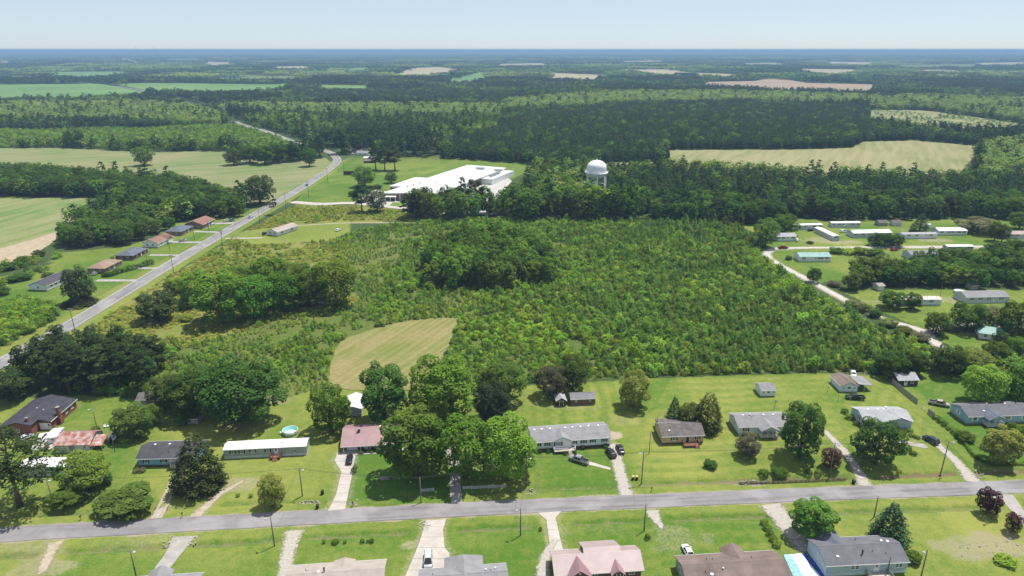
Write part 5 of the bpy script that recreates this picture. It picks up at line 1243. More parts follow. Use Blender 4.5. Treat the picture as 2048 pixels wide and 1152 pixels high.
cross(h, 10.6, 7.0, .12, 'lgrey', 'bluegrey', 1.15)
h = house('workshop', 'white workshop with brown roof and open carport at the wood edge', G(1680, 784), 1, 5.8, 7.5, 2.3, .1, 1.2, 'paleblue', 'brownroof', over=.3, axis='y', f=[('d', 2.9, 1.8, 1.95), W_(1.0, 1.0, .6, .7, False), W_(4.8, 1.0, .6, .7, False)], cat='shed')
MB().prism([(6.15, 2.7), (11.2, 2.15), (11.2, 2.02), (6.15, 2.57)], .4, 7.4, 'y').build('carport_roof', BM['grey'], h)
for x, y in ((10.9, .7), (10.9, 7.0), (8.5, .7)): MB().box(x - .06, x + .06, y - .06, y + .06, 0, 2.1).build('post', BM['trim'], h)
h = house('garden_shed', 'dark brown cottage-like shed with white door by the board fence', G(1795, 772), 2, 7.0, 6.0, 2.3, .1, 1.2, 'darkwood', 'lgrey', over=.3, f=[('d', 2.7), W_(5.0, .8, 1.1, 1.1, False)], cat='shed')
h = house('manufactured_home', 'blue home with dark grey roof at the right edge', (141.2, 186.2), 3.7, 21.5, 7.9, 2.45, .5, 1.35, 'midblue', 'char2', 'block', .35, f=[W_(2.4, .8, 1.2, 1.3, True, False, 0, 1, 'trim'), W_(13.0, .8, 1.7, 1.3, True, False, 0, 2, 'trim'), W_(18.4, .8, 1.1, 1.3, True, False, 0, 1, 'trim'), ('d', 9.4)], l=[W_(3.6, .9, .8, 1.1, True, False, 0, 1, 'trim')], vents=[(4, 4.4, 'p'), (6, 4.4, 'p'), (9, 4.6, 'w'), (15.4, 5, 's'), (19, 5, 'k'), (6, 1.6, 's'), (20, 1.8, 'p')])
cross(h, 7.6, 5.2, 2.4, 'slate', 'bluegrey', 1.1, True, steps_at=9.4)
house('storage_shed', 'white shed with brown roof under the dark trees behind the boat', G(275, 812), 4, 6.2, 5.2, 2.3, .1, 1.0, 'white', 'weathered', over=.3, f=[('g', 3.0, 3.6, 'greywood')], cat='shed')
house('old_shed', 'small grey weathered shed overgrown by a vine tree', G(357, 849), 3, 6.0, 4.0, 2.0, .05, .8, 'greywood', 'weathered', over=.3, f=[('d', 2.4, 1.2, 1.8, 'ddoor'), W_(4.6, .8, .8, .7, False)], cat='shed')
# ---- south side of the street: their backs and roofs are in view
h = house('house', 'house with rose metal roof, two small front gables and raised middle', (9.6, 119.4), 5.1, 18.9, 6.9, 2.4, .35, 1.65, 'dbrick', 'pink', over=.55, rib=True, f=[W_(2.0, .8, 1.3, 1.2, False), W_(8.0, .6, 2.4, 1.5, False, False, 0, 3), W_(16.8, .8, 1.3, 1.2, False)])
ro = root_info[h.name]['roof']; pr = gable_prof(0, 9.2, 4.6, 2.75, 5.15, .5); m_ = MB().prism(pr, 6.6, 15.0, 'x').build('raised_roof', BM['pink'], ro); ribs(m_, pr, 6.6, 15.0, 'x', BM['pink'])
MB().prism([(6.95, .1), (9.1, .1), (9.1, 2.7), (6.95, 3.4)], 7.0, 14.6, 'x').build('rear_wall', BM['dbrick'], h)
cross(h, 5.0, 4.6, 1.4, 'mauve', 'dbrick', 1.5, rib=True); cross(h, 13.4, 2.6, 1.3, 'mauve', 'dbrick', 1.0, True, rail=False)
h = house('house', 'long house with a stained brown shingle roof, beside the white car', (37.5, 115.6), 4.5, 22.4, 8.9, 2.45, .4, 1.5, 'sage', 'brownroof', over=.4, l=[W_(3, .8, 1.0, 1.2, False)], vents=[(8.4, 3.0, 'w'), (5.4, 1.6, 'a'), (16, 6, 'p'), (4.4, 2.6, 'p'), (6, 6.5, 'p'), (7.2, 6.2, 'p')])
cross(h, 22.4 - 13.2, 4.6, 1.7, 'brownroof', 'sage', 1.1, True, True)
h = house('manufactured_home', 'light blue home with charcoal roof and rear patio at the bottom right', (69.1, 121.4), 3.8, 18.6, 8.3, 2.45, .75, 1.45, 'bluegrey', 'char2', 'skirt', .35,
          f=[W_(6.1, .85, .8, 1.1, False), W_(7.1, .85, .8, 1.1, False), ('d', 11.6), W_(16.2, .85, .8, 1.1, False), W_(17.1, .85, .8, 1.1, False)], l=[W_(5.6, .9, .6, 1.0, False)], vents=[(3.2, 1.6, 's'), (9.0, 1.9, 'k'), (11.6, 2.4, 'p'), (14.4, 1.8, 'p'), (10, 6.6, 'p'), (15.4, 5.4, 's'), (16.6, 5.0, 's')])
cross(h, 18.6 - 4.7, 5.4, 2.6, 'slate', 'bluegrey', 1.3, True, True)
f = fp('f', 18.6, 8.3); deck(h, f, 9.3, 14.2, .05, 2.6, .6, BM['deckgrey'], True, (12.4, 13.6), 13.0, BM['greywood'])
h = house('house', 'house with pale grey hip roof beside the wide concrete driveway', (-19.0, 112.2), 5.8, 18.2, 8.2, 2.45, .35, 1.7, 'white', 'grey', over=.45, vents=[(2.6, 4.6, 'p'), (13.9, 4.9, 'w'), (16, 5.4, 'w'), (15, 4.4, 'p')])
ro = root_info[h.name]['roof']; q = MB(); q.v += [(5.0, 2, 3.0), (13.6, 2, 3.0), (13.6, 11.5, 2.72), (9.3, 12.2, 2.72), (5.0, 11.5, 2.72), (9.3, 9.6, 4.75), (9.3, 2, 4.75)]
q.f += [[4, 5, 6, 0], [2, 1, 6, 5], [3, 5, 4], [2, 5, 3], [0, 6, 1], [4, 0, 1, 2, 3]]; q.sm += [False] * 6; q.build('hip_wing', BM['grey'], ro)
q = MB().prism([(5.4, 2), (13.2, 2), (13.2, 11.1), (9.3, 11.8), (5.4, 11.1)], 0, 2.7, 'z').build('wing_wall', BM['white'], h)
h = house('house', 'house with light tan shingle roof and white porch frame', (-47.4, 112.9), 5.5, 20.0, 8.6, 2.45, .35, 1.45, 'greyside', 'tanroof', over=.45, vents=[(3.4, 5.8, 'p'), (3.8, 5.4, 'p'), (6.4, 4.6, 's'), (7.6, 4.5, 'k')], r=[W_(3, .8, 1, 1.2, False)])
cross(h, 20 - 11.2, 4.2, .6, 'tanroof', 'greyside', .6, True, True, False)
h = house('house', 'house with dark grey gable roof peeping in at the bottom left', (-80.2, 107.6), 5, 14, 10.5, 2.45, .35, 1.6, 'greyside', 'grey', over=.4, axis='x')
cross(h, 14 - 5.0, 4.4, 1.6, 'grey', 'greyside', 1.1, False, True)
# ---- along the highway
house('long_white_house', 'long white house with dark roof beside the highway', (-233.5, 311.4), -7.5, 9.6, 21, 2.5, .4, 1.3, 'white', 'dark', over=.4, axis='y', f=[W_(5, .8, 1, 1.1, False)], r=[W_(s, .8, 1.3, 1.2, False) for s in (3, 6, 9, 12, 18)] + [('d', 15)], vents=[(5, 12, 'p')])
house('hip_roof_house', 'brick house with orange-brown hip roof behind the roadside hedge', (-221.1, 338.5), -4, 9.4, 14.5, 2.5, .3, 1.7, 'tbrick', 'orange', over=.5, axis='y', hip=4, f=[W_(3, .8, 1.4, 1.1, False), W_(7, .8, 1, 1.1, False)], r=[W_(4, .8, 1.4, 1.1, False), ('d', 8), W_(12, .8, 1.4, 1.1, False)])
house('hip_roof_house', 'dark brick house with slate grey hip roof, second up the highway from the orange roof', G(232, 520), -3, 10, 14.5, 2.5, .3, 1.7, 'dbrick', 'slate', over=.5, axis='y', hip=4, f=[W_(3, .8, 1.4, 1.1, False), W_(7, .8, 1, 1.1, False)], r=[W_(4, .8, 1.4, 1.1, False), ('d', 8), W_(12, .8, 1.4, 1.1, False)])
h = house('white_house', 'white house with faded red roof along the highway', G(286, 495), -6, 9.5, 16, 2.6, .4, 1.7, 'white', 'redroof', over=.4, axis='y', f=[W_(3, .8, 1.2, 1.2, False), W_(6.5, .8, 1.2, 1.2, False)], r=[W_(4, .8, 1.2, 1.2, False), ('d', 8), W_(12.5, .8, 1.2, 1.2, False)])
MB().prism([(9.0, 3.0), (13.5, 3.0), (11.25, 4.9)], 4.5, 10.9, 'x').build('front_gable', BM['redroof'], h); MB().prism([(9.3, .4), (13.2, .4), (13.2, 3.05), (11.25, 4.6), (9.3, 3.05)], 9.4, 10.6, 'x').build('gable_wall', BM['white'], h)
house('hip_roof_house', 'brick house with dark hip roof below the reddish-roofed house', G(332, 471), -4, 10.5, 14, 2.5, .3, 1.7, 'tbrick', 'slate', over=.5, axis='y', hip=4.5, f=[W_(3, .8, 1.4, 1.1, False), W_(7, .8, 1, 1.1, False)], r=[W_(4, .8, 1.4, 1.1, False), ('d', 8)])
house('brick_house', 'brick house with reddish roof farthest up the row by the highway', G(371, 457), -6, 12, 15, 2.8, .3, 2.0, 'tbrick', 'redroof', over=.5, axis='y', f=[W_(4, .8, 1.2, 1.2, False), W_(8.5, .8, 1.2, 1.2, False)], r=[W_(4, .8, 1.2, 1.2, False), ('d', 8)])
house('field_house', 'white house with pinkish roof alone east of the highway', G(535, 470), -24, 8.4, 18.5, 2.5, .4, 1.4, 'white', 'tanroof', over=.4, axis='y', f=[W_(2.4, .8, 1, 1.1), W_(6, .8, 1, 1.1)], r=[W_(4, .8, 1, 1.1), ('d', 8), W_(13, .8, 1, 1.1)])
house('house', 'dark brick house behind the highway curve', G(699, 307), -5, 14, 9, 2.6, .3, 2.0, 'tbrick', 'weathered', f=[W_(4, .8, 1.4, 1.2, False), ('d', 7), W_(10, .8, 1.4, 1.2, False)])
house('house', 'small grey-white house nearest the highway curve', G(713, 311), -8, 14, 9, 2.6, .3, 1.8, 'white', 'grey', f=[W_(4, .8, 1.4, 1.2), ('d', 7), W_(10, .8, 1.4, 1.2)])
house('open_shed', 'white-roofed open shed by the houses at the highway curve', G(727, 321), -4, 12, 10, 2.6, .05, .8, 'greywood', 'whitemetal', cat='shed')
house('brick_shed', 'dark red-brick outbuilding in front of the white-roofed shed', G(728, 326), -4, 10, 6, 2.4, .05, 1.0, 'dbrick', 'brownroof', cat='shed')
# ---- mobile homes on the gravel lane (east)
mobile('white house with grey roof beside the bend of the gravel lane', (159.6, 400.3), 4, 13.4, 'white', 'lgrey', 8, [2, 5, 11], (7.6,), rise=1.2)
mobile('white single-wide with white roof under the wood, left of its row', (180.8, 428.3), 6, 20.3, 'offwhite', doors=(10,))
mobile('single-wide at the wood edge behind dark shrubs', (208.8, 434.8), 2, 19.4, 'greyside', doors=(9,))
mobile('white-roofed single-wide standing end-on to the gravel lane', G(1665, 482), 6, 4.4, 'greyside', D=21.5, axis='y', doors=(12,))
mobile('low home under a broad white roof behind bushes on the lane', (210.8, 408.5), 5, 25, 'greyside', 'whitemetal', 8, doors=(12,), rise=1.0)
mobile('pale blue-white single-wide facing the lane with dark roof edge', (239.8, 406.1), 3, 22, 'white', 'lgrey', 4.6, [4, 9, 18], (15,))
mobile('white double-wide with five windows, right of the pale single-wide', (266.9, 414.5), 1, 18.2, 'white', 'whitemetal', 8, [2, 6.5, 9, 13, 16], (11,), rise=1.1)
mobile('light-roofed single-wide south of the lane near the right edge', (250.6, 378.6), 1, 15.4, 'sage', doors=(9,))
mobile('pale roofed home at the far right end of the lane', G(2010, 478), 2, 17, 'greyside', 'tanroof', 8, rise=1.0)
mobile('white home with teal metal roof on the lawn inside the lane bend', (157.4, 358.0), 1, 17.4, 'white', 'teal', 7.6, [2.5, 11, 12.2, 15], (9,), rise=1.3)
mobile('grey double-wide with grey roof below the lane', (220.3, 361.8), 1, 16.8, 'bluegrey', 'grey', 8.2, [2.5, 6, 13], (9.5,), rise=1.3)
mobile('run-down pale trailer with rusted roof behind two dark trees', (176.3, 290.0), 2, 18.8, 'paleblue', 'rustwhite', 4.4, [3, 8, 14], (11,))
mobile('grey double-wide with grey roof beside the trampoline', (207.8, 293.2), 3.6, 20.8, 'greyside', 'grey', 8.4, [3, 7, 11, 17], (13.5,), rise=1.3)
house('teal_roof_house', 'white house with pale teal hip roof near the lane end', G(1957, 678), -24, 9.5, 8.6, 2.5, .4, 1.5, 'white', 'teal', hip=2.6, over=.6, f=[W_(2, .8, 1.2, 1.2, False), ('d', 5), W_(7.4, .8, 1.2, 1.2, False)], l=[W_(3, .8, 1, 1.1, False)])
house('storage_shed', 'leaning white shed beside the wood belt', G(1756, 582), 12, 3.2, 4, 2.6, .05, .6, 'offwhite', 'greywood', cat='shed')
house('storage_shed', 'small grey shed under trees behind the lane homes, left one', G(1757, 452), 2, 6, 5, 2.4, .05, 1.0, 'greywood', 'weathered', cat='shed')
house('storage_shed', 'small grey shed under trees behind the lane homes, right one', G(1786, 452), 2, 5.6, 5, 2.4, .05, 1.0, 'offwhite', 'weathered', cat='shed')
house('storage_shed', 'grey wooden shed by the wood belt near the trampoline', G(1942, 580), 4, 3.4, 4, 2.4, .05, .8, 'greywood', 'weathered', cat='shed')

# ---- factory and water tower
def factory():
    out = [(-98.5, 520), (-57.4, 517), (-5.6, 636), (-42, 653), (-72.4, 583.5), (-83.5, 586.5), (-98.5, 547), (-88.5, 544.6)]
    o = out[0]; t = thing('factory', 'long low factory with a wide white flat roof', 'factory', (o[0], o[1], 0)); lo = [(x - o[0], y - o[1]) for x, y in out]
    MB().prism(lo, -.3, 5.3, 'z').build('wall', BM['tbrick'], t)
    cx = sum(p[0] for p in lo) / 8; cy = sum(p[1] for p in lo) / 8
    def grow(ps, d):
        n = len(ps); r = []
        for i in range(n):
            a, b, c = Vector(ps[i - 1]), Vector(ps[i]), Vector(ps[(i + 1) % n]); d1, d2 = (b - a).normalized(), (c - b).normalized(); n1, n2 = Vector((d1.y, -d1.x)), Vector((d2.y, -d2.x)); m = (n1 + n2).normalized(); r.append(tuple(b + m * d / max(.4, m.dot(n1))))
        return r
    MB().prism(grow(lo, .35), 5.3, 6.15, 'z').build('fascia', BM['trim'], t); ro = MB().prism(grow(lo, .1), 6.15, 6.22, 'z').build('roof', BM['membrane'], t)
    sm_ = MB(); a_ = Vector((51.8, 119)).normalized(); n_ = Vector((a_.y, -a_.x))
    for k in range(9):
        q0 = Vector((-57.4, 517)) - Vector(o) + a_ * (6 + k * 14.2); e_ = q0 - n_ * (35 if k > 4 else 44); c_ = [q0 - n_ * .4, q0 - n_ * .4 + a_ * .35, e_ + a_ * .35, e_]
        sm_.quadbox([(q.x, q.y, 6.2) for q in c_] + [(q.x, q.y, 6.27) for q in c_])
    sm_.build('roof_seam', BM['seam'], ro)['kind'] = 'stuff'
    ax = Vector((51.8, 119)).normalized(); nx = Vector((ax.y, -ax.x))
    def blk(p, a, w, z0, z1, name, m, par):
        p = Vector(p) - Vector(o); c = [p, p + nx * w, p + nx * w + ax * a, p + ax * a]
        return MB().quadbox([(q.x, q.y, z0) for q in c] + [(q.x, q.y, z1) for q in c]).build(name, BM[m], par)
    for q, a, w, h in (((-33, 627), 4, 7, 1.8), ((-16, 618), 3.5, 6, 1.6), ((-84, 541), 1, 1, 1.2), ((-80, 549), .8, .8, 1.4), ((-76, 556), .8, .8, 1.2), ((-63, 560), .8, .8, 1.0), ((-48, 590), 1, 1, 1)):
        blk(q, a, w, 6.15, 6.22 + h, 'roof_unit', 'galv', ro)
    b = blk((-26.5, 587), 48, 10, 0, 4.9, 'loading_wing', 'white', t); blk((-26.2, 587.4), 47.2, 9.2, 4.9, 5.0, 'wing_roof', 'greyside', b)
    for k in range(5): blk((-16.9 + k * 3.6, 586 + k * 8.2), 3.4, .08, .2, 3.6, 'dock_door', 'galv', b)
    for k in (0, 1, 2): blk((-20 + k * 2.6, 596 + k * 6), 3, 3, 5.0, 7.0, 'duct_unit', 'galv', b)
    b2 = blk((-44.5, 545), 12, 9, 0, 4.6, 'side_room', 'white', t); blk((-40, 552), 2.5, 3, 4.6, 7.2, 'duct_unit', 'galv', b2)
    f = lambda s, d, z: (s, -d - s * .073, z)
    e = MB(); fbox(e, f, 1.0, 9.5, .4, 4.2, 3.3, 3.8); en = e.build('entrance_canopy', BM['trim'], t)
    for s in (1.3, 5.2, 9.2): e = MB(); fbox(e, f, s - .2, s + .2, 3.7, 4.1, 0, 3.3); e.build('post', BM['trim'], en)
    e = MB(); fbox(e, f, 2, 8.6, .35, .42, .1, 2.9); e.build('entrance_glass', BM['glass'], t)
    for k in range(7): e = MB(); fbox(e, f, 12 + k * 4, 12.6 + k * 4, .35, .6, 0, 5.2); e.build('pilaster', BM['trim'], t); window(t, f, 14.2 + k * 4, 1.2, 1.4, 2.2, False, False, .36)
    return t
factory()
yard = sheet('factory_yard', GP([(865, 428), (905, 424), (958, 372), (1010, 352), (1024, 362), (1005, 385), (975, 415), (985, 430)]), .07, mat('pale_yard', (.36, .345, .33), (.45, .43, .41), .1, .9))
sheet('factory_yard', GP([(712, 404), (752, 378), (775, 384), (765, 396), (800, 404), (830, 408), (830, 414), (760, 412)]), .075, concrete)
sheet('lawn_island', GP([(778, 411), (786, 405), (812, 405), (822, 411), (800, 414)]), .12, mat('island_grass', (.09, .16, .02), (.14, .2, .03), .4, .95))
def water_tower():
    x, y = G(1190, 416); t = thing('water_tower', 'white water tower on slender legs rising above the trees', 'water tower', (x, y, 0)); wm = mat('tank_white', (.80, .81, .82), (.74, .75, .76), .2, .45, spec=.4)
    sc = scale_at(x, y, 30); zt = height_at(1190, 416, 318); R = 19.6 / sc * 1.0; zr = zt - 9.6
    prof = [(.35, zr - 5.2)] + [(R * .98 * math.sin(a), zr - 5.2 * math.cos(a)) for a in (.3, .6, .9, 1.2, 1.5)] + [(R, zr), (R, zr + 3.6)] + [(R * math.cos(a), zr + 3.6 + 5.2 * math.sin(a)) for a in (.25, .5, .75, 1.0, 1.25, 1.45)] + [(.3, zr + 8.85)]
    tk = MB().lathe(prof, 40).build('tank', wm, t)
    MB().lathe([(R + .05, zr - .1), (R + 1.35, zr - .1), (R + 1.35, zr + .12), (R + .05, zr + .12)], 40).build('balcony', wm, t)
    rl = MB()
    for k in range(40):
        a = k * math.pi / 20; rl.tube([((R + 1.3) * math.cos(a), (R + 1.3) * math.sin(a), zr), ((R + 1.3) * math.cos(a), (R + 1.3) * math.sin(a), zr + 1.15)], .05, 4)
    ring = [((R + 1.3) * math.cos(k * math.pi / 20), (R + 1.3) * math.sin(k * math.pi / 20), zr + 1.15) for k in range(41)]; rl.tube(ring, .07, 5); rl.tube([(p[0], p[1], zr + .55) for p in ring], .05, 5); rl.build('railing', wm, t)
    for k in range(6):
        a = k * math.pi / 3 - math.pi / 2; c, s = math.cos(a), math.sin(a)
        MB().tube([(c * (R * 1.0 + .2), s * (R + .2), zr + .4), (c * (R * 1.08), s * R * 1.08, zr * .5), (c * R * 1.16, s * R * 1.16, -.2)], .3, 10).build('leg', wm, t)
    MB().tube([(0, 0, -.2), (0, 0, zr - 5)], .9, 14).build('riser_pipe', wm, t)
    for zz in (zr * .33, zr * .66):
        rg = [(R * (1.0 + .16 * (1 - zz / zr)) * math.cos(k * math.pi / 3 - math.pi / 2), R * (1.0 + .16 * (1 - zz / zr)) * math.sin(k * math.pi / 3 - math.pi / 2), zz) for k in range(7)]; MB().tube(rg, .13, 5).build('strut_ring', wm, t)
    MB().lathe([(.5, zr + 8.7), (.5, zr + 9.2), (.1, zr + 9.6)], 12).tube([(0, 0, zr + 9.5), (0, 0, zr + 10.8)], .06, 5).build('finial_vent', wm, t)
    MB().tube([(R * .98, -.8, zr + .5), (R * .99, -.8, zr + 3.6), (R * .6, -.5, zr + 7.8)], .12, 5).build('ladder', wm, t)
water_tower()
# ================================================================== single trees and shrubs of the yards
TREES = [  # kind, u, v of the foot, v of the top, crown width in photo pixels, label
 ('longpine', 40, 1013, 866, 170, 'tall pine with spreading layered branches in the left foreground'),
 ('bigoak', 484, 840, 712, 178, 'very large dark spreading tree left of the swimming pool'),
 ('oak', 392, 828, 738, 118, 'dark rounded tree behind the old grey shed'),
 ('olive', 334, 812, 748, 66, 'yellowish-green tree right of the white shed with brown roof'),
 ('mid', 372, 846, 815, 42, 'vine-covered little tree growing over the old grey shed'),
 ('roundpine', 20, 800, 738, 84, 'dark bushy tree behind the brick house at the left edge'),
 ('cedar', 401, 974, 864, 98, 'broad dark cedar standing before the blue house'),
 ('olive', 545, 1012, 947, 56, 'small ragged tree with drooping grey-green branches near the street'),
 ('maple', 664, 862, 766, 84, 'bright green round tree left of the white-roofed garage'),
 ('oak', 770, 840, 722, 104, 'tall dark green tree right of the white-roofed garage'),
 ('maple', 888, 838, 704, 134, 'big bright green tree at the edge of the mown field'),
 ('mid', 832, 952, 812, 136, 'large tree with bare grey twigs covering the right end of the mauve roof'),
 ('bluemid', 985, 842, 764, 78, 'blue-green dense tree behind the paired driveway trees'),
 ('oak', 1004, 803, 720, 92, 'dark tree at the corner of the regrowth left of the back lawn'),
 ('maple', 932, 955, 828, 112, 'left one of the paired green trees beside the asphalt drive'),
 ('maple', 1016, 958, 826, 112, 'right one of the paired green trees beside the asphalt drive'),
 ('bronze', 1100, 792, 729, 62, 'brownish-green tree left of the brown shed at the lawn edge'),
 ('oak', 1145, 779, 706, 66, 'dark green tree behind the brown shed'),
 ('olive', 1268, 812, 741, 66, 'pale yellow-green tree alone on the back lawn'),
 ('spruce', 1347, 845, 789, 34, 'small pointed conifer behind the tan house'),
 ('olive', 1378, 850, 806, 46, 'light green bushy tree between two conifers behind the tan house'),
 ('cedar', 1413, 857, 781, 60, 'dark broad cedar right of the tan house'),
 ('oak', 1598, 913, 798, 90, 'big dark round tree before the light blue home'),
 ('bronze', 1494, 910, 865, 52, 'low bronze-leaved tree in front of the light blue home'),
 ('purple', 1661, 936, 896, 40, 'small purple-leaved tree beside the gravel drive'),
 ('oak', 1750, 926, 834, 94, 'large dark round tree hiding the pale grey-roofed home'),
 ('lime', 1958, 808, 729, 78, 'bright lime-green round tree behind the blue home at the right'),
 ('mid', 2036, 804, 728, 84, 'green tree cut by the right edge behind the blue home'),
 ('olive', 1995, 926, 852, 76, 'olive-green tree with brownish top before the blue home'),
 ('mid', 2030, 890, 846, 44, 'drooping light green tree at the right edge before the blue home'),
 ('mid', 1620, 1073, 999, 88, 'wide green tree shading the gravel drive south of the street'),
 ('spruce', 1775, 1082, 1000, 70, 'dense upright tree behind the charcoal-roofed home'),
 ('purple', 1973, 1026, 977, 48, 'dark purple plum tree beside the street at the right'),
 ('purple', 2023, 1064, 1025, 32, 'small reddish-purple tree near the right edge south of the street'),
 ('oak', 270, 872, 810, 80, 'dense dark round tree right of the boat'),
 ('mid', 303, 850, 808, 38, 'lighter green small tree behind the dense round tree by the boat'),
 ('mid', 176, 978, 905, 92, 'spreading green tree beside the white trailer home'),
 ('mid', 216, 968, 944, 24, 'tiny young tree on the lawn left of the blue house'),
 # along the highway
 ('roundpine', 164, 606, 528, 58, 'dense dark pine beside the long white house'),
 ('oak', 339, 459, 432, 28, 'dark round tree behind the slate-roofed highway house'),
 ('roundpine', 521, 408, 346, 62, 'group-like broad pine on the field side of the highway'),
 ('mid', 290, 331, 289, 40, 'lone tree standing in the fallow field'),
 ('oak', 141, 296, 257, 17, 'left one of two tall dark trees at the fallow field edge'),
 ('oak', 163, 296, 256, 20, 'right one of two tall dark trees at the fallow field edge'),
 ('oak', 468, 330, 296, 36, 'leftmost tree of the clump by the highway curve'),
 ('mid', 500, 326, 288, 44, 'second tree of the clump by the highway curve'),
 ('mid', 530, 329, 284, 42, 'third tree of the clump by the highway curve'),
 ('oak', 556, 325, 282, 46, 'fourth tree of the clump by the highway curve'),
 ('pine', 588, 323, 286, 36, 'dark pine inside the highway curve'),
 ('mid', 619, 333, 293, 30, 'round tree standing alone inside the highway curve'),
 ('pine', 640, 312, 270, 30, 'tall pine at the top of the highway curve'),
 ('pine', 684, 308, 256, 40, 'tall pine outside the highway curve'),
 ('pine', 752, 340, 290, 32, 'left one of three dark pines behind the factory lawn'),
 ('pine', 770, 341, 294, 32, 'middle one of three dark pines behind the factory lawn'),
 ('pine', 790, 341, 290, 36, 'right one of three dark pines behind the factory lawn'),
 ('mid', 730, 373, 329, 44, 'round tree on the factory lawn'),
 ('olive', 783, 366, 344, 24, 'small bush-like tree on the lawn left of the factory'),
 ('pine', 724, 424, 368, 46, 'ragged pine at the factory driveway entrance'),
 ('oak', 755, 424, 376, 40, 'dark tree beside the ragged pine at the factory drive'),
 ('woodpine', 957, 428, 364, 34, 'slender pine showing its bare trunk before the factory yard'),
 ('oak', 842, 432, 372, 40, 'grey-green tree at the front corner of the factory'),
 ('woodmid', 1160, 441, 374, 54, 'tall bright tree in front of the water tower, left of its legs'), ('woodlime', 1196, 440, 364, 58, 'tall bright tree right in front of the water tower legs'), ('woodmid', 1232, 441, 368, 54, 'tall tree in front of the water tower, right of its legs'), ('woodlime', 1060, 440, 372, 56, 'tall bright tree right of the factory yard'),
 # clump on the meadow
 ('roundpine', 318, 641, 581, 78, 'dark dome-shaped evergreen on the meadow by the highway'),
 ('maple', 448, 645, 538, 112, 'big bright tree at the left of the meadow clump'),
 ('maple', 510, 638, 545, 80, 'second bright tree of the meadow clump'),
 ('maple', 566, 622, 540, 84, 'middle tree of the meadow clump'),
 ('maple', 620, 612, 528, 80, 'fourth tree of the meadow clump, by the ruined shed'),
 ('maple', 672, 612, 512, 88, 'tall tree at the right end of the meadow clump'),
 ('maple', 395, 608, 538, 66, 'rear left tree of the meadow clump'),
 ('mid', 350, 588, 556, 40, 'small tree left behind the meadow clump'),
 ('maple', 540, 590, 512, 84, 'rear middle tree of the meadow clump'),
 ('maple', 480, 592, 528, 78, 'rear tree behind the two bright meadow trees'),
 ('mid', 600, 586, 520, 70, 'rear right tree of the meadow clump'),
 # east side
 ('mid', 1530, 494, 434, 50, 'tree left of the white house at the lane bend'),
 ('maple', 1568, 470, 425, 52, 'bright tree behind the white house at the lane bend'),
 ('spruce', 1838, 464, 424, 34, 'tall conifer behind the pale single-wide'),
 ('oak', 1758, 492, 465, 42, 'left dark bushy tree in front of the broad white roof'),
 ('oak', 1786, 492, 466, 42, 'right dark bushy tree in front of the broad white roof'),
 ('bronze', 1955, 464, 434, 72, 'wide pink-tinged tree right of the five-window home'),
 ('mid', 1988, 482, 440, 32, 'upright tree beside the pink-tinged tree'),
 ('oak', 2003, 484, 446, 28, 'dark upright tree left of the pale roofed home'),
 ('mid', 2038, 458, 422, 40, 'round tree at the right edge above the lane'),
 ('oak', 1627, 565, 533, 28, 'small dark tree beside the gravel lane'),
 ('oak', 1782, 616, 579, 50, 'left dark tree hiding the rusted trailer'),
 ('oak', 1824, 618, 584, 34, 'right dark tree hiding the rusted trailer'),
 ('maple', 1871, 668, 622, 50, 'bright round tree at the lane junction'),
 ('mid', 1932, 660, 602, 68, 'broad green tree below the grey double-wide'),
 ('bronze', 1976, 658, 610, 52, 'reddish-green tree right of the broad green tree'),
 ('oak', 2030, 676, 596, 76, 'big dark tree at the right edge by the lane'),
 ('oak', 1890, 748, 688, 66, 'dark tree behind the board fence'),
 ('oak', 1780, 752, 703, 66, 'grey-green tree overhanging the dark brown shed'),
 ('mid', 1826, 748, 700, 50, 'tree behind the dark brown shed'),
 ('olive', 1940, 742, 698, 80, 'flat-topped feathery tree behind the lime-green tree'),
 ('mid', 1985, 728, 682, 50, 'green tree below the teal hip roof'),
 ('maple', 2036, 716, 672, 46, 'light green tree at the right edge below the teal hip roof'),
 ('oak', 1995, 700, 660, 30, 'dark tree beside the teal hip roof'),
]
for k, u, v, vt, w, lab in TREES: plant(k, u, v, vt, w, lab)
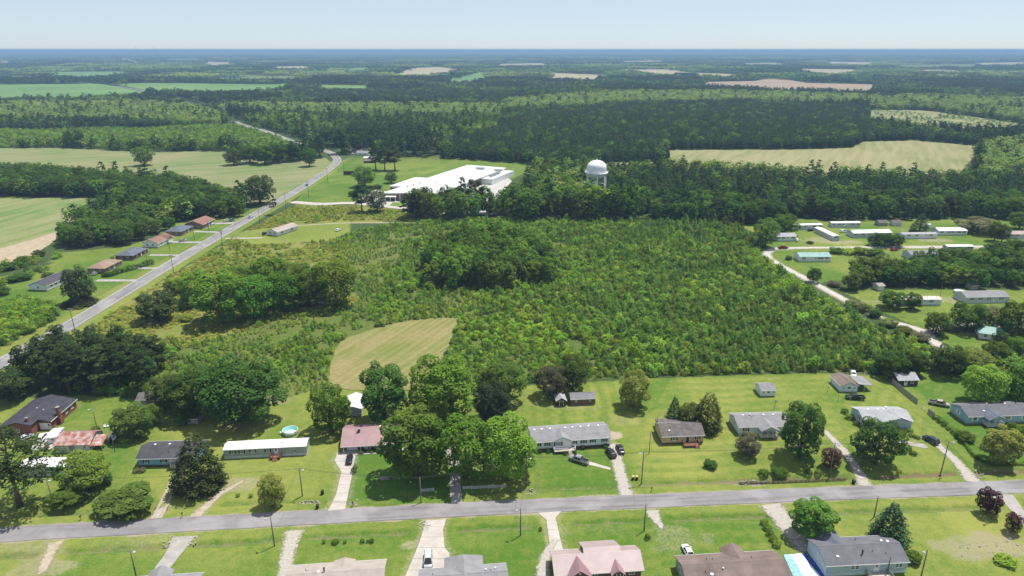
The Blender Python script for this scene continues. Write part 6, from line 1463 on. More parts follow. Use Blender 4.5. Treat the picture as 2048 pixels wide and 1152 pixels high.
SHRUBS = [  # kind, u, v, width px, height m, label
 ('oak', 252, 1020, 112, 5.2, 'large dark hedge-like shrub on the lawn by the two-track drive'),
 ('mid', 138, 1008, 64, 4.6, 'rounded green shrub near the street left of the white dish'),
 ('mid', 170, 965, 70, 4.2, 'shrub mass right of the white trailer home'),
 ('olive', 193, 862, 20, 1.6, 'weedy bush against the right end of the rusty barn'),
 ('bronze', 273, 944, 16, 1.0, 'grey-brown bush at the left corner of the blue house'), ('bronze', 285, 943, 16, 1.0, 'second grey-brown bush by the blue house'),
 ('oak', 1420, 934, 29, 2.0, 'dark round bush on the lawn of the tan house'),
 ('mid', 1527, 950, 24, 1.7, 'small round bush left of the wider one by the ditch'), ('mid', 1560, 950, 34, 2.0, 'wider bright bush by the ditch'),
 ('oak', 1617, 948, 16, 1.4, 'left of two small dark balls by the ditch'), ('oak', 1636, 948, 17, 1.4, 'right of two small dark balls by the ditch'),
 ('oak', 1690, 826, 17, 1.5, 'rear clipped bush beside the pale grey-roofed home'), ('mid', 1699, 837, 18, 1.6, 'front clipped bush beside the pale grey-roofed home'), ('oak', 1713, 850, 15, 1.3, 'dark bush at the left corner of the pale grey-roofed home'),
 ('oak', 1794, 866, 18, 1.1, 'first low bush along the front of the pale grey-roofed home'), ('oak', 1807, 866, 15, 1.1, 'second low bush along the front of the pale grey-roofed home'), ('mid', 1820, 864, 14, 1.1, 'third low bush at the corner of the pale grey-roofed home'),
 ('olive', 1823, 872, 14, 1.1, 'grey-green bush right of the pale grey-roofed home'), ('oak', 1834, 877, 12, 1.0, 'last bush of the row toward the dark suv'),
 ('oak', 1805, 905, 20, 1.3, 'island bush behind the others before the big round tree'), ('oak', 1814, 898, 22, 1.2, 'long low bush of the island bed'), ('oak', 1826, 909, 16, 1.1, 'small bush right of the island bed'),
 ('olive', 1797, 948, 13, 1.4, 'thin young shrub by the street ditch'),
 ('mid', 1930, 880, 34, 2.6, 'round clipped shrub at the end of the hedge before the blue home'),
 ('oak', 1295, 1077, 14, 1.4, 'clipped ball bush beside the utility pole south of the street'), ('oak', 1081, 1061, 8, 1.0, 'tiny bush on the lawn beside the flared concrete drive'),
 ('mid', 648, 1086, 8, 1.0, 'leftmost of six small clipped bushes'), ('mid', 671, 1086, 17, .9, 'wide low bush second of six small clipped bushes'), ('mid', 690, 1086, 8, .9, 'third of six small clipped bushes'),
 ('oak', 725, 1085, 10, 1.1, 'fourth of six small clipped bushes'), ('oak', 736, 1085, 7, 1.0, 'fifth of six small clipped bushes'), ('oak', 744, 1085, 10, 1.1, 'rightmost of six small clipped bushes'),
 ('mid', 1824, 1122, 36, 2.4, 'bright bush at the right end of the charcoal-roofed home'), ('lime', 1762, 1095, 46, 2.6, 'light green bush in front of the dense upright tree'),
 ('gum', 2010, 1125, 46, 1.3, 'patch-like green bush in the bare sandy lot'), ('oak', 708, 945, 13, 1.8, 'pair-like dark bush beside the concrete drive'), ('bronze', 711, 937, 12, 1.6, 'brown bush beside the concrete drive'),
 ('oak', 724, 905, 18, 1.0, 'left dark bush under the mauve roof porch'), ('mid', 744, 904, 14, .9, 'middle bush under the mauve roof porch'), ('oak', 758, 903, 16, 1.0, 'right bush under the mauve roof porch'),
 ('oak', 1078, 906, 11, 1.1, 'leftmost dark bush along the white double-wide'), ('oak', 1097, 905, 11, 1.1, 'second dark bush along the white double-wide'), ('oak', 1131, 909, 10, 1.1, 'bush left of the deck steps'), ('oak', 1149, 907, 10, 1.1, 'bush right of the deck steps'), ('oak', 1166, 897, 13, 1.1, 'bush below the middle windows of the white double-wide'), ('oak', 1210, 894, 16, 1.1, 'bush at the right corner of the white double-wide'),
 ('mid', 476, 993, 9, .9, 'tiny bush on the lawn by the dirt drive, left'), ('mid', 502, 994, 9, 1.0, 'tiny bush on the lawn by the dirt drive, right'),
 ('cedar', 160, 608, 60, 4.0, 'wide juniper mass at the foot of the dark pine'), ('oak', 225, 517, 9, 1.4, 'small round bush on the lawn near the highway'),
 ('oak', 214, 552, 20, 2, 'rounded bush left of the roadside hedge'), ('mid', 95, 553, 20, 2.2, 'bush on the lawn behind the long white house'), ('oak', 40, 560, 42, 3.5, 'wide bush at the left edge lawn'), ('mid', 20, 538, 36, 4, 'left bush in the hedgerow by the striped field'), ('mid', 48, 526, 34, 4, 'middle bush in the hedgerow by the striped field'), ('oak', 78, 512, 26, 3.6, 'right bush in the hedgerow by the striped field'), ('oak', 4, 590, 30, 4.5, 'dark bush cut by the left edge'),
 ('lime', 374, 640, 26, 2.6, 'yellow-green bush in front of the overgrown ruin'), ('oak', 703, 392, 15, 4.2, 'clipped oval bush on the factory lawn'),
 ('oak', 722, 384, 20, 4.2, 'first rounded shrub of the factory hedge'), ('oak', 738, 380, 20, 4, 'second rounded shrub of the factory hedge'), ('oak', 755, 378, 20, 4, 'third rounded shrub of the factory hedge'),
 ('oak', 1577, 519, 15, 2.4, 'round dark bush on the lawn beside the teal roof'), ('oak', 1620, 487, 14, 1.6, 'low bush on the lawn by the white lane house'),
 ('mid', 1672, 506, 26, 3.6, 'left shrub of the thicket below the lane'), ('gum', 1695, 508, 30, 4, 'middle shrub of the thicket below the lane'), ('mid', 1720, 508, 30, 4.2, 'right shrub of the thicket below the lane'), ('oak', 1750, 512, 34, 4.5, 'dark shrub right of the lane thicket'), ('bronze', 1668, 572, 26, 2.6, 'pinkish bush beside the gravel lane'),
 ('olive', 1702, 612, 26, 2.8, 'first olive bush along the gravel lane'), ('olive', 1724, 622, 30, 3.2, 'second olive bush along the gravel lane'), ('oak', 1748, 634, 28, 3.2, 'third dark bush along the gravel lane'), ('olive', 1775, 652, 34, 3.4, 'fourth bush along the gravel lane'), ('olive', 1806, 668, 36, 3.4, 'fifth bush along the gravel lane'), ('bronze', 1838, 680, 34, 3, 'sixth reddish bush along the gravel lane'),
 ('oak', 640, 608, 22, 3, 'ivy mound beside the ruined shed'), ('olive', 372, 612, 52, 3.5, 'vine tangle around the overgrown ruin'),
]
for k, u, v, w, h, lab in SHRUBS: shrub(k, u, v, w, h, lab)
def hedge(kind, pts, w, h, label):
    """clipped or rough hedge: one root, many touching bushes as its foliage"""
    g = GP(pts); ln = spline(g, .9 * w); o = thing('hedge', label, 'hedge', (ln[0][0], ln[0][1], 0))
    for i, (x, y) in enumerate(ln):
        q = bpy.data.objects.new('foliage', BUSH[kind][i % 3]); COL.objects.link(q); q.parent = o
        q.location = (x - ln[0][0], y - ln[0][1], 0); q.scale = (w * .75, w * .75, h / 1.5 * (.9 + .2 * ((i * 37) % 10) / 10)); q.rotation_euler = (0, 0, i * 1.3)
        if i % 3 == 0: s = bpy.data.objects.new('stem', STEM); COL.objects.link(s); s.parent = o; s.location = q.location
    return o
hedge('mid', [(1528, 1048), (1540, 1070), (1553, 1092)], 1.5, 1.3, 'clipped hedge row slanting beside the gravel drive')
hedge('mid', [(1872, 838), (1890, 852), (1908, 866), (1925, 885)], 1.6, 1.6, 'rough hedge along the fence before the blue home')
hedge('mid', [(1930, 890), (1950, 915), (1975, 928)], .8, .9, 'thin overgrown fence line below the olive tree')
hedge('mid', [(1978, 930), (2010, 930), (2048, 929)], .9, 1.0, 'low hedge along the front fence at the right edge')
hedge('oak', [(222, 552), (250, 543), (280, 535), (302, 528)], 2.6, 2.8, 'long dark hedge beside the orange-roofed highway house')
hedge('bronze', [(1480, 968), (1550, 966), (1640, 962), (1690, 960)], .55, .5, 'dry brown grass clumps along the street ditch')
# the small ruin grown over by vines and the shed in the meadow clump
house('overgrown_ruin', 'collapsed cabin roof swallowed by vines on the meadow', G(362, 618), 8, 6, 6, 2.0, .05, 1.6, 'greywood', 'weathered', cat='ruin')
house('old_shed', 'pale ruined shed under the meadow clump', G(637, 612), 4, 3.4, 3, 2.2, .05, .9, 'greywood', 'greywood', cat='shed')
# ================================================================== vehicles
tyre = mat('tyre_rubber', (.018, .018, .018), None, rough=.85); rimm = mat('wheel_rim', (.42, .43, .44), None, rough=.35, metal=.7)
headl = mat('headlamp', (.7, .72, .74), None, rough=.15, spec=.6); taill = mat('tail_lamp', (.28, .02, .02), None, rough=.25, spec=.6); cglass = mat('car_glass', (.015, .018, .02), None, rough=.06, spec=.7)
blackpl = mat('black_plastic', (.02, .02, .022), None, rough=.6)
def paint(name, c): return mat('paint_' + name, c, None, rough=.28, spec=.6)
PAINT = {'white': paint('white', (.74, .75, .76)), 'black': paint('black', (.012, .012, .014)), 'silver': paint('silver', (.42, .45, .47)), 'tan': paint('tan', (.36, .32, .27)), 'navy': paint('navy', (.02, .028, .05)), 'red': paint('red', (.25, .02, .02)), 'blue': paint('blue', (.10, .18, .32)), 'pewter': paint('pewter', (.26, .27, .27))}
def loft(st, n=5):
    mb = MB()
    for x, hw, z0, z1 in st:
        zm = z0 + (z1 - z0) * .55
        mb.v += [(x, -hw * .86, z0), (x, -hw, z0 + (z1 - z0) * .22), (x, -hw, zm), (x, -hw * .93, z1 - .03), (x, -hw * .82, z1), (x, hw * .82, z1), (x, hw * .93, z1 - .03), (x, hw, zm), (x, hw, z0 + (z1 - z0) * .22), (x, hw * .86, z0)]
    for i in range(len(st) - 1):
        for k in range(10): mb.f.append([i * 10 + k, i * 10 + (k + 1) % 10, (i + 1) * 10 + (k + 1) % 10, (i + 1) * 10 + k]); mb.sm.append(True)
    mb.f.append(list(range(10))[::-1]); mb.f.append([(len(st) - 1) * 10 + k for k in range(10)]); mb.sm += [False, False]
    return mb
SPEC = {  # stations, cabin (xb0,xb1,zb, xt0,xt1,zt, hwb, hwt), wheel x, wheel r, half width
 'sedan': ([(-2.42, .68, .42, .78), (-2.25, .84, .30, .95), (-1.3, .90, .24, .99), (0, .91, .22, .97), (1.2, .90, .24, .95), (2.05, .85, .28, .83), (2.4, .66, .36, .66)], (-1.95, 1.15, .95, -1.2, .25, 1.45, .82, .62), (-1.4, 1.45), .33, .88),
 'suv': ([(-2.38, .78, .45, .95), (-2.28, .88, .36, 1.08), (-1.3, .94, .32, 1.10), (0, .95, .30, 1.08), (1.2, .94, .32, 1.06), (2.1, .90, .36, .98), (2.42, .74, .42, .78)], (-2.27, 1.2, 1.05, -2.0, .35, 1.74, .87, .70), (-1.42, 1.45), .37, .92),
 'van': ([(-2.55, .84, .42, .95), (-2.45, .93, .30, 1.05), (-1.3, .98, .26, 1.08), (0, .99, .25, 1.05), (1.4, .97, .27, 1.02), (2.2, .92, .32, .88), (2.55, .74, .4, .70)], (-2.44, 1.75, 1.02, -2.15, .55, 1.74, .9, .72), (-1.5, 1.6), .34, .95),
 'pickup': ([(-.95, .96, .48, 1.16), (0, .98, .46, 1.15), (1.2, .98, .46, 1.14), (1.7, .97, .46, 1.12), (2.5, .95, .5, 1.06), (2.92, .84, .55, .92)], (-.93, 1.65, 1.13, -.72, .72, 1.86, .90, .74), (-1.85, 1.85), .40, .95)}
_vc = {}
def vehicle(kind, col, u0, v0, u1, v1, label, name=None, group=None, roofcol=None):
    a, b = G(u0, v0), G(u1, v1); rz = math.atan2(b[1] - a[1], b[0] - a[0])
    t = thing(name or {'sedan': 'car', 'suv': 'suv', 'van': 'minivan', 'pickup': 'pickup_truck'}[kind], label, {'sedan': 'car', 'suv': 'suv', 'van': 'minivan', 'pickup': 'pickup truck'}[kind], ((a[0] + b[0]) / 2, (a[1] + b[1]) / 2, .04), rz, group)
    st, cb, wx, wr, hw = SPEC[kind]; pm = PAINT[col]
    def part(nm, fn, m, par=t):
        key = (kind, nm, m.name, fn.__code__.co_firstlineno, repr(fn.__defaults__))
        if key not in _vc: _vc[key] = fn().mesh(nm, m)
        o = bpy.data.objects.new(nm, _vc[key]); COL.objects.link(o); o.parent = par; return o
    body = part('body', lambda: loft(st), pm)
    xb0, xb1, zb, xt0, xt1, zt, hb, ht = cb
    part('windows', lambda: MB().quadbox([(xb0, -hb, zb), (xb1, -hb, zb), (xb1, hb, zb), (xb0, hb, zb), (xt0, -ht, zt), (xt1, -ht, zt), (xt1, ht, zt), (xt0, ht, zt)]), cglass)
    part('roof', lambda: MB().quadbox([(xt0 - .05, -ht - .03, zt - .02), (xt1 + .08, -ht - .03, zt - .02), (xt1 + .08, ht + .03, zt - .02), (xt0 - .05, ht + .03, zt - .02), (xt0 + .08, -ht + .08, zt + .05), (xt1 - .1, -ht + .08, zt + .05), (xt1 - .1, ht - .08, zt + .05), (xt0 + .08, ht - .08, zt + .05)]), pm)
    for s in (-1, 1):
        for q0, q1 in (((xb0, zb), (xt0, zt)), ((xb1, zb), (xt1, zt)), (((xb0 + xb1) / 2 - .25, zb), ((xt0 + xt1) / 2 - .15, zt))):
            part('pillar', lambda s=s, q0=q0, q1=q1: MB().tube([(q0[0], s * hb, q0[1]), (q1[0], s * ht, q1[1])], .055, 5), pm)
        for x in wx:
            w = part('wheel', lambda s=s, x=x: MB().tube([(x, s * (hw - .2), wr), (x, s * (hw + .04), wr)], wr, 16), tyre)
            part('rim', lambda s=s, x=x: MB().tube([(x, s * (hw + .035), wr), (x, s * (hw + .055), wr)], wr * .62, 12), rimm, w)
        xf, xr = st[-1][0], (st[0][0] if kind != 'pickup' else -2.9)
        part('headlight', lambda s=s: MB().box(xf - .2, xf - .02, s * .45, s * (st[-1][1] + .04), st[-1][3] - .2, st[-1][3] - .04), headl)
        part('tail_light', lambda s=s: MB().box(xr - .02, xr + .1, s * .6, s * (st[0][1] + .02), .75, .95), taill)
        part('mirror', lambda s=s: MB().box(xb1 - .55, xb1 - .35, s * (hb + .05), s * (hb + .24), zb + .02, zb + .2), pm)
    part('bumper', lambda: MB().box(st[-1][0] - .08, st[-1][0] + .06, -.7, .7, .34, .54), blackpl); part('windscreen_wiper_cowl', lambda: MB().box(xb1 - .02, xb1 + .12, -hb * .8, hb * .8, zb - .03, zb + .012), blackpl)
    if kind == 'pickup':
        part('bed', lambda: MB().box(-2.92, -.97, -.97, -.87, .55, 1.18).box(-2.92, -.97, .87, .97, .55, 1.18).box(-2.95, -2.87, -.86, .86, .55, 1.16).box(-2.87, -.97, -.87, .87, .55, .74), pm)
        part('bed_liner', lambda: MB().box(-2.86, -.98, -.86, .86, .745, .77), blackpl); part('rear_bumper', lambda: MB().box(-3.05, -2.93, -.85, .85, .5, .68), rimm)
    return t
for a in [
 ('suv', 'white', 77, 889, 96, 868, 'white suv parked on the gravel beside the brick house'), ('sedan', 'silver', 40, 884, 62, 874, 'silver car half hidden by the pine before the brick house'),
 ('sedan', 'black', 697, 934, 701, 910, 'black car on the concrete driveway of the mauve-roofed house'), ('pickup', 'pewter', 1177, 930, 1138, 917, 'grey pickup parked on the front lawn'),
 ('suv', 'black', 1230, 921, 1213, 899, 'black suv on the grass beside the gravel drive'), ('sedan', 'black', 1245, 912, 1235, 891, 'black sedan on the gravel drive right of the black suv'),
 ('pickup', 'black', 1728, 799, 1691, 797, 'black pickup parked by the white workshop'), ('sedan', 'white', 1704, 744, 1708, 757, 'small white car at the wood edge behind the workshop'),
 ('pickup', 'tan', 1860, 807, 1896, 814, 'tan and white pickup behind the board fence'), ('suv', 'navy', 1874, 891, 1848, 876, 'dark suv on the gravel drive of the pale grey-roofed home'),
 ('van', 'silver', 857, 1111, 856, 1138, 'light silver minivan on the wide concrete driveway'), ('sedan', 'white', 1381, 1117, 1370, 1097, 'white car on the grass behind the brown roof'),
 ('pickup', 'white', 494, 440, 508, 431, 'white pickup driving on the highway'), ('sedan', 'blue', 609, 374, 619, 368, 'blue car far up the highway'),
 ('pickup', 'red', 1556, 498, 1576, 497, 'red pickup on the gravel lane bend'), ('sedan', 'white', 1596, 484, 1588, 478, 'white car beside the white lane house'), ('sedan', 'black', 1612, 463, 1630, 461, 'dark car before the left single-wide'),
 ('van', 'white', 1678, 466, 1694, 464, 'white van between the single-wides'), ('sedan', 'red', 1780, 502, 1796, 501, 'dark red car below the gravel lane'), ('sedan', 'pewter', 358, 484, 374, 482, 'grey car before the white house with faded red roof'),
 ('suv', 'black', 404, 455, 418, 449, 'dark suv beside the reddish-roofed brick house'), ('sedan', 'white', 418, 452, 432, 446, 'white car beside the reddish-roofed brick house'), ('sedan', 'silver', 446, 445, 456, 442, 'silver car at the end of the highway row'), ('suv', 'blue', 460, 444, 468, 440, 'blue suv at the end of the highway row'),
 ('sedan', 'white', 668, 465, 684, 458, 'white vehicle in the weeds right of the field house'), ('suv', 'black', 525, 472, 533, 466, 'dark suv left of the field house'),
 ('sedan', 'silver', 728, 384, 744, 381, 'silver car parked by the factory hedge'), ('sedan', 'white', 745, 397, 760, 393, 'white car parked before the factory'), ('suv', 'pewter', 1015, 350, 1024, 346, 'grey suv by the factory yard trees'), ('van', 'white', 690, 304, 702, 303, 'white van before the dark brick house at the curve'), ('sedan', 'white', 700, 309, 712, 308, 'white car before the grey-white house at the curve'),
 ('suv', 'pewter', 1925, 512, 1945, 511, 'grey suv beside the light-roofed single-wide'), ('sedan', 'pewter', 185, 552, 196, 546, 'grey car beside the orange-roofed house')]: vehicle(*a)
# ---- boat on its trailer
def boat():
    a, b = G(221, 891), G(240, 863); t = thing('motor_boat', 'white and aqua motorboat on a trailer on the lawn', 'boat', ((a[0] + b[0]) / 2, (a[1] + b[1]) / 2, 0), math.atan2(b[1] - a[1], b[0] - a[0]))
    hull = MB(); st = [(-2.9, .95, .75), (-1.5, 1.08, .62), (0, 1.1, .6), (1.4, .9, .66), (2.4, .5, .82), (3.0, .08, 1.15)]
    for x, w, z in st: hull.v += [(x, -w, 1.45), (x, -w * .9, z + .35), (x, 0, z), (x, w * .9, z + .35), (x, w, 1.45)]
    for i in range(5):
        for k in range(4): hull.f.append([i * 5 + k, i * 5 + k + 1, i * 5 + 5 + k + 1, i * 5 + 5 + k]); hull.sm.append(True)
    hull.f.append([0, 1, 2, 3, 4]); hull.sm.append(False); hull.build('hull', PAINT['white'], t)
    d = MB(); d.v += [(2.95, -.1, 1.5), (2.95, .1, 1.5), (2.4, .5, 1.5), (1.4, .9, 1.5), (.5, 1.0, 1.5), (.5, -1.0, 1.5), (1.4, -.9, 1.5), (2.4, -.5, 1.5)]; d.f.append(list(range(8))); d.sm.append(False); d.box(-2.9, .5, -1.08, -.75, 1.4, 1.52).box(-2.9, .5, .75, 1.08, 1.4, 1.52).build('deck', PAINT['white'], t)
    MB().box(-2.8, .5, -.75, .75, .95, 1.0).build('cockpit_floor', mat('aqua_carpet', (.10, .38, .38), (.16, .45, .45), 2), t)
    for y in (-.4, .4): MB().box(-1.0, -.4, y - .25, y + .25, 1.0, 1.4).box(-1.05, -.95, y - .25, y + .25, 1.4, 1.85).build('seat', PAINT['white'], t)
    MB().quadbox([(.45, -.9, 1.5), (.6, -.8, 1.5), (.6, .8, 1.5), (.45, .9, 1.5), (.1, -.8, 1.95), (.2, -.7, 1.95), (.2, .7, 1.95), (.1, .8, 1.95)]).build('windscreen', cglass, t)
    MB().box(-3.4, -2.9, -.3, .3, .7, 1.75).build('outboard_motor', blackpl, t)
    MB().box(-2.5, 3.6, -.85, -.75, .45, .55).box(-2.5, 3.6, .75, .85, .45, .55).box(3.5, 4.6, -.06, .06, .45, .55).box(-1.3, -1.2, -.9, .9, .35, .5).build('trailer_frame', BM['galv'], t)
    for s in (-1, 1): w = MB().tube([(-1.25, s * .92, .3), (-1.25, s * 1.12, .3)], .3, 14).build('wheel', tyre, t); MB().tube([(-1.25, s * 1.11, .3), (-1.25, s * 1.13, .3)], .18, 10).build('rim', rimm, w)
boat()
# ================================================================== poles and wires
polewood = mat('pole_wood', (.14, .11, .09), (.22, .185, .155), 3, .9, .4, 8); lampm = mat('lamp_shade', (.42, .43, .43), None, rough=.4); wirem = mat('wire', (.05, .05, .05), None, rough=.6)
def pole(u, v, vt, label, lamp=0, arm=False, transformer=False, H=None, lean=0.0, r=.14, rz=0.0):
    x, y = G(u, v); H = H or height_at(u, v, vt); t = thing('utility_pole', label, 'utility pole', (x, y, 0), rz)
    MB().tube([(0, 0, -.4), (lean * .5, 0, H * .5), (lean, 0, H)], [r * 1.15, r, r * .8], 9).build('pole', polewood, t)
    if lamp:
        a = MB().tube([(lean, 0, H - .5), (lean + .5 * lamp, -.2, H - .2), (lean + .95 * lamp, -.35, H - .25)], .045, 6).build('lamp_arm', BM['galv'], t)
        MB().lathe([(.06, H - .2), (.3, H - .32), (.34, H - .42), (.18, H - .62), (.05, H - .66)], 14, lean + .98 * lamp, -.36).build('lamp', lampm, a)
    if arm:
        for k, z in enumerate((H - .35, H - .95) if arm == 2 else (H - .35,)):
            c = MB().box(lean - 1.25, lean + 1.25, -.06, .06, z - .07, z + .07).build('crossarm', polewood, t)
            for s in (-1.1, -.5, .5, 1.1): MB().lathe([(.04, z + .07), (.09, z + .12), (.07, z + .22), (.03, z + .28)], 8, lean + s, 0).build('insulator', BM['greyside'], c)
    if transformer: MB().lathe([(.1, H - 2.3), (.28, H - 2.25), (.3, H - 1.4), (.1, H - 1.3)], 12, lean + .45, 0).build('transformer', BM['galv'], t)
    t['H'] = H; h = H; del t['H']
    return t, (x + lean * math.cos(rz), y + lean * math.sin(rz), h)
def wire(par, a, b, sag=.6, offs=(0,), dz=-.2, rad=.03, ang=None):
    d = Vector((b[0] - a[0], b[1] - a[1])).normalized(); n = Vector((-d.y, d.x)); px = par.location; rz = par.rotation_euler[2]
    M = Matrix.Rotation(-rz, 4, 'Z')
    for o in offs:
        pts = []
        for k in range(13):
            t = k / 12; p = Vector((a[0] + (b[0] - a[0]) * t + n.x * o - px[0], a[1] + (b[1] - a[1]) * t + n.y * o - px[1], a[2] + (b[2] - a[2]) * t + dz - 4 * sag * t * (1 - t))); pts.append(M @ p)
        MB().tube(pts, rad, 4, False).build('wire', wirem, par)
N_ = {}
for key, a in {
 'n1': (112, 1019, 957, 'leaning street pole with lamp near the tall foreground pine', 1), 'n2': (605, 992, 936, 'street pole with white lamp before the long single-wide', 1), 'n3': (842, 1005, 955, 'thin wooden pole beside the low picket fence left of the asphalt drive'),
 'n4': (1053, 972, 913, 'twin pole with lamp and wires left of the parked pickup', 1, True), 'n5': (1283, 965, 903, 'street pole with white lamp by the two trash carts', -1), 'n6': (1659, 951, 886, 'street pole beside the purple-leaved tree', 1), 'n7': (1882, 944, 881, 'leaning street pole with lamp beside the gravel drive at right', 1),
 's1': (549, 1092, 1033, 'pole with lamp south of the street at left', -1), 's2': (1041, 1071, 1016, 'pole south of the street between two lawns', -1), 's3': (1288, 1062, 1009, 'pole south of the street beside the ball bush'), 's4': (1748, 1034, 993, 'braced pole behind the dense upright tree', 0, False), 's5': (1842, 1153, 1099, 'tall pole right of the charcoal-roofed home', -1), 's6': (1773, 1152, 1112, 'pole standing at the rear patio of the charcoal-roofed home'), 's7': (272, 1152, 1099, 'pole at the bottom left lawn', 1),
 'y1': (230, 904, 862, 'yard pole beside the boat'), 'y2': (194, 857, 816, 'yard pole with a lamp behind the rusty barn', -1), 'y3': (1298, 908, 863, 'bare pole on the lawn between the double-wide and the tan house'), 'y4': (1313, 861, 832, 'service pole at the left corner of the tan house'), 'y5': (1982, 1039, 990, 'lamp pole between the two purple trees', -1), 'y6': (1902, 652, 615, 'bare pole by the lane junction'), 'y7': (1880, 593, 570, 'service pole before the wood belt'),
 'h1': (149, 658, 617, 'highway pole with crossarms nearest the pine stand', 0, 2), 'h2': (348, 549, 510, 'second highway pole with crossarms', 0, 2), 'h3': (447, 504, 460, 'highway pole with transformer opposite the brick houses', 0, 2, True), 'h4': (521, 455, 417, 'highway pole beside the white pickup', 0, True), 'h5': (573, 423, 387, 'highway pole at the factory drive turn-off', 0, True), 'h6': (618, 395, 363, 'highway pole beyond the factory drive', 0, True), 'h7': (656, 368, 337, 'highway pole beside the factory lawn', 0, True), 'h8': (688, 342, 316, 'highway pole behind the dark brick sign', 0, True),
 'w1': (235, 551, 523, 'service pole before the orange-roofed house'), 'w2': (295, 528, 501, 'service pole beside the slate-roofed house'), 'w3': (340, 502, 480, 'service pole before the white house with faded red roof'), 'w4': (389, 479, 455, 'service pole before the dark hip-roofed house'), 'w5': (418, 462, 440, 'service pole before the reddish-roofed house'), 'w6': (504, 413, 390, 'small pole by the broad pine across the highway')}.items():
    hw_ = key[0] in 'hw'
    N_[key] = pole(*a, lean=(-.5 if key == 'n1' else .15 if key == 'n7' else 0.0), r=.14 if key[0] != 'y' else .1, rz=0.0)
for a, b, o in (('h1', 'h2', (-1.1, 0, 1.1)), ('h2', 'h3', (-1.1, 0, 1.1)), ('h3', 'h4', (-1.1, 0, 1.1)), ('h4', 'h5', (-1.1, 0, 1.1)), ('h5', 'h6', (-1.1, 1.1)), ('h6', 'h7', (-1.1, 1.1)), ('h7', 'h8', (-1.1, 1.1)), ('n3', 'n4', (0, .5)), ('n2', 'n3', (0, .4)), ('n4', 'n5', (0, .4)), ('n5', 'n6', (0, .4)), ('n6', 'n7', (0, .4)), ('n1', 'n2', (0,)), ('n4', 's2', (0,)), ('n5', 's3', (0,)), ('n2', 's1', (0,)), ('h2', 'w2', (0,)), ('h3', 'w4', (0,)), ('n7', 'y5', (0,)), ('y3', 'y4', (0,))):
    wire(N_[a][0], N_[a][1], N_[b][1], .9 if a[0] == 'h' else .7, o)
# far masts on the horizon
for u, vt, lab in ((273, 84, 'thin mast on the horizon, leftmost'), (310, 84, 'thin mast on the horizon, second from left'), (344, 86, 'thin mast on the horizon, third from left'), (651, 96, 'distant tower on the horizon')):
    x, y = G(u, 112); d = scale_at(x, y, 60); t = thing('radio_mast', lab, 'mast', (x, y, 0)); hh = height_at(u, 112, vt)
    MB().tube([(0, 0, 0), (0, 0, hh)], [3.2, 1.6], 4).build('mast', BM['galv'], t)
    for z in (hh * .5, hh * .8): MB().tube([(0, 0, z), (hh * .25, 20, 0)], .5, 3).build('guy_wire', BM['galv'], t)

# ================================================================== yard things
def cart(u, v, label, body, lid, rz=0.0):
    x, y = G(u, v); t = thing('trash_cart', label, 'trash bin', (x, y, 0), rz); bm_ = mat('cart_' + body, {'black': (.02, .02, .022), 'green': (.02, .05, .035)}[body], None, rough=.5); lm_ = mat('lid_' + lid, {'black': (.025, .025, .027), 'yellow': (.45, .36, .12)}[lid], None, rough=.5)
    MB().quadbox([(-.27, -.3, .06), (.27, -.3, .06), (.27, .3, .06), (-.27, .3, .06), (-.33, -.4, 1.0), (.33, -.4, 1.0), (.33, .4, 1.0), (-.33, .4, 1.0)]).build('bin_body', bm_, t)
    MB().quadbox([(-.36, -.43, 1.0), (.36, -.43, 1.0), (.36, .45, 1.0), (-.36, .45, 1.0), (-.3, -.36, 1.1), (.3, -.36, 1.1), (.3, .4, 1.12), (-.3, .4, 1.12)]).build('lid', lm_, t)
    for s in (-1, 1): MB().tube([(s * .3, .34, .12), (s * .36, .34, .12)], .12, 10).build('wheel', tyre, t)
cart(635, 1017, 'black trash bin at the street edge by the concrete drive', 'black', 'black'); cart(1266, 959, 'left one of two dark carts with yellow lids', 'green', 'yellow'); cart(1273.5, 959, 'right one of two dark carts with yellow lids', 'green', 'yellow'); cart(1707, 967, 'black trash bin at the mouth of the gravel drive', 'black', 'black', .4); cart(645, 988, 'small dark bin on the lawn right of the lamp pole', 'black', 'black')
def mailbox(u, v, label, rz=0.0):
    x, y = G(u, v); t = thing('mailbox', label, 'mailbox', (x, y, 0), rz); MB().box(-.06, .06, -.06, .06, -.2, 1.0).build('post', polewood, t)
    b = MB(); pr = [(-.13, 1.0), (.13, 1.0), (.13, 1.18)] + [(.13 * math.cos(a), 1.18 + .13 * math.sin(a)) for a in (.5, 1.05, 1.57, 2.1, 2.64)] + [(-.13, 1.18)]; b.prism(pr, -.3, .3, 'y').build('box', blackpl, t)
    MB().box(.13, .15, -.05, .0, 1.1, 1.35).build('flag', taill, t)
for u, v, l in ((951, 998, 'mailbox at the street in front of the picket fence'), (1303, 983, 'mailbox at the street east of the trash carts'), (162, 1040, 'mailbox at the street left of the two-track drive'), (706, 1012, 'mailbox right of the concrete drive mouth'), (1879, 958, 'mailbox beside the dark culvert at the right drive'), (365, 1034, 'mailbox between the two dirt drives')): mailbox(u, v, l)
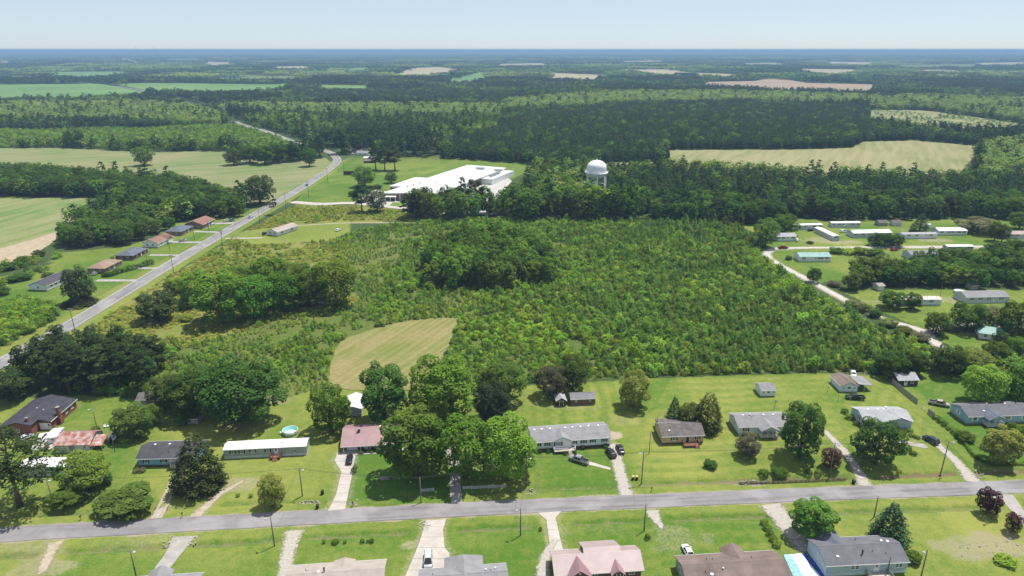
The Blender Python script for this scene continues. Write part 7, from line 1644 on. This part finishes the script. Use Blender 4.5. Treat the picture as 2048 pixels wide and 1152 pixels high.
def pool():
    x, y = G(581, 866); t = thing('swimming_pool', 'round above-ground pool with aqua liner', 'pool', (x, y, 0)); R = 15 / scale_at(x, y, 1)
    MB().lathe([(R, 0), (R, 1.2), (R - .06, 1.2), (R - .06, .02)], 40).build('pool_wall', mat('pool_wall_white', (.60, .66, .66), (.50, .56, .57), 1, .6), t)
    MB().lathe([(R - .07, .05), (R - .065, 1.15), (R - .10, 1.15), (R - .11, .08), (.01, .08)], 40).build('liner', mat('aqua_liner', (.16, .44, .44), (.22, .52, .50), 1, .5), t)
    MB().lathe([(R - .12, .1), (R - .12, .12), (.01, .12)], 40).build('pool_floor', mat('pale_pool_floor', (.45, .58, .54), (.55, .66, .6), .8, .4), t)
    rim = [((R - .02) * math.cos(k * math.pi / 24), (R - .02) * math.sin(k * math.pi / 24), 1.22) for k in range(49)]; MB().tube(rim, .07, 6).build('rim', BM['trim'], t)
    for k in range(14): a = k * 2 * math.pi / 14; MB().box(-.05, .05, -.05, .05, 0, 1.2).xf(Matrix.Translation(((R + .05) * math.cos(a), (R + .05) * math.sin(a), 0))).build('upright', BM['trim'], t)
    MB().tube([(-R * .55 - .5, -R * .8 - .6, 0), (-R * .55, -R * .8, 1.6)], .04, 6).tube([(-R * .55 - .05, -R * .8 - .9, 0), (-R * .55 + .45, -R * .8 - .3, 1.6)], .04, 6).build('ladder', blackpl, t); MB().lathe([(.3, 0), (.3, .7), (.1, .8)], 12, -R - .5, -.6).build('filter_pump', BM['trim'], t)
pool()
def picket(u0, v0, u1, v1, label, h=1.0):
    a, b = G(u0, v0), G(u1, v1); L = math.hypot(b[0] - a[0], b[1] - a[1]); t = thing('picket_fence', label, 'fence', (a[0], a[1], 0), math.atan2(b[1] - a[1], b[0] - a[0])); fm = mat('old_white_paint', (.55, .56, .57), (.40, .41, .42), 2, .8)
    n = int(L / 2.4) + 1
    for k in range(n + 1): MB().box(L * k / n - .06, L * k / n + .06, -.06, .06, -.2, h + .1).build('post', fm, t)
    MB().box(0, L, -.03, .0, .25, .33).box(0, L, -.03, .0, h - .25, h - .17).build('rail', fm, t)
    p = MB(); x = .1
    while x < L - .1: p.box(x, x + .09, -.06, -.035, .08, h); x += .15
    p.build('picket', fm, t)['kind'] = 'stuff'
picket(843, 984, 868, 982, 'short low picket fence left of the asphalt drive'); picket(926, 979, 1012, 975, 'long low picket fence right of the asphalt drive')
def boards(pts, label, h=1.85, m='greywood'):
    g = GP(pts); t = thing('board_fence', label, 'fence', (g[0][0], g[0][1], 0)); o = g[0]
    for a, b in zip(g[:-1], g[1:]):
        d = Vector((b[0] - a[0], b[1] - a[1])); L = d.length; rz = math.atan2(d.y, d.x); M = Matrix.Translation((a[0] - o[0], a[1] - o[1], 0)) @ Matrix.Rotation(rz, 4, 'Z'); n = max(1, int(L / 2.4))
        for k in range(n + 1): MB().box(L * k / n - .06, L * k / n + .06, .03, .15, -.2, h + .06).xf(M).build('post', BM[m], t)
        MB().box(0, L, .02, .07, .4, .5).box(0, L, .02, .07, h - .5, h - .4).xf(M).build('rail', BM[m], t)
        p = MB(); x = 0; k = 0
        while x < L - .1: p.box(x, x + .135, -.015 - .004 * (k % 2), .018, .05, h - .03 * ((k * 7) % 5) / 4); x += .15; k += 1
        p.xf(M).build('board', BM[m], t)['kind'] = 'stuff'
boards([(1783, 766), (1806, 786), (1833, 808)], 'tall grey board fence running up to the dark brown shed'); boards([(1855, 827), (1867, 836)], 'short grey board fence panel by the hedge'); boards([(2006, 716), (2030, 734), (2048, 752)], 'board fence at the right edge behind the lime tree')
def chainlink(u0, v0, u1, v1, label):
    a, b = G(u0, v0), G(u1, v1); L = math.hypot(b[0] - a[0], b[1] - a[1]); t = thing('wire_fence', label, 'fence', (a[0], a[1], 0), math.atan2(b[1] - a[1], b[0] - a[0])); n = max(1, int(L / 2.6))
    for k in range(n + 1): MB().tube([(L * k / n, 0, -.2), (L * k / n, 0, 1.3)], .045, 6).build('post', BM['greywood'], t)
    p = MB()
    for z in (.3, .6, .9, 1.2): p.tube([(0, 0, z), (L, 0, z)], .015, 4)
    p.build('wire', BM['galv'], t)
chainlink(1834, 809, 1855, 826, 'thin wire fence between the two board fences')
def trampoline():
    x, y = G(1918, 585); t = thing('trampoline', 'dark round trampoline behind the grey double-wide', 'trampoline', (x, y, 0)); R = 10 / scale_at(x, y, 1)
    MB().lathe([(.01, .88), (R - .3, .9), (R - .3, .92), (.01, .9)], 28).build('mat', blackpl, t); MB().lathe([(R - .3, .9), (R, .9), (R, .98), (R - .3, .98)], 28).build('pad', BM['greyside'], t)
    for k in range(6): a = k * math.pi / 3; MB().tube([((R - .1) * math.cos(a), (R - .1) * math.sin(a), 0), ((R - .1) * math.cos(a), (R - .1) * math.sin(a), .9)], .05, 6).build('leg', BM['galv'], t)
trampoline()
def tarp():
    px = [(1567, 1110), (1612, 1107), (1668, 1165), (1592, 1165)]; g = GP(px); o = g[0]; t = thing('tarp', 'striped blue and white tarp spread on the grass beside the charcoal-roofed home', 'tarp', (o[0], o[1], 0))
    A, B, C, D_ = [Vector((p[0] - o[0], p[1] - o[1])) for p in g]
    for s0, s1, m, nm in ((0, .30, mat('pale_blue_tarp', (.10, .30, .62), (.36, .56, .78), 2.2, .5, contrast=(.4, .6)), 'blue_panel'), (.30, .78, mat('white_tarp', (.76, .78, .80), (.66, .69, .72), .8, .5), 'white_panel'), (.78, 1.0, mat('deep_blue_tarp', (.02, .05, .30), (.03, .09, .42), 1.5, .5), 'dark_blue_panel')):
        mb = MB(); n = 26; rows = []
        for j in range(n + 1):
            r = []
            for i in range(7):
                s = s0 + (s1 - s0) * i / 6; tt = j / n; p = A.lerp(B, s).lerp(D_.lerp(C, s), tt); z = .10 + .05 * math.sin(p.x * 3.1 + p.y * 1.7) * math.sin(p.y * 4.3 - p.x); r.append(len(mb.v)); mb.v.append((p.x, p.y, z))
            rows.append(r)
        for j in range(n):
            for i in range(6): mb.f.append([rows[j][i], rows[j][i + 1], rows[j + 1][i + 1], rows[j + 1][i]]); mb.sm.append(True)
        flat_up(mb.build(nm, m, t))
tarp()
def clothes_post(u, v, label):
    x, y = G(u, v); t = thing('clothesline_post', label, 'post', (x, y, 0)); MB().tube([(0, 0, -.2), (0, 0, 2.1)], .07, 6).build('post', polewood, t); MB().box(-.55, .55, -.05, .05, 1.95, 2.05).build('crossbar', polewood, t)
clothes_post(1655, 784, 'T-shaped clothesline post left of the workshop'); clothes_post(1676, 802, 'T-shaped clothesline post left of the black pickup')
def hoop():
    x, y = G(1549, 817); t = thing('basketball_hoop', 'basketball hoop on a dirt spot below the white shed', 'basketball hoop', (x, y, 0)); MB().tube([(0, 0, -.1), (0, 0, 2.9)], .06, 8).build('pole', blackpl, t); b = MB().box(-.5, .5, -.35, -.3, 2.5, 3.2).build('backboard', BM['greyside'], t); MB().tube([(.22 * math.cos(k * .524), -.6 + .22 * math.sin(k * .524), 2.65) for k in range(13)], .02, 5).build('rim', taill, b)
hoop()
def log_pile():
    x, y = G(770, 958); t = thing('log_pile', 'pale old logs lying on the lawn beside the big twiggy tree', 'logs', (x, y, 0), .15); rnd = random.Random(4)
    for k in range(7):
        z = .16 if k < 4 else .42; yy = (k % 4) * .34 - .5 + (.17 if k > 3 else 0); l = rnd.uniform(1.1, 1.7)
        MB().tube([(-l, yy, z), (l, yy + rnd.uniform(-.1, .1), z + .02)], [rnd.uniform(.14, .18), rnd.uniform(.12, .16)], 8).build('log', BM['greywood'], t)
log_pile()
def picnic(u, v, label):
    x, y = G(u, v); t = thing('picnic_table', label, 'table', (x, y, 0), .2); MB().box(-.9, .9, -.38, .38, .70, .76).build('tabletop', BM['darkwood'], t)
    for s in (-1, 1): MB().box(-.9, .9, s * .85 - .14, s * .85 + .14, .42, .47).build('bench', BM['darkwood'], t); MB().box(s * .6 - .05, s * .6 + .05, -.8, .8, .35, .42).box(s * .6 - .05, s * .6 + .05, -.3, -.2, 0, .7).box(s * .6 - .05, s * .6 + .05, .2, .3, 0, .7).build('trestle', BM['darkwood'], t)
picnic(817, 806, 'dark picnic table on the grass before the big bright tree')
def chair(u, v, label, rz):
    x, y = G(u, v); t = thing('lawn_chair', label, 'chair', (x, y, 0), rz); MB().box(-.28, .28, -.28, .28, .38, .43).build('seat', BM['trim'], t); MB().quadbox([(-.28, .25, .43), (.28, .25, .43), (.28, .3, .43), (-.28, .3, .43), (-.28, .42, .95), (.28, .42, .95), (.28, .47, .95), (-.28, .47, .95)]).build('backrest', BM['trim'], t)
    for a in (-.24, .24):
        for b in (-.24, .24): MB().box(a - .03, a + .03, b - .03, b + .03, 0, .38).build('leg', BM['trim'], t)
chair(210, 855, 'left white lawn chair behind the rusty barn', .5); chair(216, 854, 'right white lawn chair behind the rusty barn', -.4)
def sign_wall():
    a, b = G(687, 350), G(709, 350); t = thing('brick_sign', 'dark brick sign wall on the lawn near the highway curve', 'sign', (a[0], a[1], 0), 0); L = b[0] - a[0]; MB().box(0, L, 0, .8, -.1, 3.6).build('sign_wall', BM['dbrick'], t); MB().box(-.2, L + .2, -.15, .95, 3.6, 3.9).build('coping', BM['tbrick'], t); MB().box(.8, L - .8, -.12, -.02, .9, 2.9).build('sign_panel', BM['darkwood'], t)
sign_wall()
def tank(u, v, label):
    x, y = G(u, v); t = thing('camper_trailer', label, 'camper', (x, y, 0), 0); MB().prism([(-2.6, .6), (2.4, .6), (2.7, 1.4), (2.2, 2.7), (-2.3, 2.7), (-2.7, 1.6)], -1.1, 1.1, 'y').build('body', BM['trim'], t)
    MB().box(-1.6, -.4, -1.13, -1.09, 1.5, 2.2).build('window', BM['glass'], t)
    for s in (-1, 1): MB().tube([(0, s * .95, .35), (0, s * 1.12, .35)], .35, 12).build('wheel', tyre, t)
    MB().box(2.4, 3.8, -.06, .06, .5, .6).build('tow_bar', BM['galv'], t)
tank(1853, 456, 'white camper trailer at the wood edge behind the lane')
def dish(u, v, label):
    x, y = G(u, v); t = thing('satellite_dish', label, 'satellite dish', (x, y, 0), 2.5); MB().tube([(0, 0, -.1), (0, 0, 1.0)], .05, 6).build('mast', BM['galv'], t); MB().lathe([(.05, 0), (.6, .12), (.95, .34), (.9, .36), (.1, .05)], 20).xf(Matrix.Translation((0, 0, 1.05)) @ Matrix.Rotation(.6, 4, 'X')).build('reflector', BM['trim'], t)
dish(166, 993, 'white satellite dish standing beside the rounded green shrub')
# rubble at culvert mouths: too many stones to count
rubm = mat('pale_stones', (.24, .22, .18), (.38, .36, .32), 3, .9)
def rubble(u, v, rx, ry, n, label, seed):
    x, y = G(u, v); rnd = random.Random(seed); mb = MB()
    for k in range(n):
        a, r = rnd.uniform(0, 6.28), math.sqrt(rnd.random()); px, py, s = r * rx * math.cos(a), r * ry * math.sin(a), rnd.uniform(.07, .2)
        c = [(px + s * rnd.uniform(.7, 1.2) * i, py + s * rnd.uniform(.7, 1.2) * j, z) for z in (-.3, s * rnd.uniform(.5, 1)) for i, j in ((-1, -1), (1, -1), (1, 1), (-1, 1))]; mb.quadbox(c)
    o = mb.build('rubble', rubm); o.location = (x, y, 0); tag(o, label, 'rubble', kind='stuff')
rubble(338, 1084, 1.5, 2.2, 40, 'pale rubble left of the worn pavement drive mouth', 1); rubble(386, 1080, 1.3, 2.2, 36, 'pale rubble right of the worn pavement drive mouth', 2); rubble(620, 1005, 3.5, 1.0, 40, 'pale stones in the ditch left of the concrete drive', 3); rubble(848, 1051, 1.6, 1.8, 40, 'pale stones at the wide concrete drive mouth', 4); rubble(1060, 985, 1.4, 2.0, 26, 'stones at the ditch end below the twin pole', 5); rubble(1505, 966, 4, 1.3, 50, 'scattered stones at the start of the brown ditch', 6); rubble(1985, 1100, 10, 4, 34, 'scattered pale debris on the bare sandy lot', 7); rubble(710, 1005, 1.5, 1.5, 26, 'stones in the ditch right of the concrete drive', 8); rubble(1955, 950, 2, 2.5, 30, 'stones beside the right gravel drive mouth', 9); rubble(1720, 748, 3, 1.2, 24, 'junk heap at the wood edge left of the small white car', 10)
# walkways
sheet('walkway', GP([(1137, 912), (1150, 910), (1172, 921), (1222, 936), (1220, 940), (1168, 927), (1140, 920)]), .05, concrete); sheet('walkway', GP([(1788, 878), (1810, 882), (1848, 888), (1856, 896), (1850, 897), (1806, 888), (1786, 882)]), .05, worn)
sheet('patio', GP([(60, 900), (74, 874), (104, 872), (120, 890), (98, 900)]), .05, concrete)
# ================================================================== air
def build_haze():
    mb = MB().box(-75000, 75000, -300, 75000, -2.0, HCAM + 2.5)
    m = bpy.data.materials.new('hazy_air'); t, o = nodes_of(m)
    v = t.nodes.new('ShaderNodeVolumePrincipled')
    v.inputs['Color'].default_value = (.33, .52, .78, 1); v.inputs['Density'].default_value = 1.35e-4; v.inputs['Anisotropy'].default_value = 0.0
    t.links.new(v.outputs[0], o.inputs['Volume'])
    h = mb.build('haze', m); tag(h, 'pale blue haze lying over the far country', 'haze', kind='stuff')
build_haze()
